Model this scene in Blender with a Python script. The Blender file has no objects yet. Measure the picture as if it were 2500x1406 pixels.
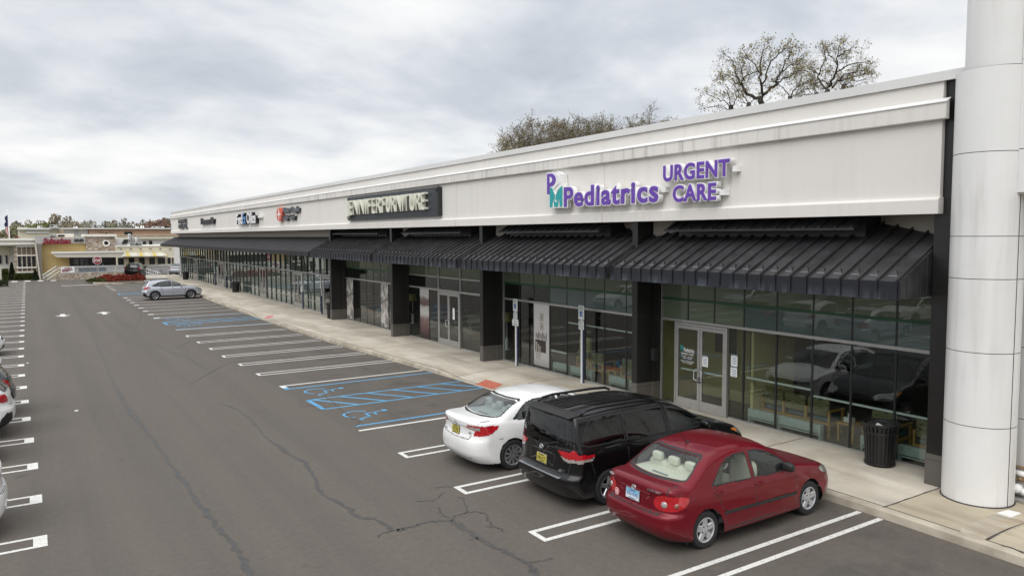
import bpy, math, random
import numpy as np
from mathutils import Vector, Matrix
random.seed(7); rng = np.random.default_rng(7)
R = math.radians
scn = bpy.context.scene
col = scn.collection

# ------------------------------------------------------------------ objects, labels
def link(o, parent=None):
    col.objects.link(o)
    if parent is not None: o.parent = parent
    return o
def tag(o, label=None, cat=None, group=None, kind=None):
    if label: o['label'] = label
    if cat: o['category'] = cat
    if group: o['group'] = group
    if kind: o['kind'] = kind
    return o
def empty(name, loc=(0, 0, 0), rz=0.0, label=None, cat=None, group=None):
    o = bpy.data.objects.new(name, None); o.empty_display_size = .2
    o.location = loc; o.rotation_euler = (0, 0, rz)
    link(o); return tag(o, label, cat, group)
def copy_tree(o, parent=None):
    c = o.copy(); link(c)
    if parent is not None:
        c.parent = parent
    for ch in list(o.children): copy_tree(ch, c)
    return c

class MB:
    "collects shapes into one mesh"
    def __init__(s): s.v = []; s.f = []; s.m = []; s.n = 0
    def add(s, verts, faces, mi=0):
        b = s.n; s.v.extend([tuple(p) for p in verts]); s.n += len(verts)
        s.f.extend([tuple(b + i for i in f) for f in faces]); s.m.extend([mi] * len(faces)); return s
    def box(s, lo, hi, mi=0, bev=0.0):
        x0, y0, z0 = lo; x1, y1, z1 = hi
        if bev <= 0:
            return s.add([(x0,y0,z0),(x1,y0,z0),(x1,y1,z0),(x0,y1,z0),(x0,y0,z1),(x1,y0,z1),(x1,y1,z1),(x0,y1,z1)],
                  [(0,3,2,1),(4,5,6,7),(0,1,5,4),(1,2,6,5),(2,3,7,6),(3,0,4,7)], mi)
        b = min(bev, (x1-x0)/2.01, (y1-y0)/2.01, (z1-z0)/2.01)
        V = []; idx = {}
        for cx, X, sx in ((0, x0, 1), (1, x1, -1)):
            for cy, Y, sy in ((0, y0, 1), (1, y1, -1)):
                for cz, Z, sz in ((0, z0, 1), (1, z1, -1)):
                    for a in range(3):
                        p = [X + sx*b, Y + sy*b, Z + sz*b]; p[a] = (X, Y, Z)[a]
                        idx[(cx, cy, cz, a)] = len(V); V.append(tuple(p))
        F = []
        g = lambda x, y, z, a: idx[(x, y, z, a)]
        for k in (0, 1):
            F += [[g(k,0,0,0), g(k,1,0,0), g(k,1,1,0), g(k,0,1,0)], [g(0,k,0,1), g(1,k,0,1), g(1,k,1,1), g(0,k,1,1)], [g(0,0,k,2), g(1,0,k,2), g(1,1,k,2), g(0,1,k,2)]]
            for j in (0, 1):
                F += [[g(0,k,j,1), g(1,k,j,1), g(1,k,j,2), g(0,k,j,2)], [g(k,0,j,0), g(k,1,j,0), g(k,1,j,2), g(k,0,j,2)], [g(k,j,0,0), g(k,j,1,0), g(k,j,1,1), g(k,j,0,1)]]
                for i in (0, 1): F.append([g(k,j,i,0), g(k,j,i,1), g(k,j,i,2)])
        c = Vector(((x0+x1)/2, (y0+y1)/2, (z0+z1)/2)); out = []
        for f in F:
            p = [Vector(V[i]) for i in f]; nrm = (p[1]-p[0]).cross(p[2]-p[0]); m = sum(p, Vector())/len(p)
            out.append(f if nrm.dot(m-c) > 0 else f[::-1])
        return s.add(V, out, mi)
    def quad(s, a, b, c, d, mi=0): return s.add([a, b, c, d], [(0, 1, 2, 3)], mi)
    def prism(s, poly, axis, a, b, mi=0):
        "polygon extruded along an axis; poly coordinates are the two remaining axes in xyz order"
        def mk(p, t):
            q = list(p); q.insert(axis, t); return tuple(q)
        n = len(poly); V = [mk(p, a) for p in poly] + [mk(p, b) for p in poly]
        area = sum(poly[i][0]*poly[(i+1) % n][1] - poly[(i+1) % n][0]*poly[i][1] for i in range(n))
        up = (area > 0) == (b > a)
        if axis == 1: up = not up
        F = [tuple(range(n))[::-1], tuple(range(n, 2*n))] + [(i, (i+1) % n, n+(i+1) % n, n+i) for i in range(n)]
        if not up: F = [f[::-1] for f in F]
        return s.add(V, F, mi)
    def tube(s, pts, r, n=8, mi=0, cap=True):
        pts = [Vector(p) for p in pts]; N = len(pts)
        rr = r if hasattr(r, '__len__') else [r] * N
        V = []; prev = None
        for i, p in enumerate(pts):
            t = (pts[min(i+1, N-1)] - pts[max(i-1, 0)]).normalized()
            if prev is None:
                a = Vector((0, 0, 1)) if abs(t.z) < .9 else Vector((1, 0, 0))
                u = t.cross(a).normalized()
            else:
                u = (prev - t * prev.dot(t)).normalized()
            prev = u; w = t.cross(u)
            V += [p + (u*math.cos(2*math.pi*k/n) + w*math.sin(2*math.pi*k/n))*rr[i] for k in range(n)]
        F = [(i*n+k, i*n+(k+1) % n, (i+1)*n+(k+1) % n, (i+1)*n+k) for i in range(N-1) for k in range(n)]
        if cap: F += [tuple(range(n))[::-1], tuple((N-1)*n+k for k in range(n))]
        return s.add(V, F, mi)
    def lathe(s, prof, n=32, mi=0, c=(0, 0, 0), axis=2, cap=True):
        "prof: (radius, height) pairs"
        V = []
        for r_, h_ in prof:
            for k in range(n):
                a = 2*math.pi*k/n; x, y = r_*math.cos(a), r_*math.sin(a)
                p = (x, y, h_) if axis == 2 else ((h_, x, y) if axis == 0 else (y, h_, x))
                V.append((p[0]+c[0], p[1]+c[1], p[2]+c[2]))
        N = len(prof)
        F = [(i*n+k, i*n+(k+1) % n, (i+1)*n+(k+1) % n, (i+1)*n+k) for i in range(N-1) for k in range(n)]
        if cap: F += [tuple(range(n))[::-1], tuple((N-1)*n+k for k in range(n))]
        return s.add(V, F, mi)
    def ribbon(s, pts, w, z, mi=0):
        "flat strip along a polyline of (x, y)"
        pts = [Vector((p[0], p[1])) for p in pts]; N = len(pts); V = []
        ww = w if hasattr(w, '__len__') else [w]*N
        for i, p in enumerate(pts):
            t = (pts[min(i+1, N-1)] - pts[max(i-1, 0)]); t.normalize(); nn = Vector((-t.y, t.x))*ww[i]/2
            V += [(p.x+nn.x, p.y+nn.y, z), (p.x-nn.x, p.y-nn.y, z)]
        return s.add(V, [(2*i, 2*i+1, 2*i+3, 2*i+2) for i in range(N-1)], mi)
    def ball(s, c, r, mi=0, nu=14, nv=9, e=1.0):
        rx, ry, rz = r if hasattr(r, '__len__') else (r, r, r); V = []
        sg = lambda t: math.copysign(abs(t)**e, t)
        for j in range(nv+1):
            ph = -math.pi/2 + math.pi*j/nv
            for i in range(nu):
                th = 2*math.pi*i/nu
                V.append((c[0]+rx*sg(math.cos(ph))*sg(math.cos(th)), c[1]+ry*sg(math.cos(ph))*sg(math.sin(th)), c[2]+rz*sg(math.sin(ph))))
        return s.add(V, [(j*nu+i, j*nu+(i+1) % nu, (j+1)*nu+(i+1) % nu, (j+1)*nu+i) for j in range(nv) for i in range(nu)], mi)
    def xform(s, M):
        s.v = [tuple(M @ Vector(p)) for p in s.v]; return s
    def build(s, name, mats, parent=None, smooth=False, loc=None, ang=None):
        me = bpy.data.meshes.new(name); me.from_pydata(s.v, [], s.f)
        if not isinstance(mats, (list, tuple)): mats = [mats]
        for m in mats: me.materials.append(m)
        if len(mats) > 1: me.polygons.foreach_set('material_index', s.m)
        if smooth or ang:
            me.polygons.foreach_set('use_smooth', [True]*len(me.polygons))
            if ang: me.set_sharp_from_angle(angle=R(ang))
        me.update()
        o = bpy.data.objects.new(name, me); link(o, parent)
        if loc is not None: o.location = loc
        return o

def np_mesh(name, V, F, mats, parent=None, smooth=True, midx=None):
    "fast mesh from numpy arrays; F is (n,4) or (n,3)"
    me = bpy.data.meshes.new(name); k = F.shape[1]
    me.vertices.add(len(V)); me.vertices.foreach_set('co', np.asarray(V, np.float32).ravel())
    me.loops.add(F.size); me.loops.foreach_set('vertex_index', np.asarray(F, np.int32).ravel())
    me.polygons.add(len(F)); me.polygons.foreach_set('loop_start', np.arange(0, F.size, k, dtype=np.int32))
    me.update(calc_edges=True)
    if not isinstance(mats, (list, tuple)): mats = [mats]
    for m in mats: me.materials.append(m)
    if midx is not None: me.polygons.foreach_set('material_index', np.asarray(midx, np.int32))
    me.polygons.foreach_set('use_smooth', np.full(len(F), smooth))
    me.validate(); me.update()
    return link(bpy.data.objects.new(name, me), parent)

def text_mb(txt, mat_, name='lettering', parent=None, size=1.0, offset=0.0, extrude=0.01, fit=None, height=None, M=None, shear=0.0, space=1.0, align='LEFT'):
    "lettering as a mesh in its own xy plane, scaled to fit a width and height, then placed with M"
    cu = bpy.data.curves.new('lettering_curve', 'FONT'); cu.body = txt; cu.size = size
    cu.offset = offset; cu.extrude = extrude; cu.shear = shear; cu.space_character = space; cu.resolution_u = 4
    cu.fill_mode = 'BOTH'
    ob = bpy.data.objects.new('lettering_curve', cu); col.objects.link(ob)
    bpy.context.view_layer.update()
    me = bpy.data.meshes.new_from_object(ob.evaluated_get(bpy.context.evaluated_depsgraph_get()))
    bpy.data.objects.remove(ob); bpy.data.curves.remove(cu)
    n = len(me.vertices); co = np.zeros(n*3, np.float32); me.vertices.foreach_get('co', co); co = co.reshape(-1, 3)
    if n:
        lo, hi = co.min(0), co.max(0)
        if fit:
            sx = fit/max(hi[0]-lo[0], 1e-6); sy = height/max(hi[1]-lo[1], 1e-6) if height else sx
            co[:, 0] = (co[:, 0]-lo[0])*sx; co[:, 1] = (co[:, 1]-lo[1])*sy
        if M is not None:
            h = np.c_[co, np.ones(n)] @ np.array(M).T; co = h[:, :3]
        me.vertices.foreach_set('co', co.astype(np.float32).ravel())
    me.materials.clear(); me.materials.append(mat_); me.update(); me.name = name
    return link(bpy.data.objects.new(name, me), parent)

# ------------------------------------------------------------------ materials
class NT:
    def __init__(s, name):
        s.m = bpy.data.materials.new(name); s.m.use_nodes = True; s.t = s.m.node_tree
        s.b = s.t.nodes['Principled BSDF']; s.o = s.t.nodes['Material Output']
    def n(s, typ, ins=None, **kw):
        nd = s.t.nodes.new(typ)
        for k, v in kw.items(): setattr(nd, k, v)
        for k, v in (ins or {}).items(): s.set(nd.inputs[k], v)
        return nd
    def set(s, sock, v):
        if isinstance(v, bpy.types.NodeSocket): s.t.links.new(v, sock)
        else:
            if sock.type == 'RGBA' and len(v) == 3: v = (*v, 1)
            sock.default_value = v
    def B(s, **kw):
        for k, v in kw.items(): s.set(s.b.inputs[k.replace('_', ' ')], v)
        return s
    def obj(s): return s.n('ShaderNodeTexCoord').outputs['Object']
    def mapp(s, vec, scale=(1, 1, 1), rot=(0, 0, 0)):
        return s.n('ShaderNodeMapping', {'Vector': vec, 'Scale': scale, 'Rotation': rot}).outputs[0]
    def noise(s, vec, scale, detail=4, rough=.55, dist=0.0):
        return s.n('ShaderNodeTexNoise', {'Vector': vec, 'Scale': scale, 'Detail': detail, 'Roughness': rough, 'Distortion': dist}).outputs['Fac']
    def ramp(s, fac, stops):
        nd = s.n('ShaderNodeValToRGB', {'Fac': fac}); cr = nd.color_ramp
        while len(cr.elements) < len(stops): cr.elements.new(.5)
        for e, (p, c) in zip(cr.elements, stops):
            e.position = p; e.color = (*c, 1) if hasattr(c, '__len__') else (c, c, c, 1)
        return nd.outputs['Color']
    def mix(s, fac, a, b, blend='MIX'):
        nd = s.n('ShaderNodeMix', data_type='RGBA', blend_type=blend)
        s.set(nd.inputs[0], fac); s.set(nd.inputs[6], a); s.set(nd.inputs[7], b); return nd.outputs[2]
    def math(s, op, a, b=0.0, clamp=False):
        nd = s.n('ShaderNodeMath', operation=op, use_clamp=clamp); s.set(nd.inputs[0], a); s.set(nd.inputs[1], b); return nd.outputs[0]
    def bump(s, h, strength=.3, dist=.01):
        s.set(s.b.inputs['Normal'], s.n('ShaderNodeBump', {'Height': h, 'Strength': strength, 'Distance': dist}).outputs[0]); return s

def plain(name, c, rough=.6, metal=0.0, coat=0.0, spec=.5, var=.12, scale=6.0, bump=0.0):
    t = NT(name); t.B(Roughness=rough, Metallic=metal, Coat_Weight=coat, Coat_Roughness=.04, Specular_IOR_Level=spec)
    if var:
        nz = t.noise(t.obj(), scale, 5, .6)
        lo = tuple(x*(1-var) for x in c); hi = tuple(min(1, x*(1+var)) for x in c)
        t.B(Base_Color=t.ramp(nz, [(.3, lo), (.7, hi)]))
        if bump: t.bump(nz, bump)
    else: t.B(Base_Color=c)
    return t.m

def glass_mat(name, tint, f0=.045, rough=.0, refl=1.0, film_or_sheen=None, film_or_sheen_fac=0.0):
    "thin pane: see-through, with mirror reflection growing towards grazing angles"
    t = NT(name); t.t.nodes.remove(t.b)
    lw = t.n('ShaderNodeLayerWeight', {'Blend': .5}).outputs['Facing']
    p5 = t.math('POWER', lw, 5.0); F = t.math('ADD', t.math('MULTIPLY', p5, (1-f0)*refl), f0, True)
    wob = t.n('ShaderNodeBump', {'Height': t.noise(t.obj(), .9, 2, .5), 'Strength': .02, 'Distance': .05}).outputs[0]
    tr = t.n('ShaderNodeBsdfTransparent', {'Color': tint}).outputs[0]
    gl = t.n('ShaderNodeBsdfGlossy', {'Color': (1, 1, 1), 'Roughness': rough, 'Normal': wob}).outputs[0]
    base = tr
    if film_or_sheen:
        df = t.n('ShaderNodeBsdfDiffuse', {'Color': film_or_sheen}).outputs[0]
        mx = t.n('ShaderNodeMixShader'); t.set(mx.inputs[0], film_or_sheen_fac); t.t.links.new(tr, mx.inputs[1]); t.t.links.new(df, mx.inputs[2]); base = mx.outputs[0]
    mx = t.n('ShaderNodeMixShader'); t.set(mx.inputs[0], F); t.t.links.new(base, mx.inputs[1]); t.t.links.new(gl, mx.inputs[2])
    t.t.links.new(mx.outputs[0], t.o.inputs[0]); return t.m

def paint_mat(name, c, metal=0.0, rough=.35, inner=(.03, .03, .03), coat=.85):
    "car paint outside, cabin lining on the inner side of the sheet"
    t = NT(name)
    nz = t.noise(t.obj(), 2.2, 3)
    base = t.ramp(nz, [(.3, tuple(x*.94 for x in c)), (.7, tuple(min(1, x*1.04) for x in c))])
    dz = t.n('ShaderNodeSeparateXYZ', {'Vector': t.obj()}).outputs[2]
    grime = t.math('MULTIPLY', t.math('SUBTRACT', 1.0, t.math('DIVIDE', t.math('SUBTRACT', dz, .2), .35), True), t.noise(t.obj(), 9, 5, .7), True)
    base = t.mix(t.math('MULTIPLY', grime, .35, True), base, (.13, .12, .11))
    bf = t.n('ShaderNodeNewGeometry').outputs['Backfacing']
    t.B(Base_Color=t.mix(bf, base, inner), Metallic=t.math('MULTIPLY', t.math('SUBTRACT', 1.0, bf), metal), Roughness=rough,
        Coat_Weight=t.math('MULTIPLY', t.math('SUBTRACT', 1.0, bf), coat), Coat_Roughness=.03, Specular_IOR_Level=.15)
    return t.m

M = {}
M['black_plastic'] = plain('black_plastic', (.018, .018, .019), .55)
M['rubber'] = plain('rubber', (.02, .02, .021), .8, scale=20)
M['chrome'] = plain('chrome', (.75, .76, .78), .15, 1.0, var=.03)
M['alloy'] = plain('alloy', (.50, .51, .53), .32, .85, var=.05)
M['alloy_bright'] = plain('alloy_bright', (.62, .63, .65), .35, .6, var=.05)
M['dark_metal'] = plain('dark_metal', (.012, .012, .013), .5)
M['red_lens'] = plain('red_lens', (.42, .008, .015), .12, coat=1.0, var=.25, scale=25)
M['clear_lens'] = plain('clear_lens', (.42, .38, .36), .15, .3, coat=1.0, var=.2, scale=30)
M['smoked_lens'] = plain('smoked_lens', (.24, .10, .07), .15, coat=1.0)
M['amber_lens'] = plain('amber_lens', (.65, .22, .03), .2, coat=1.0)
M['head_lens'] = plain('head_lens', (.45, .45, .42), .1, .5, coat=1.0, var=.3, scale=14)
M['beige_trim'] = plain('beige_trim', (.62, .60, .52), .8, var=.06)
M['grey_trim'] = plain('grey_trim', (.20, .21, .22), .8)
M['light_trim'] = plain('light_trim', (.40, .43, .42), .8)
M['dark_trim'] = plain('dark_trim', (.03, .03, .032), .8)
M['white_paint'] = plain('white_paint', (.80, .80, .79), .5, var=.05)
M['white_text'] = plain('white_text', (.82, .82, .82), .5, var=0)
M['black_text'] = plain('black_text', (.02, .02, .022), .5, var=0)
M['blue_text'] = plain('blue_text', (.03, .09, .33), .5, var=0)
M['red_text'] = plain('red_text', (.55, .03, .04), .5, var=0)
M['teal_text'] = plain('teal_text', (.02, .36, .37), .5, var=.05)
M['purple_text'] = plain('purple_text', (.14, .055, .40), .45, var=.05)
M['car_glass'] = glass_mat('car_glass', (.80, .86, .82), .06)
M['car_glass_dark'] = glass_mat('car_glass_dark', (.50, .55, .54), .075)
M['car_glass_mid'] = glass_mat('car_glass_mid', (.70, .76, .75), .10)
M['privacy_glass'] = glass_mat('privacy_glass', (.035, .037, .04), .06)
M['paint_red'] = paint_mat('paint_red', (.165, .0045, .013), .30, .34, (.30, .28, .23), .6)
M['paint_white'] = paint_mat('paint_white', (.80, .80, .79), 0, .35, (.07, .07, .07))
M['paint_black'] = paint_mat('paint_black', (.003, .003, .0035), 0, .42, (.03, .03, .03), .75)
M['paint_silver'] = paint_mat('paint_silver', (.47, .49, .54), .6, .36)
M['paint_grey'] = paint_mat('paint_grey', (.05, .052, .056), .5, .36)
# ------------------------------------------------------------------ camera, light, sky
CAM = Vector((0, 0, 5.0)); FPX = 1822.638; IW, IH = 2500, 1406
yaw, pit, rol = R(32.6925), R(4.07687), R(-.29284)
dv = Vector((math.sin(yaw)*math.cos(pit), math.cos(yaw)*math.cos(pit), -math.sin(pit)))
r0 = Vector((math.cos(yaw), -math.sin(yaw), 0)); u0 = r0.cross(dv)
rv = r0*math.cos(rol)+u0*math.sin(rol); uv = -r0*math.sin(rol)+u0*math.cos(rol)
cd = bpy.data.cameras.new('camera'); cam = bpy.data.objects.new('camera', cd); col.objects.link(cam)
cam.matrix_world = Matrix(((rv.x, uv.x, -dv.x, CAM.x), (rv.y, uv.y, -dv.y, CAM.y), (rv.z, uv.z, -dv.z, CAM.z), (0, 0, 0, 1)))
cd.sensor_width = 36; cd.lens = FPX*36/IW; cd.clip_start = .1; cd.clip_end = 5000; scn.camera = cam
def at(px, py, axis, val):
    "surveyed point: a photograph pixel carried out to a known plane (axis 0/1/2 = x/y/z)"
    v = rv*((px-IW/2)/FPX)-uv*((py-IH/2)/FPX)+dv
    return CAM+v*((val-CAM[axis])/v[axis])

SUN_EL, SUN_AZ = R(52), R(-124)          # azimuth from +y towards +x
w = bpy.data.worlds.new('World'); scn.world = w; w.use_nodes = True
t = w.node_tree; t.nodes.clear(); NN = t.nodes.new; LK = t.links.new
def nd(typ, ins=None, **kw):
    n_ = NN(typ)
    for k, v in kw.items(): setattr(n_, k, v)
    for k, v in (ins or {}).items():
        if isinstance(v, bpy.types.NodeSocket): LK(v, n_.inputs[k])
        else: n_.inputs[k].default_value = v
    return n_
out = NN('ShaderNodeOutputWorld')
sky = nd('ShaderNodeTexSky', sky_type='NISHITA', sun_disc=False, sun_elevation=SUN_EL, sun_rotation=SUN_AZ)
bg1 = nd('ShaderNodeBackground', {'Color': sky.outputs[0], 'Strength': .10})
gen = NN('ShaderNodeTexCoord').outputs['Generated']
sep = nd('ShaderNodeSeparateXYZ', {'Vector': gen})
def mth(op, a, b=0.0, clamp=False):
    n_ = NN('ShaderNodeMath'); n_.operation = op; n_.use_clamp = clamp
    for i, v in enumerate((a, b)):
        if isinstance(v, bpy.types.NodeSocket): LK(v, n_.inputs[i])
        else: n_.inputs[i].default_value = v
    return n_.outputs[0]
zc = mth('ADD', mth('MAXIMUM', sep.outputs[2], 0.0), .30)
cx = mth('DIVIDE', sep.outputs[0], zc); cy = mth('DIVIDE', sep.outputs[1], zc)
cv = nd('ShaderNodeCombineXYZ', {'X': cx, 'Y': cy, 'Z': 0.0}).outputs[0]
def cmap(scale, rot, loc): return nd('ShaderNodeMapping', {'Vector': cv, 'Scale': (*scale, 1), 'Rotation': (0, 0, rot), 'Location': (*loc, 0)}).outputs[0]
def ramp_(fac, stops):
    n_ = nd('ShaderNodeValToRGB', {'Fac': fac}); cr = n_.color_ramp
    while len(cr.elements) < len(stops): cr.elements.new(.5)
    for e, (p, c) in zip(cr.elements, stops): e.position = p; e.color = (*c, 1)
    return n_.outputs['Color']
n1 = nd('ShaderNodeTexNoise', {'Vector': cmap((1.5, 1.7), -yaw+.25, (3.1, 1.7)), 'Scale': 1.0, 'Detail': 5.0, 'Roughness': .48, 'Distortion': .35}).outputs['Fac']
n2 = nd('ShaderNodeTexNoise', {'Vector': cmap((3.4, 4.6), -yaw+.15, (7.3, 4.4)), 'Scale': 1.1, 'Detail': 5.0, 'Roughness': .55, 'Distortion': .2}).outputs['Fac']
nn = mth('ADD', mth('MULTIPLY', n1, .73), mth('MULTIPLY', n2, .27))
cc = ramp_(nn, [(.34, (.48, .51, .555)), (.43, (.57, .60, .64)), (.49, (.675, .695, .725)), (.55, (.775, .78, .785)), (.64, (.875, .87, .855))])
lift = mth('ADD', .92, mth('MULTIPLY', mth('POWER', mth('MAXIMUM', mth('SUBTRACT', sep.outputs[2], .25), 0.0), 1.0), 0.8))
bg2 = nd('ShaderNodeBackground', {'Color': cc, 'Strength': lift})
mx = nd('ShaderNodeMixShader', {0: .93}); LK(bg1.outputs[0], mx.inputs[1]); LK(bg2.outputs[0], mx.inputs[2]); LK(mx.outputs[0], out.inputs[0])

sl = bpy.data.lights.new('sun', 'SUN'); sl.energy = 1.5; sl.angle = R(60); sl.color = (1, .97, .93)
so = bpy.data.objects.new('sun', sl); col.objects.link(so)
sdir = Vector((math.sin(SUN_AZ)*math.cos(SUN_EL), math.cos(SUN_AZ)*math.cos(SUN_EL), math.sin(SUN_EL)))
so.rotation_euler = sdir.to_track_quat('Z', 'Y').to_euler(); so.location = (0, 0, 60)
vs = scn.view_settings; vs.view_transform = 'Standard'; vs.look = 'None'; vs.exposure = 0.36; vs.gamma = 1.0; vs.use_curve_mapping = False
scn.cycles.max_bounces = 8; scn.cycles.transparent_max_bounces = 16; scn.cycles.use_denoising = True
scn.cycles.caustics_reflective = False; scn.cycles.caustics_refractive = False; scn.cycles.sample_clamp_indirect = 6.0
# ------------------------------------------------------------------ vehicles
def pchip(pts, n=1600):
    P = np.array(sorted(pts), float); x, y = P[:, 0], P[:, 1]; h = np.diff(x); d = np.diff(y)/h
    m = np.zeros_like(x); m[0], m[-1] = d[0], d[-1]
    for i in range(1, len(x)-1):
        if d[i-1]*d[i] > 0:
            w1, w2 = 2*h[i]+h[i-1], h[i]+2*h[i-1]; m[i] = (w1+w2)/(w1/d[i-1]+w2/d[i])
    X = np.linspace(x[0], x[-1], n); k = np.clip(np.searchsorted(x, X, 'right')-1, 0, len(h)-1); t = (X-x[k])/h[k]
    Y = (2*t**3-3*t**2+1)*y[k]+(t**3-2*t**2+t)*h[k]*m[k]+(-2*t**3+3*t**2)*y[k+1]+(t**3-t**2)*h[k]*m[k+1]
    return lambda q: np.interp(q, X, Y)
def smax(a, b, k):
    h = np.maximum(k-np.abs(a-b), 0)/k; return np.maximum(a, b)+h*h*k*.25
def smin(a, b, k): return -smax(-a, -b, k)
def chaikin(poly, it=2, closed=True):
    P = np.array(poly, float)
    for _ in range(it):
        N = np.roll(P, -1, 0) if closed else P[1:]
        A = P if closed else P[:-1]
        Q = np.empty((2*len(A), 2)); Q[0::2] = .75*A+.25*N; Q[1::2] = .25*A+.75*N
        P = Q if closed else np.vstack([P[:1], Q, P[-1:]])
    return P
def seg_near(pt, poly, closed=True):
    "distance and nearest point to a polyline"
    A = poly if closed else poly[:-1]; Bp = np.roll(poly, -1, 0) if closed else poly[1:]
    best = np.full(len(pt), 1e9); near = np.zeros((len(pt), 2))
    for a, b in zip(A, Bp):
        ab = b-a; L2 = ab@ab
        if L2 < 1e-12: continue
        t = np.clip(((pt-a)@ab)/L2, 0, 1); q = a+t[:, None]*ab; d = np.hypot(*(pt-q).T)
        mk = d < best; best[mk] = d[mk]; near[mk] = q[mk]
    return best, near
def inside(pt, poly):
    r = np.zeros(len(pt), bool); x, y = pt.T; N = np.roll(poly, -1, 0)
    for (x0, y0), (x1, y1) in zip(poly, N):
        if y0 == y1: continue
        c = ((y0 > y) != (y1 > y)) & (x < (x1-x0)*(y-y0)/(y1-y0)+x0); r ^= c
    return r

def car_surface(S, cell):
    L, Wd = S['L'], S['W']; hw = Wd/2
    D, Rf, Pr, Pf, Sc, G = (pchip(S[k]) for k in ('deck', 'roof', 'rear', 'front', 'sect', 'green'))
    xm = S.get('xm', L*.47); cg = S.get('cg', .10); cr = S.get('cr', .035)
    r1, r2 = S.get('rear_c', (.06, .22)); f1, f2 = S.get('front_c', (.16, .30)); dcr = S.get('deck_c', .035)
    def f(x, y, z):
        ay = np.abs(y); q = ay/hw; q2 = q*q; q7 = q2*q2*q2*q
        xr = Pr(z)+r1*q2+r2*q7; xf = L-Pf(z)-f1*q2-f2*q7
        tap = 1-S.get('taper', .05)*((x-L*.5)/(L*.5))**2
        side = ay-hw*Sc(z)*tap
        fl = smax(smax(xr-x, x-xf, .05), side, S.get('kc', .06))
        fl = smax(fl, (z-D(x)+dcr*q2), S.get('kd', .07))
        xe = xm+(x-xm)*(1+cg*q2)
        gt = 1-S.get('gtaper', .05)*((x-xm)/(L*.5))**2
        fg = smax((z-Rf(xe)+cr*(ay/.6)**2)*.9, ay-G(z)*gt, S.get('kg', .12))
        fg = smax(smax(fg, xr-x, .04), x-xf, .04)
        fl = smin(fl, fg, S.get('ks', .03))
        return smax(fl, S['zb']-z, .05)
    zs = S.get('zs', .62); xa, xb = S.get('spine', (.75, L-.8))
    nx = max(8, int((xb-xa)/cell)); X = np.linspace(xa, xb, nx)
    na = int(1.15/cell*1.45); th = np.radians(np.r_[np.linspace(-180, -140, 8)[:-1], np.linspace(-140, 140, 2*na), np.linspace(140, 180, 8)[1:-1]])
    nt = len(th); sy, cz = np.sin(th), np.cos(th)
    nc = int(1.25/cell*1.1); ph = np.radians(np.linspace(90, .4, nc))
    O = []; Dr = []
    for p in ph[::-1]: O.append(np.tile([xa, 0, zs], (nt, 1))); Dr.append(np.c_[np.full(nt, -np.cos(p)), np.sin(p)*sy, np.sin(p)*cz])
    for x in X[1:-1]: O.append(np.tile([x, 0, zs], (nt, 1))); Dr.append(np.c_[np.zeros(nt), sy, cz])
    for p in ph: O.append(np.tile([xb, 0, zs], (nt, 1))); Dr.append(np.c_[np.full(nt, np.cos(p)), np.sin(p)*sy, np.sin(p)*cz])
    nr = len(O); O = np.vstack(O); Dr = np.vstack(Dr)
    lo = np.zeros(len(O)); hi = np.full(len(O), 1.9)
    for _ in range(22):
        mid = (lo+hi)/2; P = O+Dr*mid[:, None]; ins = f(P[:, 0], P[:, 1], P[:, 2]) < 0
        lo = np.where(ins, mid, lo); hi = np.where(ins, hi, mid)
    V = O+Dr*lo[:, None]
    i = np.arange(nr-1)[:, None]*nt; k = np.arange(nt)[None]; k2 = (k+1) % nt
    F = np.stack([i+k, i+nt+k, i+nt+k2, i+k2], -1).reshape(-1, 4)
    return V, F, f

def vnormals(V, F):
    n = np.cross(V[F[:, 2]]-V[F[:, 0]], V[F[:, 3]]-V[F[:, 1]]); l = np.linalg.norm(n, axis=1); fn = n/np.maximum(l, 1e-12)[:, None]
    vn = np.zeros_like(V)
    for c in range(4): np.add.at(vn, F[:, c], n)
    vn /= np.maximum(np.linalg.norm(vn, axis=1), 1e-12)[:, None]
    return fn, vn

def proj2(kind, P, L):
    if kind == 'side': return P[:, [0, 2]]
    if kind in ('rear', 'front'): return np.c_[np.abs(P[:, 1]), P[:, 2]]
    if kind == 'top': return np.c_[P[:, 0], np.abs(P[:, 1])]
    if kind == 'wrapr': return np.c_[np.abs(P[:, 1])+P[:, 0], P[:, 2]]
    if kind == 'wrapf': return np.c_[np.abs(P[:, 1])+L-P[:, 0], P[:, 2]]
def facing(kind, fn, c, L):
    if kind == 'side': return np.abs(fn[:, 1]) > .3
    if kind == 'rear': return (fn[:, 0] < -.12) & (c[:, 0] < L*.5)
    if kind == 'front': return (fn[:, 0] > .12) & (c[:, 0] > L*.4)
    if kind == 'top': return fn[:, 2] > .3
    if kind == 'wrapr': return (c[:, 0] < L*.3)
    if kind == 'wrapf': return (c[:, 0] > L*.7)

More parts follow.
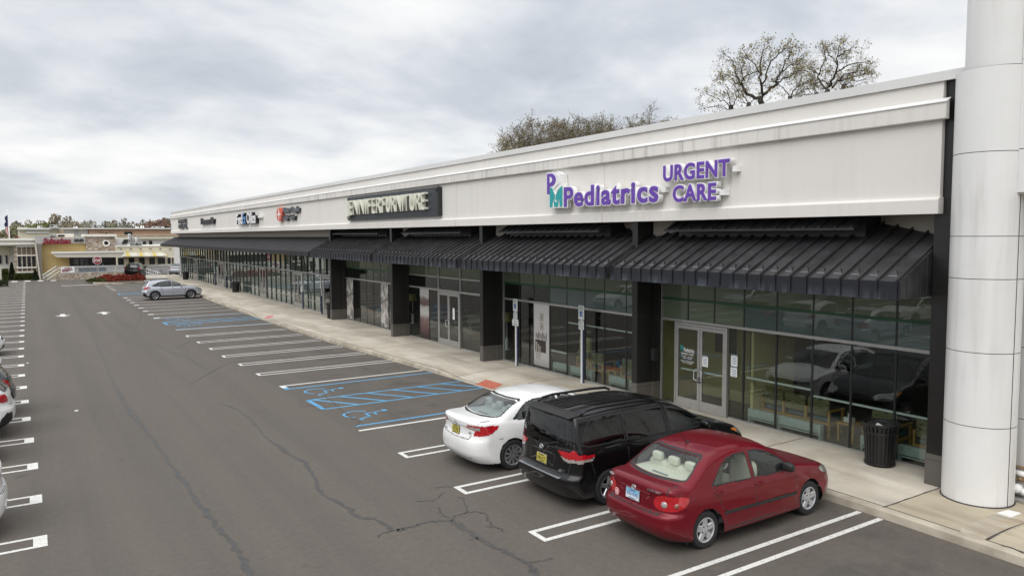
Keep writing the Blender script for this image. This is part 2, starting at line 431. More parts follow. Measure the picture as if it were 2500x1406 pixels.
def make_wheel(S, style, mats, parent, loc, out):
    "wheel thing part: tyre and rim as its sub-parts; out = -1 or 1 side it faces"
    Rw, rr, w = S['R'], S['rim'], S.get('tw', .20)
    wt = empty('wheel', loc); wt.parent = parent
    t = MB(); t.lathe([(rr-.01, -w*.46), (rr+.015, -w*.5), (Rw-.03, -w*.5), (Rw-.008, -w*.40), (Rw, -w*.25), (Rw, w*.25), (Rw-.008, w*.40), (Rw-.03, w*.5), (rr+.015, w*.5), (rr-.01, w*.46), (rr-.012, 0)], 64, axis=1, cap=False)
    t.build('tyre', M['rubber'], wt, ang=40)
    m = MB(); yo = out*w*.36
    m.lathe([(rr, out*w*.47), (rr-.012, out*w*.49), (rr-.028, out*w*.43), (rr-.034, out*w*.1), (rr-.04, -out*w*.3)], 64, axis=1, cap=False)
    ns, hub, wi, wo, double = style
    def spoke(a, w0, w1, y0, y1):
        u = Vector((math.cos(a), 0, math.sin(a))); v = Vector((-math.sin(a), 0, math.cos(a))); V = []
        for s_, ra, wd, yy in ((0, hub*.6, w0, y0), (1, (hub+rr)*.5, (w0*.75+w1*.25), (y0+y1)/2), (2, rr-.022, w1, y1)):
            for sg, dy in ((-1, 0), (-.75, .012), (.75, .012), (1, 0)):
                p = u*ra+v*(sg*wd/2); V.append((p.x, yy+out*dy, p.z))
            for sg in (1, -1):
                p = u*ra+v*(sg*wd/2*.9); V.append((p.x, yy-out*.03, p.z))
        F = [(b*6+i, b*6+(i+1) % 6, (b+1)*6+(i+1) % 6, (b+1)*6+i) for b in (0, 1) for i in range(6)]
        m.add(V, F)
    for i in range(ns):
        a = 2*math.pi*i/ns+math.pi/2
        if double:
            d = double; spoke(a-d, wi, wo, yo, out*w*.42); spoke(a+d, wi, wo, yo, out*w*.42)
        else: spoke(a, wi, wo, yo, out*w*.42)
    m.lathe([(hub, yo-out*.02), (hub, yo+out*.008), (hub*.7, yo+out*.016), (.001, yo+out*.018)], 32, axis=1, cap=False)
    for i in range(5):
        a = 2*math.pi*(i+.5)/5+math.pi/2; m.lathe([(.011, yo), (.011, yo+out*.02), (.0005, yo+out*.022)], 10, 1, c=(hub*.72*math.cos(a), 0, hub*.72*math.sin(a)), axis=1, cap=False)
    m.lathe([(rr-.035, -out*w*.12), (.001, -out*w*.12)], 48, 1, axis=1, cap=False)
    m.build('rim', [mats, M['dark_metal']], wt, ang=35)
    return wt

def tint_box(mb, c, h, e=.35): mb.ball(c, h, nu=20, nv=14, e=e)

def build_car(S, label, group, paint, glass, wheelmat, cell=.016, detail=True):
    L, Wd = S['L'], S['W']
    root = empty(S['name'], label=label, cat=S['cat'], group=group)
    V, F, f = car_surface(S, cell)
    regs = S['regions']
    polys = []
    for r in regs:
        P = np.array(r['poly'], float)
        polys.append(chaikin(P, r.get('smooth', 0), r.get('closed', True)) if r.get('smooth', 0) else P)
    # wheel arches
    arch = S['arch']; ca = []
    for ax in S['axles']:
        a = np.linspace(0, 2*np.pi, 90, endpoint=False); ca.append(np.c_[ax+arch*np.cos(a), S['R']+.01+arch*np.sin(a)])
    # pull vertices on to region outlines so that edges come out clean
    moved = np.zeros(len(V), bool)
    fn, vn = vnormals(V, F)
    def snap(kind, poly, closed=True, cond=None):
        pt = proj2(kind, V, L)
        bb0, bb1 = poly.min(0)-.03, poly.max(0)+.03
        mk = ((pt > bb0) & (pt < bb1)).all(1) & facing(kind, vn, V, L) & ~moved
        if cond is not None: mk &= cond(V)
        ix = np.nonzero(mk)[0]
        if len(ix) == 0: return
        d, q = seg_near(pt[ix], poly, closed); ok = d < cell*.62; ix, q = ix[ok], q[ok]
        if kind == 'side': V[ix, 0] = q[:, 0]; V[ix, 2] = q[:, 1]
        elif kind in ('rear', 'front'): V[ix, 1] = np.sign(V[ix, 1])*q[:, 0]; V[ix, 2] = q[:, 1]
        elif kind == 'top': V[ix, 0] = q[:, 0]; V[ix, 1] = np.sign(V[ix, 1])*q[:, 1]
        else: V[ix, 2] = q[:, 1]
        moved[ix] = True
    side_low = lambda P: (np.abs(P[:, 1]) > Wd*.28)
    for c in ca: snap('side', c, cond=side_low)
    for r, P in zip(regs, polys):
        if r.get('snap', True): snap(r['proj'], P, r.get('closed', True), r.get('cond'))
    fn, vn = vnormals(V, F); C = V[F].mean(1)
    cls = np.zeros(len(F), int)           # 0 paint, 1 seam or trim, -1 hole, 10+ regions
    names = {}
    for i, (r, P) in enumerate(zip(regs, polys)):
        pt = proj2(r['proj'], C, L); ok = facing(r['proj'], fn, C, L)
        if r.get('cond') is not None: ok &= r['cond'](C)
        if r['part'] == 'seam':
            d, _ = seg_near(pt, P, r.get('closed', False)); cls[ok & (d < max(cell*.5, r.get('w', .006))) & (cls != -1)] = 1; continue
        ins = inside(pt, P) & ok
        if r.get('gasket'):
            d, _ = seg_near(pt, P); cls[ok & ~ins & (d < r['gasket']) & (cls < 10)] = 2
        cls[ins] = 10+i
    for ax, c in zip(S['axles'], ca):
        pt = C[:, [0, 2]]; dd = np.hypot(pt[:, 0]-ax, pt[:, 1]-S['R']-.01)
        if S.get('clad'): cls[(dd < arch+S['clad']) & (np.abs(fn[:, 1]) > .25) & side_low(C) & (C[:, 2] < S['R']+arch+.1) & (cls < 10)] = 2
        cls[(dd < arch) & side_low(C)] = -1
    if S.get('sill'): cls[(C[:, 2] < S['sill']) & (cls >= 0) & (cls < 10)] = 2
    cls[(C[:, 2] < S['zb']+.02) & (cls >= 0) & (cls < 10)] = 2
    def sub(mask, name, mats, off=0.0, midx=None, par=root, label=None):
        f_ = F[mask]
        if len(f_) == 0: return None
        u, inv = np.unique(f_, return_inverse=True); vv = V[u].copy()
        if off: vv += vn[u]*off
        o = np_mesh(name, vv, inv.reshape(-1, 4), mats, par, True, midx)
        if label: o['label'] = label
        return o
    body = (cls == 0) | (cls == 1) | (cls == 2)
    sub(body, 'body', [paint, M['dark_trim'], M['black_plastic']], midx=cls[body])
    for i, r in enumerate(regs):
        if r['part'] in ('seam',): continue
        mk = cls == 10+i
        mt = {'glass': glass, 'paint': paint, 'privacy': M['privacy_glass']}.get(r['mat'], None) or M[r['mat']]
        halves = [mk & (C[:, 1] < 0), mk & (C[:, 1] >= 0)] if r.get('pair', r['proj'] in ('side', 'wrapr', 'wrapf')) else [mk]
        for h_ in halves: sub(h_, r['part'], mt, r.get('off', 0.0))
    # under tray, wheel wells, cabin
    u = MB(); u.box((.35, -Wd*.40, S['zb']-.02), (L-.35, Wd*.40, S['zb']+.05))
    for ax in S['axles']:
        for s_ in (-1, 1):
            n = 20; y0, y1 = s_*(Wd*.5-.075), s_*(Wd*.5-.36); ra = arch+.012
            Vv = [(ax+ra*math.cos(math.pi*k/n), y, S['R']+.01+ra*math.sin(math.pi*k/n)) for y in (y0, y1) for k in range(n+1)]
            Vv += [(ax, y1, S['R'])]
            u.add(Vv, [(k, k+1, n+2+k, n+1+k) for k in range(n)]+[(n+1+k, n+2+k, 2*n+2) for k in range(n)])
    u.build('underbody', M['dark_trim'], root)
    for ax in S['axles']:
        for s_ in (-1, 1):
            make_wheel(S, S['spokes'], wheelmat, root, (ax, s_*(Wd*.5-.015-S.get('tw', .20)*.5), S['R']), s_)
    tm = M[S['trim']]
    fl = MB(); fl.box((S['cab'][0], -Wd*.40, S['zb']+.06), (S['cab'][1], Wd*.40, S['zb']+.10)); fl.build('floor_mat', M['grey_trim'], root)
    for rowx, rz, n, wd in S['seats']:
        for k in range(n):
            y = 0 if n == 1 else (-.5+k/(n-1))*2*(Wd*.5-.46)
            s = MB(); w_ = wd/2
            tint_box(s, (rowx+.28, y, rz-.50), (.30, w_, .11)); tint_box(s, (rowx-.02, y, rz-.18), (.10, w_, .36))
            s.build('seat', tm, root, smooth=True)
            hm = MB(); tint_box(hm, (rowx-.09, y, rz+S.get('hr', .23)), (.055, .115, .075), .5); hm.build('headrest', tm, root, smooth=True)
    dsh = MB(); tint_box(dsh, (S['cab'][1]-.22, 0, S['dash']-.12), (.22, Wd*.39, .14)); dsh.build('dashboard', M['dark_trim'], root, smooth=True)
    sw = MB(); n = 20
    sw.tube([(S['cab'][1]-.55+.07*math.sin(2*math.pi*k/n), Wd*.2+.18*math.cos(2*math.pi*k/n), S['dash']+.02+.16*math.sin(2*math.pi*k/n)) for k in range(n+1)], .014, 6); sw.build('steering_wheel', M['dark_trim'], root, smooth=True)
    if S.get('shelf'):
        x0, x1, z_ = S['shelf']; sh = MB(); sh.box((x0, -Wd*.36, z_-.03), (x1, Wd*.36, z_), 0, .01)
        sh.box((x0+.22, -.17, z_+.001), (x0+.27, .17, z_+.012), 1); sh.build('parcel_shelf', [tm, M['grey_trim']], root)
    # mirrors and door handles
    mx, my, mz = S['mirror']
    for s_ in (-1, 1):
        m = MB(); m.ball((mx, s_*my, mz), (.07, .11, .075), e=.6); m.tube([(mx+.05, s_*(my-.12), mz-.06), (mx, s_*my, mz-.03)], .025, 6); m.build('side_mirror', paint if S.get('mirror_paint', True) else M['black_plastic'], root, smooth=True)
    for hx, hz in S['handles']:
        for s_ in (-1, 1):
            lo_, hi_ = 0.0, 1.2
            for _ in range(30):
                md = (lo_+hi_)/2
                if f(np.array([hx]), np.array([md]), np.array([hz]))[0] < 0: lo_ = md
                else: hi_ = md
            m = MB(); m.tube([(hx-.09, s_*(lo_-.005), hz), (hx-.07, s_*(lo_+.022), hz+.004), (hx+.06, s_*(lo_+.026), hz+.004), (hx+.09, s_*(lo_-.005), hz)], .013, 8); m.build('door_handle', paint, root, smooth=True)
    def rear_x(y, z):
        a, b = -.2, L*.45
        for _ in range(34):
            md = (a+b)/2
            if f(np.array([md]), np.array([y]), np.array([z]))[0] < 0: b = md
            else: a = md
        return b
    return root, rear_x, f

def rear_frame(rx, y, z, dz=.06):
    "a frame lying on the tail: x to the viewer's right, y up the panel, z out"
    p = Vector((rx(y, z), y, z)); up = Vector((rx(y, z+dz)-rx(y, z-dz), 0, 2*dz)).normalized()
    rt = Vector((rx(y-dz, z)-rx(y+dz, z), -2*dz, 0)).normalized(); nn = rt.cross(up).normalized()
    return Matrix(((rt.x, up.x, nn.x, p.x), (rt.y, up.y, nn.y, p.y), (rt.z, up.z, nn.z, p.z), (0, 0, 0, 1)))

def plate(root, rx, y, z, txt, ground, tcol, band=None, frame='alloy'):
    Mx = rear_frame(rx, y, z, .08)
    b = MB(); b.box((-.165, -.09, .006), (.165, .09, .012), 1, .004); b.box((-.152, -.076, .012), (.152, .076, .018), 0)
    b.xform(Mx); o = b.build('license_plate', [ground, M[frame]], root)
    T = Mx @ Matrix.Translation((-.125, -.038, .020)); text_mb(txt, M[tcol], 'plate_number', o, fit=.25, height=.072, offset=.008, extrude=.001, M=T)
    for bx in ((-.07, .052, .07, .066), (-.08, -.066, .08, -.055)): bb = MB(); bb.box((bx[0], bx[1], .0185), (bx[2], bx[3], .021)); bb.xform(Mx); bb.build('plate_caption', M[tcol], o)
    return o
def badge(root, rx, y, z, r=.045):
    Mx = rear_frame(rx, y, z, .05); b = MB()
    for a, c, off in ((1.0, .68, 0), (.36, .66, 0), (.68, .30, .25*r)):
        n = 28; b.tube([(r*a*math.cos(2*math.pi*k/n), r*c*math.sin(2*math.pi*k/n)+off, .016) for k in range(n+1)], r*.10, 6)
    b.xform(Mx); b.build('badge', M['chrome'], root, smooth=True)
def rear_text(root, rx, y, z, txt, w, h, mt='chrome'):
    Mx = rear_frame(rx, y, z, .04) @ Matrix.Translation((-w/2, -h/2, .004)); text_mb(txt, M[mt], 'model_lettering', root, fit=w, height=h, offset=.012, extrude=.03, M=Mx)
def rect(x0, z0, x1, z1): return [(x0, z0), (x1, z0), (x1, z1), (x0, z1)]

# --- red compact saloon
SEDAN = dict(name='parked_car', cat='car', L=4.40, W=1.68, zb=.20, R=.305, rim=.205, arch=.345, axles=(.875, 3.485), tw=.185, spine=(.66, 3.6),
  deck=[(-.2, .93), (0, 1.0), (.07, 1.045), (.2, 1.065), (.5, 1.075), (.95, 1.035), (1.5, .985), (2.75, .96), (3.12, .995), (3.4, .965), (3.8, .90), (4.1, .815), (4.33, .68), (4.7, .5)],
  roof=[(-.1, .70), (.15, .90), (.41, 1.075), (.70, 1.235), (.97, 1.385), (1.18, 1.45), (1.5, 1.49), (1.85, 1.505), (2.15, 1.49), (2.45, 1.43), (2.75, 1.30), (3.1, 1.09), (3.4, .90), (3.9, .6)],
  rear=[(.0, .25), (.22, .16), (.32, .05), (.45, .0), (.58, .005), (.635, .03), (.66, .085), (.72, .095), (.95, .10), (1.02, .105), (1.1, .16), (1.5, .5)],
  front=[(.0, .3), (.2, .16), (.35, .02), (.5, .0), (.62, .03), (.75, .12), (.9, .35), (1.2, .8)],
  sect=[(0, .80), (.2, .90), (.32, .955), (.5, .99), (.66, 1.0), (.8, .985), (.92, .955), (1.0, .92), (1.1, .80), (1.5, .5)],
  green=[(.3, .90), (.8, .835), (.95, .80), (1.2, .725), (1.4, .645), (1.55, .57)], xm=1.85,
  mirror=(2.86, .85, .99), mirror_paint=False, handles=[(1.17, .86), (2.13, .84)], trim='beige_trim', cab=(.8, 3.2), dash=.98, seats=[(1.08, .97, 3, .46), (2.28, .93, 2, .50)],
  shelf=(.42, 1.0, 1.045), spokes=(5, .10, .115, .085, 0))
def sedan_regions(zw=.955):
    return [
  dict(part='body_moulding', mat='black_plastic', proj='side', poly=[(1.27, .50), (3.10, .475), (3.10, .525), (1.27, .55)], off=.010),
  dict(part='seam', proj='side', poly=[(1.04, .985), (1.10, .86), (1.24, .62), (1.27, .40), (1.30, .28), (3.06, .27)]),
  dict(part='seam', proj='side', poly=[(1.99, 1.40), (2.02, .95), (2.05, .28)]),
  dict(part='seam', proj='side', poly=[(3.05, .98), (3.12, .75), (3.09, .40), (3.06, .28)]),
  dict(part='seam', proj='rear', poly=[(.655, 1.05), (.665, .90), (.62, .70), (.58, .645), (0, .640)], cond=lambda P: P[:, 2] < 1.06),
  dict(part='seam', proj='top', poly=[(.12, .665), (.40, .655)], cond=lambda P: (P[:, 2] > .98) & (P[:, 0] < .5)),
  dict(part='window', mat='glass', proj='side', poly=[(1.06, .99), (1.20, 1.12), (1.32, 1.235), (1.48, 1.315), (1.68, 1.345), (1.92, 1.345), (1.955, zw)], off=-.006, gasket=.018, cond=lambda P: np.abs(P[:, 1]) > .5),
  dict(part='window', mat='glass', proj='side', poly=[(2.06, zw-.005), (2.03, 1.345), (2.24, 1.335), (2.45, 1.285), (2.68, 1.17), (2.86, 1.05), (2.98, .945)], off=-.006, gasket=.018, cond=lambda P: np.abs(P[:, 1]) > .5),
  dict(part='rear_window', mat='glass', proj='rear', poly=[(-.2, 1.095), (.58, 1.10), (.635, 1.115), (.53, 1.365), (.48, 1.385), (-.2, 1.40)], off=-.006, gasket=.024, cond=lambda P: (P[:, 0] > .3) & (P[:, 0] < 1.3)),
  dict(part='windscreen', mat='glass', proj='front', poly=[(-.2, 1.03), (.66, 1.0), (.54, 1.37), (-.2, 1.41)], off=-.006, gasket=.02, cond=lambda P: (P[:, 0] < 3.2) & (P[:, 0] > 2.1)),
  dict(part='tail_light', mat='red_lens', proj='wrapr', poly=[(.545, .80), (.60, .90), (.70, .945), (1.0, .94), (1.24, .91), (1.32, .875), (1.29, .80), (1.15, .735), (.95, .70), (.66, .70), (.57, .74)], off=.008, smooth=1, snap=False),
  dict(part='headlight', mat='head_lens', proj='wrapf', poly=[(.62, .66), (.80, .76), (1.15, .80), (1.45, .84), (1.40, .74), (1.2, .66), (.9, .62)], off=.004, smooth=1, snap=False),
  dict(part='grille', mat='black_plastic', proj='front', poly=[(-.2, .62), (.40, .62), (.45, .70), (-.2, .72)], off=-.01, cond=lambda P: P[:, 0] > 3.9),
  dict(part='lower_grille', mat='black_plastic', proj='front', poly=[(-.2, .28), (.60, .28), (.55, .40), (-.2, .40)], off=-.01, cond=lambda P: P[:, 0] > 3.9),
 ]
SEDAN['regions'] = sedan_regions()

def place(root, x_rear, yc, ang=0.0):
    root.rotation_euler = (0, 0, ang); root.location = (x_rear, yc, 0)
# ------------------------------------------------------------------ ground, lot, pavement
def asphalt():
    t = NT('asphalt'); o = t.obj()
    big = t.noise(o, .11, 4, .55); mid = t.noise(o, .7, 5, .6, .4); fine = t.noise(o, 55, 3, .75); grit = t.noise(o, 190, 2, .8)
    streak = t.noise(t.mapp(o, (.9, .05, 1)), 1.0, 4, .6)
    c = t.ramp(big, [(.30, (.098, .092, .085)), (.70, (.126, .118, .110))])
    c = t.mix(.5, c, t.ramp(mid, [(.3, (.088, .082, .076)), (.7, (.132, .124, .115))]))
    c = t.mix(.30, c, t.ramp(streak, [(.35, (.094, .088, .081)), (.65, (.142, .134, .125))]))
    mot = t.noise(o, 9, 4, .75); c = t.mix(.45, c, t.ramp(mot, [(.32, (.072, .066, .060)), (.5, (.108, .100, .091)), (.68, (.155, .143, .130))]))
    c = t.mix(t.ramp(fine, [(.42, 0.0), (.72, .75)]), c, (.165, .152, .138))
    c = t.mix(t.ramp(grit, [(.54, 0.0), (.70, .7)]), c, (.30, .28, .255))
    c = t.mix(t.ramp(grit, [(.28, .65), (.42, 0.0)]), c, (.035, .034, .033))
    spot = t.noise(o, 1.7, 2, .4)
    c = t.mix(t.ramp(spot, [(.70, 0.0), (.80, .45)]), c, (.045, .043, .042)); c = t.mix(1.0, c, (.905, .855, .80), 'MULTIPLY')
    xs_ = t.n('ShaderNodeSeparateXYZ', {'Vector': o}).outputs[0]; bay = t.math('MULTIPLY', t.ramp(t.math('DIVIDE', xs_, 16.0), [(.44, 0.0), (.53, .8), (.66, 1.0), (.76, .5)]), t.ramp(t.noise(o, .9, 5, .65), [(.50, 0.0), (.68, .55)]))
    c = t.mix(bay, c, (.048, .045, .043)); lane = t.ramp(t.noise(t.mapp(o, (1.1, .03, 1)), 1.0, 3, .5), [(.40, .22), (.56, 0.0)]); c = t.mix(lane, c, (.066, .062, .058))
    t.B(Base_Color=c, Roughness=.88, Specular_IOR_Level=.3); t.bump(fine, .35, .006); return t.m
M['asphalt'] = asphalt()
def concrete(name, c, stain=(.20, .165, .12), amt=.6, sc=1.0):
    t = NT(name); o = t.obj()
    a = t.noise(t.mapp(o, (.9*sc, .16*sc, 1)), 1.0, 5, .6, .6); b = t.noise(o, 1.1*sc, 5, .6); fine = t.noise(o, 80, 3, .7)
    k = t.ramp(a, [(.30, tuple(x*.70 for x in c)), (.52, c), (.74, tuple(min(1, x*1.30) for x in c))])
    k = t.mix(t.math('MULTIPLY', t.ramp(b, [(.42, 0.0), (.72, 1.0)]), amt), k, stain)
    k = t.mix(t.ramp(t.noise(o, .35*sc, 3, .5), [(.5, 0.0), (.75, .5)]), k, tuple(min(1, x*1.45) for x in c))
    k = t.mix(t.ramp(fine, [(.35, .35), (.55, 0.0)]), k, tuple(x*.6 for x in c))
    t.B(Base_Color=k, Roughness=.9, Specular_IOR_Level=.25); t.bump(fine, .2, .004); return t.m
M['pavement'] = concrete('pavement', (.55, .505, .425), (.36, .30, .215), .62)
M['kerb'] = concrete('kerb', (.46, .415, .335), (.22, .18, .135), .7, 2.2)
M['old_pavement'] = concrete('old_pavement', (.44, .385, .29), (.38, .32, .23), .5, 2.0)
def road_paint(name, c):
    t = NT(name); o = t.obj(); a = t.noise(o, 16, 5, .75); b = t.noise(o, 2.0, 3, .6)
    k = t.mix(t.ramp(a, [(.52, 0.0), (.70, .75)]), c, (.12, .115, .11)); k = t.mix(t.ramp(b, [(.4, 0.0), (.75, .3)]), k, tuple(x*.7 for x in c))
    t.B(Base_Color=k, Roughness=.75); return t.m
M['line_white'] = road_paint('line_white', (.70, .695, .66)); M['line_blue'] = road_paint('line_blue', (.10, .34, .58)); M['line_grey'] = road_paint('line_grey', (.40, .39, .37))
M['sealant'] = plain('sealant', (.060, .056, .054), .6, var=.3, scale=9); M['crack'] = plain('crack', (.055, .050, .046), .9)
M['grass'] = plain('grass', (.055, .085, .022), .95, var=.5, scale=3.5)
M['earth'] = plain('earth', (.085, .085, .060), .95, var=.4, scale=.05)

g = MB(); g.quad((-2500, -2500, -.06), (2500, -2500, -.06), (2500, 2500, -.06), (-2500, 2500, -.06)); tag(g.build('ground', M['earth']), kind='structure')
g = MB(); g.quad((-60, -40, 0), (45, -40, 0), (45, 133, 0), (-60, 133, 0)); tag(g.build('parking_lot', M['asphalt']), kind='structure')

CURB = [(-30, 12.30), (0, 12.30), (5, 12.32), (6.8, 12.37), (8, 12.39), (14, 12.34), (20.8, 12.28), (24.5, 12.10), (30, 11.80), (38, 11.46), (50, 11.44), (66, 11.55), (76, 12.1), (84, 12.4), (92.5, 12.45)]
curb_x = pchip(CURB)
def ramp_dip(y, x):
    "kerb ramps: 1 where the pavement comes down to the lot"
    m = 0.0
    for c, half, fl in ((21.5, .95, 1.5), (46.4, .9, 1.5)):
        d = abs(y-c); a = 1.0 if d < half else max(0.0, 1-(d-half)/fl)
        b = max(0.0, min(1.0, 1-(x-float(curb_x(y))-.2)/1.5)); m = max(m, a*b)
    return m
def walk_z(y, x): return .15-.14*ramp_dip(y, x)
ys = np.unique(np.r_[np.arange(-30, 7.31, 1.0), 7.33, np.arange(7.4, 30, .22), np.arange(30, 43, 1.0), np.arange(43.0, 50, .22), np.arange(50, 95.1, 1.5)])
def walk(name, y0, y1, mat_, xa=.17, xe=15.34):
    yy = [y for y in ys if y0 <= y <= y1]; nx = 15; V = []; F = []
    for y in yy:
        cxx = float(curb_x(y))+xa
        for i in range(nx):
            x = cxx+(xe-cxx)*i/(nx-1); V.append((x, y, walk_z(y, x)))
    for j in range(len(yy)-1):
        for i in range(nx-1): F.append((j*nx+i, j*nx+i+1, (j+1)*nx+i+1, (j+1)*nx+i))
    m = MB(); m.add(V, F); return tag(m.build(name, mat_), kind='structure')
walk('pavement', 7.33, 95, M['pavement']); walk('pavement_old_end', -30, 7.33, M['old_pavement'])
m = MB(); V = []; yy = list(ys)
for y in yy:
    c = float(curb_x(y)); z0, z1 = walk_z(y, c), walk_z(y, c+.17)
    V += [(c-.02, y, -.03), (c, y, max(z0-.025, .004)), (c+.025, y, z0+.002), (c+.16, y, z1+.001), (c+.163, y, z1-.05)]
n = 5; m.add(V, [(j*n+i, j*n+i+1, (j+1)*n+i+1, (j+1)*n+i) for j in range(len(yy)-1) for i in range(n-1)])
tag(m.build('kerb', M['kerb']), kind='structure')
m = MB()
for y in (7.33, 10.95, 14.6, 18.2, 20.15, 22.9, 26.6, 30.2, 33.9, 37.5, 41.1, 44.8, 48.4, 52.1, 55.7, 59.4, 63, 67, 71, 75, 79):
    pts = [(float(curb_x(y))+.17+(15.25-float(curb_x(y))-.17)*k/8, y+.012*math.sin(3.1*k+y)) for k in range(9)]
    V = []
    for x, yj in pts: z = walk_z(yj, x)+.004; V += [(x, yj-.011, z), (x, yj+.011, z)]
    m.add(V, [(2*i, 2*i+2, 2*i+3, 2*i+1) for i in range(8)])
V = [];
for y in yy:
    if y < -5: continue
    x = float(curb_x(y))+.172; z = walk_z(y, x)+.004; V += [(x-.011, y, z), (x+.011, y, z)]
m.add(V, [(2*i, 2*i+1, 2*i+3, 2*i+2) for i in range(len(V)//2-1)])
m.ribbon([at(2290, 1192, 2, .15).to_tuple()[:2], (12.5, 7.33)], .02, .156)
for pts in ([(2410, 1316), (2440, 1300), (2462, 1290), (2500, 1276)], [(2445, 1330), (2470, 1336), (2500, 1350)]):
    m.ribbon([at(a, b, 2, .155).to_tuple()[:2] for a, b in pts], [.05, .03, .03, .01][:len(pts)], .156)
tag(m.build('pavement_joints', M['crack']), kind='structure')
# rust stained patch and access cover by the column
def blob(px, z, wob=.06):
    P = [at(a, b, 2, z).to_tuple()[:2] for a, b in px]; return chaikin(P, 3)+rng.normal(0, wob*.12, (len(P)*8, 2))
M['patch'] = concrete('patch', (.44, .40, .33), (.42, .27, .12), .55, 3.5)
P = blob([(2335, 1292), (2382, 1272), (2425, 1252), (2460, 1262), (2500, 1268), (2500, 1282), (2452, 1294), (2430, 1312), (2402, 1318), (2360, 1308)], .154)
m = MB(); m.add([(x, y, .1545) for x, y in P], [tuple(range(len(P)))]); tag(m.build('pavement_patch', M['patch']), kind='structure')
Q = [at(a, b, 2, .158) for a, b in [(2434, 1251), (2462, 1244), (2494, 1252), (2468, 1262)]]
m = MB(); m.prism([(q.x, q.y) for q in Q][::-1], 2, .150, .162); tag(m.build('access_cover', M['white_paint']), 'small pale square access cover set in the pavement beside the white column', 'access cover')
for pts, mt in (([(21.5, 12.30), (21.81, 12.92), (20.76, 12.95), (20.46, 12.36)], (.47, .135, .085)), ([(46.34, 11.72), (47.1, 12.26), (46.3, 12.37), (45.6, 11.78)], (.55, .20, .20))):
    t = NT('tactile_pad'); o_ = t.obj(); t.B(Base_Color=t.ramp(t.noise(o_, 6, 4, .6), [(.3, tuple(x*.8 for x in mt)), (.7, tuple(x*1.25 for x in mt))]), Roughness=.8)
    m = MB(); nq = 8; V = []
    A, B_, C_, D_ = [Vector((x, y)) for y, x in pts]
    for i in range(nq+1):
        for j in range(nq+1):
            p = A.lerp(B_, i/nq).lerp(D_.lerp(C_, i/nq), j/nq); V.append((p.x, p.y, walk_z(p.y, p.x)+.006))
    m.add(V, [(i*(nq+1)+j, i*(nq+1)+j+1, (i+1)*(nq+1)+j+1, (i+1)*(nq+1)+j) for i in range(nq) for j in range(nq)])
    m.v = m.v; ob = m.build('tactile_pad', t.m)
    tag(ob, 'orange red tactile pad in the kerb ramp by the painted blue hatching' if pts[0][0] < 30 else 'pink red tactile pad in the far kerb ramp near the black bin', 'tactile pad')
    if ob.data.polygons[0].normal.z < 0: ob.data.flip_normals()

# ------------------------------------------------------------------ painted markings
zL = .004
def hairpin(m, xt, xe, yc, w=.50, lw=.10, cap=.10, sgn=1, y2=None):
    "double line closed at the aisle end: xt tip, xe far end"
    yf = yc if y2 is None else y2
    a = 1 if sgn > 0 else -1
    for s_ in (-1, 1):
        y0, y1 = yc+s_*(w/2-lw/2), yf+s_*(w/2-lw/2)
        m.quad((xt, y0-lw/2, zL), (xe, y1-lw/2, zL), (xe, y1+lw/2, zL), (xt, y0+lw/2, zL))
    m.quad((xt, yc-w/2+lw, zL), (xt+a*cap, yc-w/2+lw, zL), (xt+a*cap, yc+w/2-lw, zL), (xt, yc+w/2-lw, zL))
m = MB()
RT = [(7.47, 6.85, 12.33, .5), (9.96, 6.84, 12.3, .5), (12.63, 6.85, 12.3, .5), (15.42, 6.89, 12.2, .5), (27.48, 6.66, 11.93, .52), (30.0, 6.60, 11.73, .56), (32.46, 6.49, 11.6, .58), (34.98, 6.46, 11.44, .58), (37.5, 6.39, 11.32, .6), (40.2, 6.33, 11.3, .6)]
for yc, xt, xe, w_ in RT: hairpin(m, xt, xe, yc, w_)
for y, xt, xe in ((18.02, 6.87, 12.2), (24.9, 6.74, 12.03), (43.2, 6.3, 11.45)): m.box((xt, y-.055, .001), (xe, y+.055, zL))
m.quad((6.74, 24.55, zL), (6.92, 24.55, zL), (6.92, 24.85, zL), (6.74, 24.85, zL))
tag(m.build('bay_lines', M['line_white']), kind='structure')
m = MB()
for k in range(15):
    yc = 50.2+2.6*k
    if 69.5 < yc < 78: continue
    xt = 6.14+.002*k; m.box((xt, yc-.22, .001), (11.3, yc-.12, zL)); m.box((xt, yc+.12, .001), (11.3, yc+.22, zL))
tag(m.build('worn_bay_lines', M['line_grey']), kind='structure')
m = MB()
for k in range(15):
    yc = 50.2+2.6*k
    if 69.5 < yc < 78: continue
    xt = 6.14+.002*k; m.box((xt-.05, yc-.22, .002), (xt+.28, yc+.22, zL+.002))
for k, (yc, xt) in enumerate([(11.65, .03), (14.30, .01), (16.69, -.04), (19.17, -.09), (21.70, -.16), (24.32, -.23), (26.95, -.28), (29.56, -.34), (32.18, -.41), (34.77, -.45)]+[(37.4+2.62*i, -.48-.012*i) for i in range(26)]):
    hairpin(m, xt, xt-5.4, yc, .54, .09, .20, -1)
    m.box((xt-5.7, yc-.27, .001), (xt-5.4, yc+.27, zL)); m.box((xt-11, yc-.25, .001), (xt-5.7, yc-.17, zL)); m.box((xt-11, yc+.17, .001), (xt-5.7, yc+.25, zL))
for k in range(34):
    yc = 11.65+2.62*k; hairpin(m, -18.2, -23.6, yc, .54, .09, .28, -1)
m.box((2.38, 89.2, .001), (5.75, 89.6, zL))
for px, py in ((67, 886), (186, 1002)):
    p = at(px, py, 2, 0); m.box((p.x-.04, p.y-.09, .001), (p.x+.05, p.y+.06, zL))
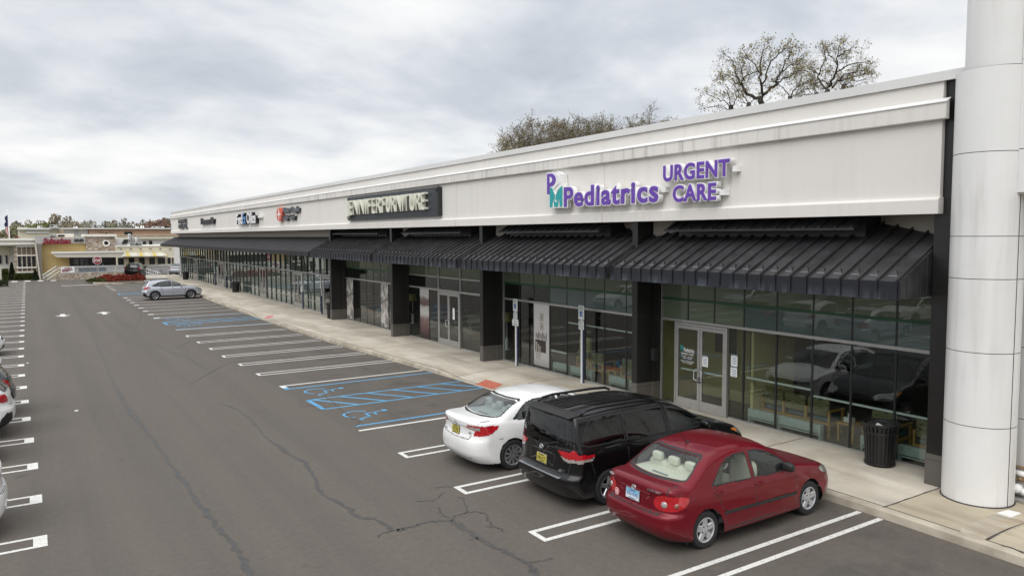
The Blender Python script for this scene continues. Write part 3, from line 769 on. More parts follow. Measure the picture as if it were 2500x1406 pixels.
for cx_, dr in ((1.48, -1), (3.80, 1)):
    y0 = 55.6; s_ = dr
    m.add([(cx_-.14, y0-s_*.9, zL), (cx_+.14, y0-s_*.9, zL), (cx_+.14, y0+s_*.1, zL), (cx_-.14, y0+s_*.1, zL)], [(0, 1, 2, 3) if s_ > 0 else (3, 2, 1, 0)])
    m.add([(cx_-.45, y0+s_*.1, zL), (cx_+.45, y0+s_*.1, zL), (cx_, y0+s_*1.0, zL)], [(0, 1, 2) if s_ > 0 else (2, 1, 0)])
for k in range(6):
    m.box((-4.6+1.25*k, 101.0-.2*k, .001), (-4.05+1.25*k, 103.2-.2*k, zL))
tag(m.build('aisle_lines', M['line_white']), kind='structure')
m = MB()
def hatch(x0, x1, ya, yb, nd_, lw=.09):
    m.box((x0, ya-lw/2, .001), (x1, ya+lw/2, zL)); m.box((x0, yb-lw/2, .001), (x1, yb+lw/2, zL))
    m.add([(x0-.02, ya, zL), (x0+.12, ya, zL), (x0+.10, yb, zL), (x0-.04, yb, zL)], [(0, 1, 2, 3)])
    for k in range(nd_):
        xa = x0+.12+(x1-x0-.1)*k/nd_; xb = xa+(x1-x0)/nd_*1.02
        m.add([(xa, yb-.05, zL), (xa+.13, yb-.05, zL), (xb+.13, ya+.05, zL), (xb, ya+.05, zL)], [(3, 2, 1, 0)])
hatch(6.85, 12.22, 20.85, 22.28, 6); hatch(6.25, 11.45, 46.0, 47.6, 6, .12); hatch(6.2, 11.4, 72.4, 74.2, 6, .14)
for y, xt, xe in ((18.5, 6.95, 12.2), (24.28, 6.74, 12.1), (43.5, 6.3, 11.4), (49.9, 6.2, 11.4), (70.2, 6.2, 11.4), (76.5, 6.2, 11.4)): m.box((xt, y-.05, .001), (xe, y+.05, zL))
m.quad((6.92, 24.25, zL+.001), (6.74, 24.25, zL+.001), (6.74, 24.55, zL+.001), (6.92, 24.55, zL+.001))
def access_symbol(x, y, s):
    "wheelchair figure: up is +x, its right is -y"
    T = lambda u, v: (x+v*s, y-u*s)
    def stroke(pts, w_):
        m.ribbon([T(*p) for p in pts], w_*s*.72, zL)
    hd = [T(-.02+.085*math.cos(a), .92+.085*math.sin(a)) for a in np.linspace(0, 2*np.pi, 14, endpoint=False)]
    m.add([(p[0], p[1], zL) for p in hd], [tuple(range(14))])
    stroke([(.0, .80), (.06, .42), (.36, .42)], .09); stroke([(.02, .62), (.28, .62)], .08); stroke([(.34, .44), (.48, .12), (.60, .16)], .09)
    stroke([(.0+.31*math.cos(a), .24+.31*math.sin(a)) for a in np.linspace(R(118), R(330), 18)], .08)
for x, y in ((7.25, 23.45), (7.2, 19.75), (6.75, 45.1), (6.75, 48.9)): access_symbol(x, y, 1.2)
ob = tag(m.build('accessible_bay_marks', M['line_blue']), kind='structure')
# ------------------------------------------------------------------ cracks in the asphalt
def jag(px, n=5, amp=.03):
    P = [at(a, b, 2, 0) for a, b in px]; out = []
    for a, b in zip(P[:-1], P[1:]):
        for k in range(n): q = a.lerp(b, k/n); out.append((q.x+random.gauss(0, amp), q.y+random.gauss(0, amp)))
    return out+[(P[-1].x, P[-1].y)]
s_ = 3.4636; z7 = lambda L_: [(900+a/s_, 1000+b/s_) for a, b in L_]
m = MB(); mk = MB()
def wv(n_, w0, w1): return [max(.008, (w0+(w1-w0)*abs(math.sin(i*.37+.11*i*math.sin(i*.2))))*random.uniform(.75, 1.25)) for i in range(n_)]
def seal(px, w0, w1, tgt=m, n=5, amp=.022):
    p = jag(px, n, amp); tgt.ribbon(p, wv(len(p), w0, w1), .0045)
seal([(285, 950), (300, 975), (330, 1020), (360, 1055), (395, 1100), (430, 1150), (470, 1210), (520, 1270), (560, 1320), (590, 1355), (612, 1406), (640, 1470)], .05, .13)
seal([(660, 1075), (700, 1105), (740, 1128), (760, 1150), (775, 1190), (800, 1215), (850, 1240), (880, 1265)]+z7([(100, 930), (150, 980), (215, 1020), (300, 1005), (400, 970), (520, 945), (700, 930)]), .03, .11)
seal(z7([(700, 930), (800, 1000), (900, 1060), (1000, 1130), (1150, 1200), (1300, 1270), (1385, 1320), (1420, 1406), (1440, 1480)]), .05, .12)
seal([(370, 838), (420, 860), (470, 880), (500, 900)], .02, .07); seal([(540, 985), (580, 1000), (610, 1022), (660, 1075)], .012, .05)
seal([(285, 950), (262, 900), (240, 850), (225, 810)], .01, .035)
for L_ in ([(700, 930), (740, 890), (830, 870), (830, 810), (790, 750), (770, 735)], [(830, 870), (910, 860), (990, 885), (1020, 950), (1040, 985)], [(710, 650), (640, 655), (550, 660)], [(400, 775), (540, 770), (640, 705)], [(700, 920), (620, 890), (590, 820)], [(65, 1085), (100, 1050), (215, 1020)], [(1385, 1290), (1480, 1270), (1560, 1255)], [(990, 985), (1100, 1000), (1130, 1030)], [(870, 1095), (930, 1085)]):
    seal(z7(L_), .008, .024, mk, 6, .022)
for L_ in ([(330, 802), (345, 775), (335, 740)], [(640, 880), (560, 885), (520, 905), (470, 935)], [(430, 850), (470, 830), (540, 832), (600, 815)], [(866, 1042), (875, 1030), (845, 1010), (815, 985), (790, 960)], [(730, 993), (760, 990), (800, 995)]):
    seal(L_, .01, .03, mk, 6, .02)
tag(m.build('sealed_cracks', M['sealant']), kind='structure'); tag(mk.build('hairline_cracks', M['crack']), kind='structure')
# ------------------------------------------------------------------ the row of shops
def stucco(name, c, streak=.0, rough=.85):
    t = NT(name); o = t.obj()
    a = t.noise(t.mapp(o, (1, .5, .5)), .5, 4, .6); fine = t.noise(o, 40, 3, .7)
    k = t.ramp(a, [(.3, tuple(x*.955 for x in c)), (.7, tuple(min(1, x*1.03) for x in c))])
    v = t.noise(t.mapp(o, (1, 5.5, .22)), 1.0, 5, .65); w_ = t.noise(t.mapp(o, (1, .35, .3)), 1.0, 3, .5)
    sf = t.math('MULTIPLY', t.ramp(v, [(.50, 0.0), (.74, 1.0)]), t.ramp(w_, [(.38, .15), (.68, 1.0)]))
    k = t.mix(t.math('MULTIPLY', sf, streak, True), k, (.20, .19, .175))
    t.B(Base_Color=k, Roughness=rough, Specular_IOR_Level=.25); t.bump(fine, .12, .004); return t.m
M['stucco'] = stucco('stucco', (.77, .745, .705), .14); M['stucco_dirty'] = stucco('stucco_dirty', (.755, .73, .695), 1.0); M['coping'] = stucco('coping', (.74, .74, .73), .10, .6)
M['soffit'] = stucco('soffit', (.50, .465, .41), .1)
def granite(name, c, rough):
    t = NT(name); o = t.obj(); v = t.noise(o, 60, 3, .8); b = t.noise(o, 2, 4, .6)
    k = t.mix(t.ramp(v, [(.55, 0.0), (.75, .5)]), c, tuple(x*3+.02 for x in c)); k = t.mix(t.math('MULTIPLY', b, .5), k, tuple(x*1.7 for x in c))
    z = t.n('ShaderNodeSeparateXYZ', {'Vector': o}).outputs[2]; jt = t.math('LESS_THAN', t.math('FRACT', t.math('DIVIDE', z, .64)), .016); k = t.mix(jt, k, tuple(x*.25+.001 for x in c))
    t.B(Base_Color=k, Roughness=rough); return t.m
M['granite'] = granite('granite', (.012, .0115, .011), .32); M['granite_base'] = granite('granite_base', (.085, .078, .070), .45)
def awning_metal():
    t = NT('awning_metal'); o = t.obj(); a = t.noise(o, 1.6, 5, .65); b = t.noise(t.mapp(o, (1, 2.2, 8)), 1.0, 4, .6)
    k = t.ramp(a, [(.35, (.026, .0255, .027)), (.68, (.052, .050, .053))]); k = t.mix(t.ramp(b, [(.58, 0.0), (.76, .35)]), k, (.045, .05, .065))
    t.B(Base_Color=k, Roughness=t.ramp(a, [(.3, .36), (.7, .55)]), Specular_IOR_Level=.45); return t.m
M['awning_metal'] = awning_metal()
def valance_metal():
    t = NT('valance_metal'); o = t.obj(); c = t.noise(t.mapp(o, (1, 2.4, .01)), 1.0, 3, .7)
    z = t.n('ShaderNodeSeparateXYZ', {'Vector': o}).outputs[2]; low = t.math('SUBTRACT', 1.0, t.math('DIVIDE', t.math('SUBTRACT', z, 3.76), .22), True)
    chalk = t.math('MULTIPLY', t.math('MULTIPLY', t.ramp(c, [(.46, .1), (.66, 1.0)]), low), t.noise(o, 9, 4, .7))
    t.B(Base_Color=t.mix(chalk, (.010, .011, .016), (.13, .15, .19)), Roughness=.42); return t.m
M['valance_metal'] = valance_metal()
M['awning_cloth'] = plain('awning_cloth', (.022, .021, .024), .9, var=.25, scale=1.2)
M['alu'] = plain('alu', (.42, .415, .40), .4, .55, var=.08); M['mullion'] = plain('mullion', (.014, .016, .016), .4)
M['green_bar'] = plain('green_bar', (.006, .07, .022), .45)
M['shop_glass'] = glass_mat('shop_glass', (.82, .86, .84), .06)
M['shop_glass_green'] = glass_mat('shop_glass_green', (.78, .86, .81), .055)
M['far_glass'] = glass_mat('far_glass', (.70, .80, .75), .20, film_or_sheen=(.36, .44, .40), film_or_sheen_fac=.22)  # pale green diffuse colour stands in for the lot reflected in the glass
M['spandrel_green'] = glass_mat('spandrel_green', (.22, .27, .22), .05, film_or_sheen=(.20, .25, .17), film_or_sheen_fac=.66)
M['spandrel_blue'] = glass_mat('spandrel_blue', (.22, .28, .27), .055, film_or_sheen=(.155, .21, .20), film_or_sheen_fac=.7)
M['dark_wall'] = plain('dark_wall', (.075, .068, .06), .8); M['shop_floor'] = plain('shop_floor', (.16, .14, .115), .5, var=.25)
M['olive_wall'] = plain('olive_wall', (.54, .47, .21), .8, var=.06); M['pale_wall'] = plain('pale_wall', (.42, .44, .30), .8); M['ceiling'] = plain('ceiling', (.45, .45, .42), .9); M['wood_floor'] = plain('wood_floor', (.055, .040, .030), .6)

SH = empty('shopping_centre', (15.25, 7.5, 0), label='long white shop building with black awnings and a dark glazed front', cat='building')
SHI = Matrix.Translation((-15.25, -7.5, 0))
def part(mb, name, mt, parent=None, **kw):
    "geometry given in world metres, hung on the building"
    o = mb.build(name, mt, SH if parent is None else parent, **kw)
    if parent is None: o.matrix_parent_inverse = SHI
    return o
Y0, Y1 = 7.46, 98.6
m = MB(); m.prism([(14.30, 5.64), (14.30, 7.10), (14.30, 7.46), (14.32, 7.80), (15.7, 7.80), (15.7, 5.38), (15.5, 5.38), (15.5, 5.64)], 1, Y0+.02, Y1, 0); part(m, 'fascia', M['stucco'])
m = MB(); m.prism([(14.22, 5.35), (14.215, 5.61), (14.24, 5.645), (14.299, 5.66), (15.45, 5.66), (15.45, 5.35)], 1, Y0, Y1+.05); part(m, 'fascia_band', M['stucco'])
m = MB(); m.prism([(14.20, 7.085), (14.19, 7.10), (14.19, 7.40), (14.20, 7.41), (14.299, 7.455), (14.299, 7.085)], 1, Y0-.1, Y1+.08); part(m, 'cornice', M['stucco_dirty'])
m = MB(); m.prism([(14.17, 7.385), (14.17, 7.40), (14.299, 7.475), (14.299, 7.457), (14.185, 7.40)], 1, Y0-.12, Y1+.1); part(m, 'drip_edge', M['coping'])
m = MB(); m.prism([(14.265, 7.79), (14.265, 7.965), (14.60, 7.985), (14.60, 7.802), (14.312, 7.802), (14.312, 7.79)], 1, 6.55, Y1+.06); part(m, 'coping', M['coping'])
m = MB(); m.box((14.61, 7.4, 7.5), (46, 99.4, 7.6)); part(m, 'roof', M['pale_wall'])
m = MB(); m.box((44.6, 7.4, 0), (45, 99.5, 7.5)); m.box((15.72, 99.1, 0), (44.6, 99.5, 7.5)); m.box((15.72, 7.0, 0), (44.6, 7.4, 7.5)); m.box((15.26, 98.7, .15), (15.72, 99.5, 5.3)); part(m, 'outer_wall', M['stucco'])
# control joints in the stucco
m = MB()
for y in (17.2, 26.3, 38.2, 47, 56, 65, 74, 83): m.box((14.212, y-.008, 5.36), (14.216, y+.008, 5.61)); m.box((14.297, y-.006, 5.66), (14.3015, y+.006, 7.08)); m.box((14.187, y-.006, 7.1), (14.191, y+.006, 7.39))
part(m, 'control_joint', M['soffit'])
# recessed strip and wall over the glass
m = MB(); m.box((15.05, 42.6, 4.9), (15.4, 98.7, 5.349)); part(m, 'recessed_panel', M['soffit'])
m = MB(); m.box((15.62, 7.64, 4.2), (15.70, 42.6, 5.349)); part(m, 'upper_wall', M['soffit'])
# pillars
for y in (41.68, 33.0, 24.50, 15.85):
    m = MB(); m.box((14.40, y, .74), (15.24, y+.22, 5.349)); m.box((14.98, y-.07, .74), (15.24, y-.001, 5.349)); p = part(m, 'pillar', M['granite'])
    m = MB(); m.box((14.385, y-.012, .10), (15.22, y+.235, .739)); m.box((14.97, y-.085, .10), (15.24, y-.013, .739)); part(m, 'plinth', M['granite_base'], p)
m = MB(); m.box((14.40, 6.92, .76), (15.4, 7.62, 7.788)); p = part(m, 'pillar', M['granite'])
m = MB(); m.box((14.385, 6.92, .10), (15.4, 7.632, .759)); part(m, 'plinth', M['granite_base'], p)
# standing seam awnings
XF, ZF, SL = 13.40, 4.10, .53
rz_ = lambda x: ZF+SL*(x-XF)
guard0 = None
for ai, (ya, yb, nr) in enumerate(((7.66, 15.80, 21), (16.00, 24.40, 21), (24.66, 32.90, 21), (33.16, 42.30, 23))):
    m = MB()
    top = [(XF, ya), (14.95, ya), (15.60, ya+2.0), (15.60, yb-1.7), (14.95, yb), (XF, yb)]
    V = [(x, y, rz_(x)) for x, y in top]; nT = len(V)
    V += [(x, y, rz_(x)-.05) for x, y in top]
    m.add(V, [tuple(range(nT)), tuple(range(nT, 2*nT))[::-1]]+[(i, i+nT, (i+1) % nT+nT, (i+1) % nT) for i in range(nT)])
    xtop = lambda y: 15.60-max(0, (ya+2.0-y)/2.0, (y-yb+1.7)/1.7)*.65
    sp = (yb-ya-.10)/nr; ribs = [ya+.05+sp*k for k in range(nr+1)]
    for y in ribs:
        x1 = xtop(y)-.01; w2 = .018
        m.add([(XF-.012, y-w2, rz_(XF)-.005), (XF-.012, y+w2, rz_(XF)-.005), (x1, y+w2, rz_(x1)), (x1, y-w2, rz_(x1)), (XF-.012, y-w2, rz_(XF)+.06), (XF-.012, y+w2, rz_(XF)+.06), (x1, y+w2, rz_(x1)+.06), (x1, y-w2, rz_(x1)+.06)],
              [(0, 3, 2, 1), (4, 5, 6, 7), (0, 1, 5, 4), (1, 2, 6, 5), (2, 3, 7, 6), (3, 0, 4, 7)])
    aw = part(m, 'awning', M['awning_metal'])
    fix = lambda o: o
    m = MB(); m.box((XF-.03, ya, 3.78), (XF-.005, yb, 4.098)); m.box((XF-.04, ya, 3.76), (XF-.005, yb, 3.79))
    for y in ribs: m.box((XF-.055, y-.014, 3.765), (XF-.031, y+.014, 4.13))
    fix(part(m, 'valance', M['valance_metal'], aw))
    for y_, s_ in ((ya, 1), (yb, -1)):
        m = MB()
        a, b = sorted((y_+s_*.002, y_+s_*.03))
        m.prism([(XF, 3.78), (14.95, 3.78), (14.95, rz_(14.95)-.055), (XF, rz_(XF)-.055)], 1, a, b)
        for x in (13.62, 13.84, 14.06, 14.28): m.box((x-.012, min(y_, y_-s_*.022), 3.78), (x+.012, max(y_, y_-s_*.022), rz_(x)-.02))
        part(m, 'end_panel', M['awning_metal'], aw); m = MB()
    m = MB()      # raised upper tier
    t0, t1 = ya+1.62, yb-.95
    m.prism([(14.42, 5.06), (14.42, 5.10), (15.58, 5.10+SL*1.16), (15.58, 5.06+SL*1.16)], 1, t0, t1)
    m.prism([(14.94, rz_(14.94)+.002), (14.94, 5.10+SL*.52-.045), (15.57, 5.10+SL*1.15-.045), (15.57, rz_(15.57)+.002)], 1, t0+.06, t1-.06)
    for k in range(int((t1-t0-.1)/sp)+1):
        y = t0+.05+sp*k
        m.add([(14.41, y-.015, 5.10), (14.41, y+.015, 5.10), (15.57, y+.015, 5.71), (15.57, y-.015, 5.71), (14.41, y-.015, 5.145), (14.41, y+.015, 5.145), (15.57, y+.015, 5.755), (15.57, y-.015, 5.755)], [(0, 3, 2, 1), (4, 5, 6, 7), (0, 1, 5, 4), (1, 2, 6, 5), (2, 3, 7, 6), (3, 0, 4, 7)])
    fix(part(m, 'upper_tier', M['awning_metal'], aw))
    m = MB()
    for (xa_, ya_), (xb_, yb_) in (((14.95, ya), (15.61, ya+2.03)), ((15.61, yb-1.73), (14.95, yb))):
        m.quad((xa_, ya_, rz_(xa_)+.0), (xb_, yb_, rz_(xb_)), (xb_, yb_, 5.40), (xa_, ya_, 5.40)); m.quad((xa_+.05, ya_, 5.40), (xb_+.05, yb_, 5.40), (xb_+.05, yb_, rz_(xb_)), (xa_+.05, ya_, rz_(xa_)))
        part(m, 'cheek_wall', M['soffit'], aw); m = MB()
    for k in range(nr):
        y = (ribs[k]+ribs[k+1])/2; xg = XF+.24; zg = rz_(xg)
        if guard0 is None:
            m = MB(); a_ = .085
            m.add([(-.07, -a_, -.037), (-.07, a_, -.037), (.08, 0, .042), (.0, 0, .075)], [(0, 3, 1), (1, 3, 2), (0, 2, 3), (0, 1, 2)]); m.box((-.085, -a_, -.045), (-.07, a_, -.030), 1)
            m.add([(-.085, -a_, -.030), (-.07, -a_, -.028), (.07, -a_*.9, .045), (.055, -a_*.9, .045)], [(0, 1, 2, 3)], 1)
            guard0 = m.build('snow_guard', [M['awning_metal'], M['alloy']], aw); gd = guard0
        else:
            gd = guard0.copy(); link(gd, aw)
        gd.location = (xg, y, zg+.004)
# cloth awning of the far shops
m = MB(); yF0, yF1 = 42.55, 101.2
m.prism([(13.35, 3.82), (13.35, 4.08), (15.04, 4.93), (15.04, 4.88), (13.40, 4.03), (13.40, 3.82)], 1, yF0+.01, yF1-.01)
aw = part(m, 'cloth_awning', M['awning_cloth'])
m = MB(); m.prism([(13.35, 3.82), (13.35, 4.08), (15.03, 4.925), (15.03, 3.95)], 1, yF0-.01, yF0+.005); m.prism([(13.35, 3.82), (13.35, 4.08), (15.03, 4.925), (15.03, 3.95)], 1, yF1-.005, yF1+.01); part(m, 'end_panel', M['awning_cloth'], aw)

# shop fronts: panes, mullions, rails
XG = 15.25; ZB = .19
def pane(y0, y1, z0, z1, mt, name='window'):
    m = MB(); m.box((XG+.02, y0, z0), (XG+.032, y1, z1)); return part(m, name, M[mt])
fr = {}
def bar(key, y0, y1, z0, z1, mt, x0=-.02, x1=.06):
    if mt == 'mullion' and y1-y0 < .1: key = (key, round((y0+y1)/2, 1))
    elif y1-y0 < .1 and mt == 'alu' and x0 == -.031: key, mt = (key, round((y0+y1)/2, 1)), 'mullion'
    fr.setdefault((key, mt), MB()).box((XG+x0, y0, z0), (XG+x1, y1, z1))
def door(y0, y1, ztop, leafs=2, key='front', kick=.27):
    "glazed double doors in an aluminium surround"
    bar(key, y0-.06, y0, ZB-.04, ztop, 'alu', -.05); bar(key, y1, y1+.06, ZB-.04, ztop, 'alu', -.05); bar(key, y0, y1, ztop-.06, ztop, 'alu', -.05)
    wd = (y1-y0)/leafs
    for k in range(leafs):
        a, b = y0+wd*k+.006, y0+wd*(k+1)-.006; m = MB(); z0, z1 = ZB-.03, ztop-.07
        m.box((XG-.045, a, z0), (XG+.005, a+.08, z1)); m.box((XG-.045, b-.08, z0), (XG+.005, b, z1)); m.box((XG-.045, a+.08, z0), (XG+.005, b-.08, z0+kick)); m.box((XG-.045, a+.08, z1-.09), (XG+.005, b-.08, z1))
        d = part(m, 'door', M['alu'])
        m = MB(); m.box((XG-.025, a+.08, z0+kick), (XG-.015, b-.08, z1-.09)); part(m, 'door_glass', M['shop_glass'], d)
        hy = b-.03 if k == 0 else a+.03; dy = -.10 if k == 0 else .10; m = MB()
        m.tube([(XG-.05, hy, 1.0), (XG-.11, hy+.0*dy, 1.0), (XG-.12, hy+dy*.3, 1.0), (XG-.12, hy+dy, 1.03), (XG-.12, hy+dy, 1.27), (XG-.12, hy+dy*.3, 1.30), (XG-.11, hy, 1.30), (XG-.05, hy, 1.30)], .014, 8); part(m, 'handle', M['alloy_bright'], d, smooth=True)
# bay nearest the camera
mu = [7.62, 8.78, 9.79, 10.78, 11.79, 12.79]
for a, b in zip(mu[:-1], mu[1:]):
    pane(a, b, ZB, 2.55, 'shop_glass'); pane(a, b, 2.60, 3.14, 'spandrel_blue'); pane(a, b, 3.19, 4.2, 'spandrel_green')
for a, b in ((12.79, 13.78), (13.78, 14.73), (14.73, 15.72)): pane(a, b, 2.60, 3.14, 'spandrel_green'); pane(a, b, 3.19, 4.2, 'spandrel_green')
pane(12.79, 13.27, ZB, 2.55, 'shop_glass'); pane(15.19, 15.72, ZB, 2.55, 'shop_glass')
for y in mu[1:]: bar('near', y-.022, y+.022, ZB, 2.54, 'mullion', .012)
for y in mu[1:]+[13.78, 14.73]: bar('near', y-.022, y+.022, 2.61, 4.2, 'mullion', .012)
bar('near', 7.62, 15.72, 2.54, 2.61, 'alu'); bar('near', 7.62, 13.25, .14, ZB, 'alu'); bar('near', 15.22, 15.72, .14, ZB, 'alu'); bar('near', 15.72, 15.76, .14, 4.2, 'alu'); bar('near', 7.62, 15.72, 3.135, 3.195, 'green_bar', .0, .07)
door(13.34, 15.12, 2.53, key='near')
# second bay
mu = [16.1, 17.3, 18.34, 19.34, 20.33, 21.34, 22.33, 23.27, 24.4]
for i, (a, b) in enumerate(zip(mu[:-1], mu[1:])):
    pane(a, b, ZB, 2.52, 'shop_glass'); dk = b > 21.5
    pane(a, b, 2.59, 3.14, 'shop_glass_green' if dk else 'spandrel_blue'); pane(a, b, 3.19, 4.2, 'spandrel_green')
for y in mu[1:-1]: bar('second', y-.02, y+.02, ZB, 2.52, 'mullion', .012); bar('second', y-.02, y+.02, 2.59, 4.2, 'mullion', .012)
bar('second', 16.1, 24.4, 2.52, 2.59, 'alu'); bar('second', 16.1, 24.4, .13, ZB, 'alu', -.04); bar('second', 16.1, 24.4, .0, .129, 'mullion', -.02); bar('second', 24.36, 24.4, .14, 4.2, 'alu'); bar('second', 16.1, 24.36, 3.135, 3.195, 'green_bar', .0, .07)
# furniture shop door bay
for a, b in ((24.75, 25.9), (25.9, 27.82), (27.82, 29.85), (29.85, 30.85), (30.85, 31.8), (31.8, 32.98)):
    if not (27.8 < a < 29): pane(a, b, ZB, 2.52, 'shop_glass')
    pane(a, b, 2.60, 3.10, 'shop_glass_green'); pane(a, b, 3.16, 4.2, 'spandrel_green')
for y in (25.9, 30.85, 31.8): bar('third', y-.015, y+.015, ZB, 2.52, 'mullion', .012); bar('third', y-.015, y+.015, 3.16, 4.2, 'mullion', .012)
for y in (27.82, 29.85): bar('third', y-.035, y+.035, 2.58, 4.2, 'alu')
bar('third', 24.75, 33.0, 2.52, 2.60, 'alu'); bar('third', 24.75, 33.0, 3.10, 3.16, 'alu'); bar('third', 24.75, 27.76, .12, ZB, 'alu'); bar('third', 29.91, 33.0, .12, ZB, 'alu')
door(27.88, 29.79, 2.52, key='third')
# furniture shop window bay
mu = [33.25, 34.3, 35.5, 36.5, 37.5, 38.5, 39.5, 40.5, 41.6]
for a, b in zip(mu[:-1], mu[1:]): pane(a, b, ZB, 2.52, 'shop_glass'); pane(a, b, 2.60, 3.14, 'shop_glass_green'); pane(a, b, 3.19, 4.2, 'spandrel_green')
for y in mu[1:-1]: bar('fourth', y-.012, y+.012, ZB, 2.52, 'mullion', .012); bar('fourth', y-.012, y+.012, 2.6, 4.2, 'mullion', .012)
bar('fourth', 33.25, 41.6, 2.52, 2.60, 'alu'); bar('fourth', 33.25, 41.6, .12, ZB, 'alu'); bar('fourth', 33.25, 41.6, 3.135, 3.195, 'green_bar', .0, .07)
# far shops
DR = [(44.0, 45.55, 1), (49.9, 51.75, 2), (59.2, 61.0, 2), (74.2, 76.9, 2), (88.0, 89.8, 2)]
mul = [42.35+1.283*k for k in range(45)]; mul = [y for y in mul if y < 99.4]
edges = [42.3]+[e for d in DR for e in d[:2]]+[99.5]
for k in range(0, len(edges), 2):
    a, b = edges[k], edges[k+1]
    if b-a < .3: continue
    for z0, z1 in ((ZB, .77), (.83, 2.52), (2.60, 4.3)):
        m = MB(); cuts = [a]+[y for y in mul if a+.2 < y < b-.2]+[b]
        for c0, c1 in zip(cuts[:-1], cuts[1:]): m.box((XG+.02, c0+.02, z0), (XG+.032, c1-.02, z1))
        part(m, 'window', M['far_glass'])
    bar('far', a, b, .77, .83, 'alu'); bar('far', a, b, .12, ZB, 'alu')
for a, b, n_ in DR:
    m = MB(); m.box((XG+.02, a, 2.60), (XG+.032, b, 4.3)); part(m, 'window', M['far_glass']); door(a+.06, b-.06, 2.50, n_, key='far')
for y in mul:
    if not any(a+.05 < y < b-.05 for a, b, _ in DR): bar('far', y-.022, y+.022, ZB, 2.52, 'mullion', -.03); bar('far', y-.028, y-.020, ZB, 2.52, 'alu', -.031, -.026)
    bar('far', y-.03, y+.03, 2.60, 4.3, 'mullion', -.05)
bar('far', 42.3, 99.5, 2.52, 2.60, 'alu')
for (key, mt), mb_ in fr.items(): part(mb_, 'window_frame' if mt == 'alu' else ('green_rail' if mt == 'green_bar' else 'mullion'), M[mt])
# interiors
m = MB(); m.box((XG+.06, 7.4, .05), (24, 99.4, .14)); part(m, 'floor', M['shop_floor'])
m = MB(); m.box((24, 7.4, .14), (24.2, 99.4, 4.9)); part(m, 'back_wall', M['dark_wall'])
m = MB(); m.box((XG+.08, 7.4, 4.25), (24, 99.4, 4.35)); part(m, 'ceiling', M['ceiling'])
for y in (15.95, 21.45, 42.2, 53.5, 62.5, 77.5):
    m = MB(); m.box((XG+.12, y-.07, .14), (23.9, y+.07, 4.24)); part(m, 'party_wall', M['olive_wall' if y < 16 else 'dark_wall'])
m = MB(); m.box((17.0, 12.62, .15), (17.1, 15.85, 3.6)); m.box((15.45, 12.62, .15), (16.98, 12.70, 3.6)); part(m, 'lobby_wall', M['olive_wall'])
m = MB(); m.box((16.99, 13.2, .9), (16.995, 14.0, 3.0)); m.box((16.99, 14.5, 1.5), (16.995, 15.3, 3.0)); part(m, 'lobby_window', M['dark_wall'])
m = MB(); m.box((XG+.08, 12.75, .145), (16.97, 15.8, .155)); part(m, 'lobby_floor', M['wood_floor'])
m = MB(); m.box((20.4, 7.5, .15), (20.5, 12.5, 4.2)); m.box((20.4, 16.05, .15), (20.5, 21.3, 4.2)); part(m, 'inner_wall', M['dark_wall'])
m = MB(); m.box((16.6, 20.75, .15), (16.7, 21.35, 1.3)); part(m, 'inner_wall', M['olive_wall'])
# ------------------------------------------------------------------ shop signs
def raw_text(txt, offset=0.0, extrude=.05, shear=0.0, space=1.0):
    cu = bpy.data.curves.new('c', 'FONT'); cu.body = txt; cu.offset = offset; cu.extrude = extrude; cu.shear = shear; cu.space_character = space; cu.resolution_u = 5
    ob = bpy.data.objects.new('c', cu); col.objects.link(ob); bpy.context.view_layer.update()
    me = bpy.data.meshes.new_from_object(ob.evaluated_get(bpy.context.evaluated_depsgraph_get()))
    bpy.data.objects.remove(ob); bpy.data.curves.remove(cu)
    co = np.zeros(len(me.vertices)*3, np.float32); me.vertices.foreach_get('co', co); return me, co.reshape(-1, 3)
def wall_letters(txt, yl, yr, z0, z1, xface, layers, parent, shear=0.0, space=1.0, frame=None):
    """layers: (name, material, offset, front x, back x); the first one sets the scale. yl is the reader's left.
    frame(u, v, w) maps right/up/out metres to the world; default is the shop wall."""
    ref = None
    for name, mt, off, xf, xb in layers:
        me, co = raw_text(txt, off, .05, shear, space)
        if ref is None:
            lo, hi = co.min(0), co.max(0); sx = (yl-yr)/(hi[0]-lo[0]); sz = (z1-z0)/(hi[1]-lo[1]); ref = (lo, sx, sz)
        lo, sx, sz = ref
        y = yl-(co[:, 0]-lo[0])*sx; z = z0+(co[:, 1]-lo[1])*sz; t = (co[:, 2]+.05)/.1; x = xb+(xf-xb)*t
        W = np.c_[x, y, z]
        if frame is not None: W = frame(-y, z, -x)
        W = W-np.array(parent.location)
        me.vertices.foreach_set('co', W.astype(np.float32).ravel()); me.materials.clear(); me.materials.append(M[mt]); me.name = name; me.update()
        link(bpy.data.objects.new(name, me), parent)
def pxy(px, x=14.08): return at(px, 480, 0, x).y
M['cream_letter'] = plain('cream_letter', (.70, .70, .59), .5, var=.06); M['sign_board'] = plain('sign_board', (.028, .033, .042), .45, var=.25); M['return_white'] = plain('return_white', (.86, .86, .85), .5)
M['logo_red'] = plain('logo_red', (.62, .10, .045), .4); M['exblue'] = plain('exblue', (.04, .22, .52), .35); M['grey_letter'] = plain('grey_letter', (.06, .065, .072), .4); M['grey_face'] = plain('grey_face', (.15, .16, .18), .4)

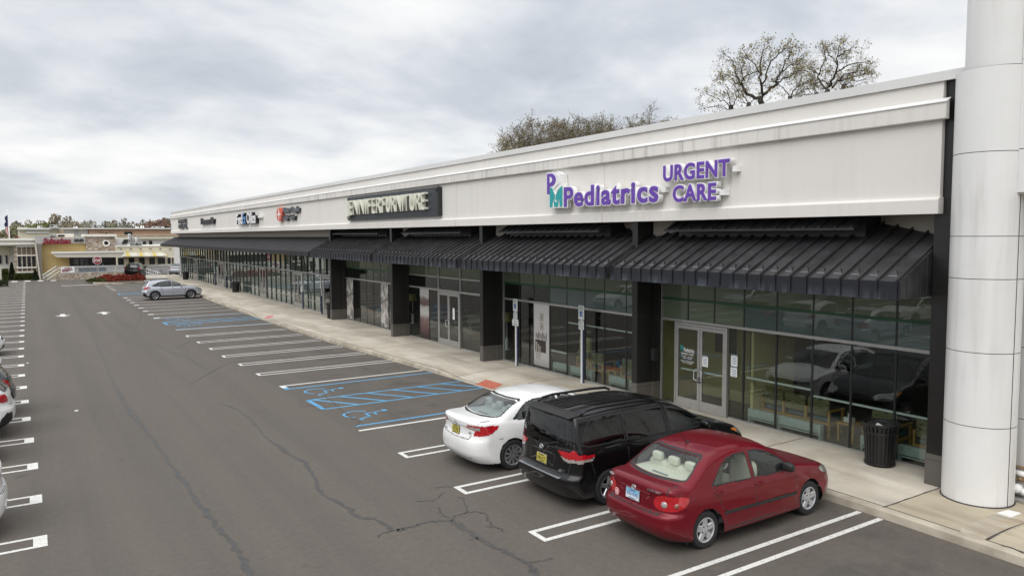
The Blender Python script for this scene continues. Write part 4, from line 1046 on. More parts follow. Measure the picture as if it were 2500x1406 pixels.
# children's clinic: two letter logo, name, two lines to the right
sg = empty('wall_sign', (14.2, 17, 6.3), label='purple and teal clinic sign reading PM Pediatrics urgent care, raised white edged letters', cat='sign', group='signs on the white fascia')
off = Vector(sg.location)
def spart(mb, name, mt): mb.v = [tuple(Vector(p)-off) for p in mb.v]; return mb.build(name, mt, sg)
wall_letters('Pediatrics', pxy(1378.5), pxy(1609), 5.845, 6.46, 14.0, [('purple_letters', 'purple_text', .028, 14.045, 14.06), ('letter_backs', 'return_white', .068, 14.06, 14.20)], sg, space=1.10)
wall_letters('URGENT', pxy(1620.5), pxy(1782), 6.365, 6.785, 14.0, [('purple_letters', 'purple_text', .030, 14.045, 14.06), ('letter_backs', 'return_white', .076, 14.06, 14.20)], sg, space=1.09)
wall_letters('CARE', pxy(1644.5), pxy(1750), 5.815, 6.245, 14.0, [('purple_letters', 'purple_text', .030, 14.045, 14.06), ('letter_backs', 'return_white', .076, 14.06, 14.20)], sg, space=1.09)
yP0, yP1 = pxy(1337.5), pxy(1357); zP0, zP1 = 6.29, 6.94
def arcpts(cy, cz, ry, rz, a0, a1, n=14): return [(cy+ry*math.cos(a), cz+rz*math.sin(a)) for a in np.linspace(a0, a1, n)]
wP = yP0-yP1
Pp = [(yP0, zP0), (yP0-.34*wP, zP0), (yP0-.34*wP, zP0+.24)]+arcpts(yP0-.45*wP, zP1-.205, -.62*wP, .205, -math.pi/2, math.pi/2, 12)+[(yP0, zP1)]
def slab(poly, x0, x1): m_ = MB(); m_.prism(poly[::-1], 0, x0, x1); return m_
spart(slab(Pp, 14.045, 14.06), 'logo_letter', M['purple_text'])
spart(slab(arcpts(yP0-.36*wP, zP1-.20, -.30*wP, .095, -math.pi/2, math.pi/2, 10), 14.04, 14.0445), 'logo_counter', M['return_white'])
yM0, yM1 = pxy(1344), pxy(1374.5); zM0, zM1 = 5.875, 6.50; wM = yM0-yM1
Mp = [(0, 0), (0, .88), (.08, 1), (.22, .92), (.5, .56), (.78, .92), (.92, 1), (1, 1), (1, 0), (.80, 0), (.74, .52), (.66, .0), (.36, .0), (.28, .52), (.20, 0)]
spart(slab([(yM0-u*wM, zM0+v*(zM1-zM0)) for u, v in Mp], 14.045, 14.06), 'logo_letter', M['teal_text'])
bk = MB(); bk.prism([(yP0+.04, zP0-.04), (yP0+.04, zP1+.04), (yP1-.12, zP1+.04), (pxy(1373), zP1-.06), (pxy(1374), zM1+.02), (yM1-.03, zM1+.02), (yM1-.03, zM0-.04), (yM0+.05, zM0-.04), (yM0+.05, zP0-.04)], 0, 14.06, 14.28); spart(bk, 'logo_back', M['return_white'])
tb = MB(); tb.tube([(14.05, yP1-.10, zP1-.03), (14.05, yP1-.20, zP1-.12), (14.05, yP1-.22, zP1-.32), (14.05, yM0-.42*wM, zM1-.02), (14.05, yM0-.30*wM, zM1-.10), (14.04, yM0-.50*wM, zM0+.36), (14.04, yM0-.44*wM, zM0+.20), (14.04, yM0-.56*wM, zM0+.14), (14.04, yM0-.62*wM, zM0+.20)], .014, 6); spart(tb, 'stethoscope_line', M['return_white'])
tb = MB(); tb.tube([(14.04, yM0-.70*wM, zM1-.05), (14.04, yM0-.50*wM, zM0+.36)], .014, 6); spart(tb, 'stethoscope_line', M['return_white'])
for pa, pb, za in ((1610, 1620, 6.17), (1783, 1793, 6.54), (1752, 1766, 6.0)):
    bx = MB(); bx.box((14.14, pxy(pb), za-.07), (14.29, pxy(pa), za+.07)); spart(bx, 'junction_box', M['return_white'])
# furniture shop: dark board with long cream letters
sg = empty('wall_sign', (14.2, 33, 6.3), label='dark grey board with tall cream letters reading Jennifer Furniture', cat='sign', group='signs on the white fascia'); off = Vector(sg.location)
m = MB(); m.box((14.15, 27.72, 5.79), (14.29, 38.14, 6.98)); spart(m, 'board', M['sign_board'])
m = MB(); m.box((14.13, 27.55, 5.79), (14.29, 27.71, 6.98)); spart(m, 'board_edge', M['black_plastic'])
wall_letters('ENNIFER', 37.45, 33.25, 6.06, 6.80, 14, [('cream_letters', 'cream_letter', .0, 13.97, 14.149)], sg, space=1.04)
wall_letters('FURNITURE', 33.05, 28.55, 6.06, 6.80, 14, [('cream_letters', 'cream_letter', .0, 13.97, 14.149)], sg, space=1.04)
m = MB(); m.box((13.97, 37.5, 6.0), (14.149, 37.68, 6.80)); m.lathe([(.001, 13.94), (.085, 13.95), (.085, 14.149)], 18, c=(0, 37.75, 5.98), axis=0); spart(m, 'cream_letters', M['cream_letter'])
m = MB(); m.tube([(14.2, 27.62, 6.98), (14.1, 27.62, 7.06), (14.05, 27.66, 7.0)], .015, 6); m.ball((14.06, 27.60, 6.86), (.05, .04, .09)); spart(m, 'flood_lamp', M['black_plastic'])
# window blinds gallery
sg = empty('wall_sign', (14.2, 49, 6.4), label='red oval with white star and two rows of grey letters reading Hunter Douglas', cat='sign', group='signs on the white fascia'); off = Vector(sg.location)
cy_, cz_ = 50.86, 6.43
m = MB(); m.prism([(cy_+.62*math.cos(a), cz_+.45*math.sin(a)) for a in np.linspace(0, 2*np.pi, 40, endpoint=False)], 0, 14.06, 14.29); spart(m, 'red_oval', M['logo_red'])
m = MB(); st = [(cy_+r_*.60*math.cos(a), cz_+r_*.44*math.sin(a)) for r_, a in [(1.0 if k % 2 == 0 else .20, math.pi/2+k*math.pi/4) for k in range(8)]]; m.prism(st, 0, 14.045, 14.0595); spart(m, 'white_star', M['return_white'])
wall_letters('Hunter Douglas', 50.2, 46.65, 6.40, 6.85, 14, [('upper_row', 'grey_face', .02, 14.12, 14.13), ('upper_row_returns', 'grey_letter', .03, 14.13, 14.29)], sg)
wall_letters('Design Gallery', 50.2, 47.5, 5.98, 6.35, 14, [('lower_row', 'grey_face', .015, 14.12, 14.13), ('lower_row_returns', 'black_text', .03, 14.13, 14.29)], sg)
# copy shop
sg = empty('wall_sign', (14.2, 60, 6.4), label='copy shop sign reading FedEx Office, white and blue letters with black sides', cat='sign', group='signs on the white fascia'); off = Vector(sg.location)
for s_, a, b, z0, z1, mt in (('Fed', 63.2, 61.15, 5.94, 6.62, 'white_text'), ('Ex', 61.05, 60.0, 5.94, 6.80, 'exblue'), ('Office', 59.75, 57.0, 5.94, 6.80, 'white_text')):
    wall_letters(s_, a, b, z0, z1 if s_ != 'Fed' else 6.75, 14, [('letter_faces', mt, .025, 14.02, 14.035), ('letter_sides', 'black_text', .028, 14.036, 14.29)], sg, space=.9)
m = MB(); m.box((14.1, 55.75, 6.32), (14.29, 56.55, 6.50)); spart(m, 'small_box', M['return_white'])
m = MB(); m.box((14.16, 56.55, 6.30), (14.29, 56.9, 6.36)); spart(m, 'bracket', M['black_text'])
# two dark signs far along
sg = empty('wall_sign', (14.2, 75.5, 6.4), label='small dark sign of black letters second from the far end of the fascia', cat='sign', group='signs on the white fascia'); off = Vector(sg.location)
wall_letters('Romanos Bar', 78.8, 72.3, 6.14, 6.76, 14, [('letters', 'black_text', .04, 14.10, 14.29)], sg)
sg = empty('wall_sign', (14.2, 89, 6.4), label='two row grey sign at the far end of the white fascia', cat='sign', group='signs on the white fascia'); off = Vector(sg.location)
wall_letters('MAVRIC', 92.3, 87.2, 6.45, 6.90, 14, [('upper_row', 'grey_letter', .02, 14.12, 14.29)], sg)
wall_letters('REAL', 92.3, 86.8, 5.88, 6.35, 14, [('lower_row', 'grey_letter', .02, 14.12, 14.29)], sg)

# ------------------------------------------------------------------ things on the pavement
def wheelchair_mb(y, z, s, x):
    "small access symbol standing on the sign face (reader's right is -y)"
    m_ = MB(); T = lambda u, v: (x, y-u*s, z+v*s)
    m_.tube([T(0, .8), T(.06, .42), T(.36, .42), T(.5, .12)], .045*s, 5); m_.tube([T(.31*math.cos(a), .24+.31*math.sin(a)) for a in np.linspace(R(118), R(330), 12)], .04*s, 5); m_.ball(T(0, .93), (.01, .08*s, .08*s), nu=8, nv=6); return m_
M['sign_white'] = plain('sign_white', (.62, .64, .62), .5); M['sign_green'] = plain('sign_green', (.05, .22, .10), .5, var=0); M['post_white'] = plain('post_white', (.72, .74, .75), .45); M['post_blue'] = plain('post_blue', (.012, .024, .075), .45)
def bay_sign(y, label, tops, x=14.97, low=None):
    root = empty('parking_sign', (x, y, .14), label=label, cat='sign', group='accessible bay signs on the pavement')
    b = lambda mb, n_, mt: mb.build(n_, mt, root)
    z0 = -.14
    m = MB(); m.box((-.03, -.015, 0), (.012, .045, tops-.14)); b(m, 'post', M['post_white'])
    m = MB(); m.box((.014, -.055, 0), (.05, .0, tops-.5)); b(m, 'post_back', M['post_blue'])
    zt = tops+z0
    m = MB(); m.box((-.05, -.15, zt-.46), (-.035, .15, zt), 0, .01); sgn = b(m, 'sign_plate', M['sign_white'])
    m = MB(); m.box((-.0545, -.075, zt-.37), (-.0505, .075, zt-.19)); m.build('blue_square', M['blue_text'], root)
    wheelchair_mb(-.025, zt-.355, .13, -.057).build('access_symbol', M['white_text'], root)
    for txt, za, h_ in (('RESERVED', zt-.085, .045), ('PARKING', zt-.15, .045)):
        me, co = raw_text(txt, .01, .002); lo, hi = co.min(0), co.max(0); u = (co[:, 0]-lo[0])/(hi[0]-lo[0])*.22-.11; v = za+(co[:, 1]-lo[1])/(hi[1]-lo[1])*h_
        me.vertices.foreach_set('co', np.c_[-.0515-co[:, 2]*.3, -u, v].astype(np.float32).ravel()); me.materials.clear(); me.materials.append(M['sign_green']); link(bpy.data.objects.new('sign_words', me), root)
    m = MB(); m.box((-.05, -.135, zt-.79), (-.035, .135, zt-.49), 0, .008); b(m, 'penalty_plate', M['sign_white'])
    for k, txt in enumerate(('PENALTY', '$250 FIRST', 'OFFENSE', 'TOW AWAY')):
        me, co = raw_text(txt, .005, .002); lo, hi = co.min(0), co.max(0); u = (co[:, 0]-lo[0])/(hi[0]-lo[0])*.20-.10; v = zt-.555-k*.068+(co[:, 1]-lo[1])/(hi[1]-lo[1])*.042
        me.vertices.foreach_set('co', np.c_[-.0515-co[:, 2]*.3, -u, v].astype(np.float32).ravel()); me.materials.clear(); me.materials.append(M['grey_letter']); link(bpy.data.objects.new('penalty_words', me), root)
    if low:
        m = MB(); m.box((-.06, -.22, zt-1.00), (-.045, .20, zt-.765), 0, .008); b(m, 'van_plate', M['sign_white'])
        for k, txt in enumerate(('VAN', 'ACCESSIBLE')):
            me, co = raw_text(txt, .01, .002); lo, hi = co.min(0), co.max(0); wd = .14 if k == 0 else .34; u = (co[:, 0]-lo[0])/(hi[0]-lo[0])*wd-wd/2; v = zt-.86-k*.10+(co[:, 1]-lo[1])/(hi[1]-lo[1])*.06
            me.vertices.foreach_set('co', np.c_[-.0615-co[:, 2]*.3, -u, v].astype(np.float32).ravel()); me.materials.clear(); me.materials.append(M['sign_green']); link(bpy.data.objects.new('van_words', me), root)
    return root
bay_sign(23.04, 'accessible bay sign with three white plates on a white post by the pale poster', 2.64, low=True)
bay_sign(19.10, 'accessible bay sign with two white plates before the clinic windows and baseboard heaters', 2.70)
def blue_post(y, x, label, top=1.15, plates=False):
    root = empty('blue_post', (x, y, .15), label=label, cat='post', group='dark blue posts before the far shops')
    m = MB(); m.box((-.04, -.03, 0), (.04, .03, top)); m.build('post', M['post_blue'], root)
    m = MB(); m.box((-.05, -.035, top+.45), (-.035, .10, top+1.25)); m.build('sign_plate', M['sign_white'], root); m = MB(); m.box((-.033, -.008, top), (.02, .02, top+.5)); m.build('sign_stem', M['post_white'], root)
blue_post(45.1, 14.95, 'dark blue sign post beside the black bin at the first pillar')
blue_post(49.1, 15.0, 'dark blue sign post by the nearest far shop door')
blue_post(72.5, 15.05, 'dark blue sign post nearer of the two beyond the middle bin')
blue_post(77.7, 15.05, 'dark blue sign post farthest along the shop front')

M['bin_black'] = plain('bin_black', (.011, .011, .012), .42)
def litter_bin(x, y, label):
    root = empty('litter_bin', (x, y, .15), label=label, cat='litter bin', group='black slatted bins along the shop front')
    Rb, H = .325, .88
    m = MB(); m.lathe([(.26, .02), (.27, .0), (Rb-.045, .03), (Rb-.035, .70), (Rb-.02, .71), (Rb-.02, .74)], 36, cap=True); m.build('liner', M['bin_black'], root, ang=40)
    m = MB()
    for k in range(26):
        a = 2*math.pi*k/26; d = .075*.5*2*math.pi/26*Rb/.0785
        c0, s0 = math.cos(a), math.sin(a); tx, ty = -s0, c0; w_ = .026; V = []
        for rr_, zz in ((Rb-.04, .03), (Rb-.022, .40), (Rb-.005, .72), (Rb+.035, .87)):
            for sg_, dr_ in ((-1, 0), (1, 0), (1, -.008), (-1, -.008)): V.append((c0*(rr_+dr_)+tx*sg_*w_, s0*(rr_+dr_)+ty*sg_*w_, zz))
        m.add(V, [(b*4+i, b*4+(i+1) % 4, (b+1)*4+(i+1) % 4, (b+1)*4+i) for b in range(3) for i in range(4)])
    m.build('slats', M['bin_black'], root)
    for rr_, zz in ((Rb-.03, .05), (Rb, .70), (Rb+.036, .875)):
        m = MB(); m.lathe([(rr_+.006, zz-.02), (rr_+.012, zz), (rr_+.006, zz+.02), (rr_-.012, zz+.02), (rr_-.012, zz-.02)], 40, cap=False)
        m.build('hoop', M['bin_black'], root, ang=40)
    m = MB(); m.lathe([(Rb-.02, .79), (Rb-.01, .82), (Rb-.06, .855), (.16, .86), (.13, .845), (.13, .78)], 36, cap=False); m.build('lid', M['bin_black'], root, ang=40)
    m = MB(); m.tube([(.12, .0, .74), (.05, .1, .80), (-.06, .06, .79), (-.1, -.05, .78)], [.05, .06, .05, .03], 6); m.build('litter', M['return_white'], root, smooth=True)
litter_bin(14.82, 8.80, 'large black slatted litter bin by the clinic windows nearest the camera')
litter_bin(14.72, 42.55, 'black litter bin standing against the first dark pillar beside a blue post')
litter_bin(14.75, 67.4, 'black litter bin before the glass midway along the far shops')
litter_bin(14.4, 90.3, 'farthest black litter bin near the end of the shop front')

# posters and notices
def poster_mat(name, kind):
    t = NT(name); z = t.n('ShaderNodeSeparateXYZ', {'Vector': t.n('ShaderNodeTexCoord').outputs['Generated']}); u, v = z.outputs[1], z.outputs[2]
    o = t.n('ShaderNodeTexCoord').outputs['Generated']; n_ = t.noise(t.mapp(o, (1, 1.3, 2.4)), 1.6, 4, .5, 1.2)
    if kind == 'bed': c = t.ramp(t.math('ADD', v, t.math('MULTIPLY', t.math('SUBTRACT', n_, .5), .22)), [(.05, (.035, .020, .020)), (.22, (.12, .065, .060)), (.40, (.20, .13, .12)), (.50, (.50, .49, .48)), (.62, (.42, .41, .40)), (.68, (.11, .065, .06)), (.80, (.16, .12, .11)), (.86, (.48, .47, .46))])
    elif kind == 'pale': c = t.ramp(t.math('ADD', v, t.math('MULTIPLY', t.math('SUBTRACT', n_, .5), .05)), [(.02, (.30, .29, .28)), (.12, (.42, .41, .40)), (.5, (.46, .45, .44)), (.95, (.55, .54, .53))])
    else: c = t.ramp(n_, [(.35, (.05, .045, .04)), (.47, (.22, .20, .18)), (.55, (.50, .48, .45)), (.8, (.62, .60, .57))])
    t.B(Base_Color=c, Roughness=.5); return t.m
def poster(y0, y1, z0, z1, mt, label, grp='posters in the shop windows', name='window_poster', x=XG-.006):
    m_ = MB(); m_.box((XG+.006, y0, z0), (XG+.018, y1, z1)); o = m_.build(name, mt); tag(o, label, 'poster', grp); return o
pm = poster_mat('poster_pale', 'pale')
po = poster(21.36, 22.31, .28, 2.53, pm, 'tall pale poster with two framed pictures and dark vases beside an access sign')
m = MB()
def pq(mb, y0, y1, z0, z1, mi, d): mb.box((XG+.006-d, y0, z0), (XG+.0055-d+.0004, y1, z1), mi)
for zc_ in (2.05, 1.72): pq(m, 21.70, 21.93, zc_-.14, zc_+.14, 0, .001); pq(m, 21.75, 21.88, zc_-.10, zc_+.10, 1, .002); pq(m, 21.79, 21.84, zc_-.07, zc_+.07, 2, .003)
pq(m, 21.55, 22.22, .78, 1.22, 3, .001)
for k, (yy, h_) in enumerate(((22.14, 1.10), (22.02, 1.02), (21.92, .95))): pq(m, yy-.035, yy+.035, .52, h_, 0, .002); pq(m, yy-.05, yy+.05, h_-.02, h_+.04, 0, .003)
for k in range(9): a_ = 21.5+.08*k; pq(m, a_, a_+.045, 1.22+.03*(k % 3), 1.52-.05*((k*5) % 3), 3 if k % 2 else 4, .0015+.0002*k)
m.build('poster_print', [plain('print_grey', (.30, .27, .24), .5), plain('print_cream', (.48, .46, .42), .5), plain('print_brown', (.10, .07, .04), .5), plain('print_dark', (.035, .026, .024), .5), plain('print_grey_dark', (.10, .09, .085), .5)], po)
po = poster(30.86, 31.79, .2, 2.52, poster_mat('poster_bed', 'bed'), 'tall dark poster of a made bed left of the furniture shop doors')
poster(40.52, 41.55, .23, 2.51, poster_mat('poster_room', 'room'), 'tall poster of a living room beside the first dark pillar')
poster(35.55, 36.48, .25, 2.51, poster_mat('poster_bath', 'room'), 'tall poster with wall picture at the near end of the furniture window')
def notice(y0, y1, z0, z1, label, lines=5):
    m_ = MB(); m_.box((XG-.034, y0, z0), (XG-.030, y1, z1)); o = m_.build('paper_notice', M['return_white']); tag(o, label, 'notice', 'paper notices on the clinic door')
    m_ = MB(); m_.box((XG-.0352, y0, z1-.035), (XG-.0345, y1, z1-.005)); 
    for k in range(lines): m_.box((XG-.0352, y0+.03, z1-.09-k*.04), (XG-.0345, y1-.03-.02*(k % 2), z1-.075-k*.04))
    m_.build('printed_lines', plain('print_blue', (.10, .17, .28), .6), o)
notice(13.94, 14.15, 1.41, 1.71, 'white notice with blue heading taped to the right clinic door leaf')
notice(12.94, 13.15, 1.57, 1.87, 'upper of two white notices on the pane right of the clinic doors'); notice(12.95, 13.16, 1.29, 1.56, 'lower of two white notices on the pane right of the clinic doors')
# vinyl lettering on the left door leaf
dl = empty('door_lettering', (XG-.03, 14.7, 1.6), label='white vinyl opening hours with small blue logo on the left clinic door', cat='lettering')
for txt, a, b, z0, z1, mt in (('PM', 14.96, 14.86, 1.70, 1.90, 'teal_text'), ('Pediatrics', 14.84, 14.45, 1.72, 1.84, 'white_text'), ('URGENT CARE', 14.93, 14.47, 1.64, 1.69, 'white_text'), ('Monday - Saturday', 14.90, 14.50, 1.57, 1.61, 'white_text'), ('Noon - Midnight', 14.86, 14.54, 1.52, 1.56, 'white_text'), ('Sunday - Select Holidays', 14.94, 14.45, 1.44, 1.48, 'white_text'), ('10 AM - Midnight', 14.87, 14.52, 1.39, 1.43, 'white_text')):
    wall_letters(txt, a, b, z0, z1, 0, [('hours_line', mt, .012, XG-.028, XG-.0255)], dl)
m = MB(); m.box((XG-.09, 14.19, .93), (XG-.05, 14.26, 1.03), 0, .01); m.tube([(XG-.07, 14.20, 1.03), (XG-.07, 14.20, 1.09), (XG-.07, 14.25, 1.09), (XG-.07, 14.25, 1.03)], .008, 6); tag(m.build('key_lockbox', M['black_plastic']), 'small black key lockbox hanging from the clinic door handle', 'lockbox')
m = MB(); m.box((14.9, 15.72, 1.35), (15.1, 15.845, 1.72), 0, .015); m.box((14.92, 15.70, 1.66), (15.08, 15.72, 1.70)); tag(m.build('letter_box', M['black_plastic']), 'black letter box on the dark pillar left of the clinic doors', 'letter box')
m = MB(); m.box((XG-.034, 28.3, 1.35), (XG-.030, 28.48, 1.85)); tag(m.build('paper_notice', M['return_white']), 'narrow white notice on the furniture shop door', 'notice')
m = MB(); m.box((XG-.034, 50.0, 1.2), (XG-.030, 50.25, 1.6)); tag(m.build('paper_notice', M['return_white']), 'white notice on the nearest far shop door', 'notice')

# clinic furniture seen through the glass
M['chair_wood'] = plain('chair_wood', (.42, .25, .075), .45, var=.2, scale=9)
def weave():
    t = NT('chair_back'); o = t.obj(); n_ = t.noise(t.mapp(o, (3, 9, 38)), 1.0, 3, .6); t.B(Roughness=.85, Base_Color=t.ramp(n_, [(.36, (.045, .06, .03)), (.48, (.15, .15, .07)), (.6, (.26, .23, .12)), (.7, (.10, .13, .09))])); return t.m
M['chair_back'] = weave(); M['chair_seat'] = plain('chair_seat', (.06, .13, .15), .85); M['heater'] = plain('heater', (.40, .47, .45), .5, .1); M['rail'] = plain('rail', (.62, .66, .64), .4)
def make_chair(loc, label):
    root = empty('waiting_chair', loc, label=label, cat='chair', group='waiting room chairs behind the clinic glass')
    m = MB(); m.box((.02, -.27, .36), (.52, .27, .47), 0, .03); m.build('seat', M['chair_seat'], root)
    m = MB(); m.box((-.05, -.29, .50), (.04, .29, .90), 0, .03); m.build('backrest', M['chair_back'], root)
    for s_ in (-1, 1):
        m = MB(); m.box((-.06, s_*.31-.025, 0), (-.01, s_*.31+.025, .66)); m.box((.47, s_*.31-.025, 0), (.52, s_*.31+.025, .62)); m.box((-.06, s_*.31-.03, .62), (.54, s_*.31+.03, .66)); m.box((-.01, s_*.31-.02, .30), (.47, s_*.31+.02, .36)); m.build('arm_frame', M['chair_wood'], root)
    m = MB(); m.box((-.05, -.285, .30), (-.01, .285, .36)); m.build('back_rail', M['chair_wood'], root); return root
ch = None
names = {12.15: 'first', 11.5: 'second', 10.85: 'third'}
spec = [(15.78, 12.22, 'left chair of the row of three behind the heater right of the clinic doors'), (15.78, 11.58, 'middle chair of the row of three behind the heater right of the clinic doors'), (15.78, 10.94, 'right chair of the row of three beside the small wooden table'),
        (15.78, 9.28, 'chair beyond the wooden table just left of the big black bin'), (15.78, 8.28, 'chair behind the glass just right of the big black bin'), (15.78, 7.62, 'last chair at the right end behind the heater'),
        (15.78, 20.05, 'left chair of the two behind the access sign post'), (15.78, 19.30, 'chair right behind the access sign post'), (15.78, 17.75, 'chair behind the heater left of the fourth dark pillar'), (15.78, 16.95, 'chair half hidden by the fourth dark pillar')]
for x, y, lb in spec:
    if ch is None: ch = make_chair((x, y, .14), lb)
    else: c = copy_tree(ch); c.location = (x, y, .14); c['label'] = lb
def small_table(y, lb):
    root = empty('side_table', (15.98, y, .14), label=lb, cat='table', group='small wooden tables in the clinic')
    m = MB(); m.box((-.24, -.22, .40), (.26, .22, .44), 0, .008); m.build('table_top', M['chair_wood'], root)
    for sx in (-.20, .22):
        for sy in (-.18, .18): m = MB(); m.box((sx-.022, sy-.022, 0), (sx+.022, sy+.022, .399)); m.build('leg', M['chair_wood'], root)
small_table(10.22, 'small wooden table with tissue box between clinic chairs'); small_table(18.55, 'small wooden table between chairs behind the access sign')
m = MB(); m.box((15.86, 10.12, .585), (16.0, 10.34, .70), 0, .01); m.tube([(15.93, 10.23, .70), (15.94, 10.22, .76), (15.90, 10.25, .79)], [.03, .05, .02], 6); tag(m.build('tissue_box', M['return_white']), 'white tissue box on the small wooden table', 'tissue box')
def heater(y0, y1, lb):
    root = empty('baseboard_heater', (15.42, (y0+y1)/2, .14), label=lb, cat='heater', group='baseboard heaters along the clinic glass'); h = (y1-y0)/2
    m = MB(); m.box((-.06, -h, .10), (.10, h, .37), 0, .02); m.build('casing', M['heater'], root)
    m = MB(); m.box((-.03, -h, .0), (.07, -h+.06, .099)); m.box((-.03, h-.06, .0), (.07, h, .099)); m.build('feet', M['heater'], root)
    m = MB(); m.box((-.062, -h+.05, .15), (-.0605, h-.05, .17)); m.build('slot', M['dark_trim'], root)
heater(11.80, 12.72, 'pale heater beside the clinic doors'); heater(10.6, 11.78, 'pale heater left of the wooden table'); heater(8.82, 9.6, 'pale heater behind the big black bin'); heater(7.65, 8.74, 'pale heater right of the big black bin')
heater(20.4, 21.3, 'pale heater next to the tall pale poster'); heater(19.1, 20.3, 'pale heater behind the access sign post'); heater(17.35, 18.25, 'pale heater in the pane left of the fourth pillar'); heater(16.2, 17.28, 'pale heater partly behind the fourth pillar')
for y0, y1, z, lb in ((10.80, 12.72, 1.32, 'white rail across the glass right of the clinic doors'), (7.65, 10.76, 1.19, 'lower white rail across the glass behind the big bin'), (16.2, 20.3, 2.0, 'high white rail across the glass behind the access sign'), (20.38, 21.3, .92, 'short low white rail beside the pale poster'), (13.45, 15.02, 1.22, 'white push rail across the clinic doors')):
    m = MB(); m.box((XG+.05, y0, z-.022), (XG+.09, y1, z+.022)); tag(m.build('glass_rail', M['rail']), lb, 'rail', 'white rails behind the glass')
# furniture shop display
M['shade'] = plain('shade', (.45, .36, .13), .8); M['sofa'] = plain('sofa', (.30, .28, .24), .9); M['sofa_blue'] = plain('sofa_blue', (.06, .12, .20), .9); M['wood_dark'] = plain('wood_dark', (.10, .045, .025), .4)
def lamp(x, y, h_, lb):
    root = empty('table_lamp', (x, y, .14), label=lb, cat='lamp', group='lamps in the furniture shop')
    m = MB(); m.lathe([(.16, 0), (.16, .03), (.05, .06), (.09, .3), (.05, .5), (.015, .55), (.015, h_)], 20); m.build('base', M['return_white'], root, smooth=True)
    m = MB(); m.lathe([(.24, h_-.05), (.20, h_+.32), (.19, h_+.32), (.23, h_-.05)], 24, cap=False); m.build('shade', M['shade'], root, smooth=True)
lamp(16.8, 26.6, 1.25, 'yellow shaded lamp right of the furniture shop doors'); lamp(17.6, 37.6, 1.3, 'pale shaded lamp at the middle of the furniture window'); lamp(17.2, 38.9, 1.6, 'tall shaded lamp at the left of the furniture window')
def sofa(x, y, ln, mt, lb):
    root = empty('sofa', (x, y, .14), label=lb, cat='sofa', group='sofas in the furniture shop'); h = ln/2
    for nm, lo_, hi_ in (('seat', (-.4, -h+.2, .15), (.45, h-.2, .45)), ('backrest', (.25, -h+.2, .45), (.5, h-.2, .9)), ('armrest', (-.42, -h, .1), (.5, -h+.2, .65)), ('armrest', (-.42, h-.2, .1), (.5, h, .65))):
        m = MB(); m.box(lo_, hi_, 0, .05); m.build(nm, mt, root)
sofa(17.2, 39.9, 1.9, M['sofa'], 'grey sofa behind the living room poster'); sofa(17.3, 34.6, 1.6, M['sofa_blue'], 'blue sofa at the near end of the furniture window'); sofa(17.8, 31.6, 1.7, M['sofa'], 'pale sofa behind the bed poster')
def table(x, y, lb):
    root = empty('dining_table', (x, y, .14), label=lb, cat='table', group='tables in the furniture shop')
    m = MB(); m.box((-.5, -.8, .70), (.5, .8, .75), 0, .01); m.build('table_top', M['wood_dark'], root)
    for sx in (-.42, .42):
        for sy in (-.7, .7): m = MB(); m.box((sx-.035, sy-.035, 0), (sx+.035, sy+.035, .699)); m.build('leg', M['wood_dark'], root)
table(17.4, 36.3, 'dark dining table in the furniture window'); table(17.6, 25.9, 'dark table right of the furniture shop doors')
# ------------------------------------------------------------------ white panelled building with the round column
def panel_mat():
    t = NT('white_panel'); o = t.obj(); a = t.noise(t.mapp(o, (3, 3, .25)), 1.0, 4, .6); b = t.noise(o, .8, 4, .6)
    k = t.ramp(b, [(.3, (.74, .74, .725)), (.7, (.80, .80, .79))]); z = t.n('ShaderNodeSeparateXYZ', {'Vector': o}).outputs[2]
    st = t.math('MULTIPLY', t.ramp(a, [(.46, 0.0), (.72, .75)]), t.ramp(t.noise(t.mapp(o, (.3, .3, .2)), 1.0, 2, .5), [(.4, .1), (.65, 1.0)])); k = t.mix(st, k, (.34, .30, .25))
    t.B(Base_Color=k, Roughness=.42, Specular_IOR_Level=.4, Coat_Weight=.15, Coat_Roughness=.25); return t.m
M['white_panel'] = panel_mat(); M['panel_joint'] = plain('panel_joint', (.02, .02, .02), .8)
WB = empty('panel_building', (14.4, 6.68, .15), label='white panel clad building with a round column at the right edge', cat='building'); wo = Vector(WB.location)
def wpart(mb, name, mt, par=None, **kw): mb.v = [tuple(Vector(p)-wo) for p in mb.v]; return mb.build(name, mt, par or WB, **kw)
CX, CY, CR = 14.43, 6.69, .575
zj = [.15, 1.56, 2.96, 4.30, 4.98, 6.32, 7.80]
jr = lambda px, py: at(px, py, 0, CX-CR*.9).z
zj = [.15, jr(2372, 1040), jr(2376, 860), jr(2380, 681), jr(2383, 577), jr(2390, 372), jr(2395, 165)]
HT = 11.5
colp = None
for a, b in zip(zj, zj[1:]+[HT]):
    rr_ = CR if a < zj[-1]-.01 else CR-.075; cx_ = CX; cy__ = CY-(0 if rr_ == CR else .07); m = MB(); n = 40; pr = []
    for z in (a+.006, b-.006):
        pr.append([(cx_+rr_*math.cos(t_), cy__+rr_*math.sin(t_), z) for t_ in np.linspace(R(78), R(302), n)])
    m.add(pr[0]+pr[1], [(i+1, i, n+i, n+i+1) for i in range(n-1)]); wpart(m, 'column_panel', M['white_panel'], smooth=True)
m = MB(); m.lathe([(CR-.012, .10), (CR-.012, zj[-1])], 40, c=(CX, CY, 0)); m.lathe([(CR-.087, zj[-1]), (CR-.087, HT-.1)], 40, c=(CX, CY-.07, 0)); wpart(m, 'column_core', M['panel_joint'], smooth=False)
m = MB(); m.lathe([(CR+.022, .145), (CR+.018, .165), (CR-.02, .168)], 40, c=(CX, CY, 0), cap=False); wpart(m, 'column_foot', M['panel_joint'])
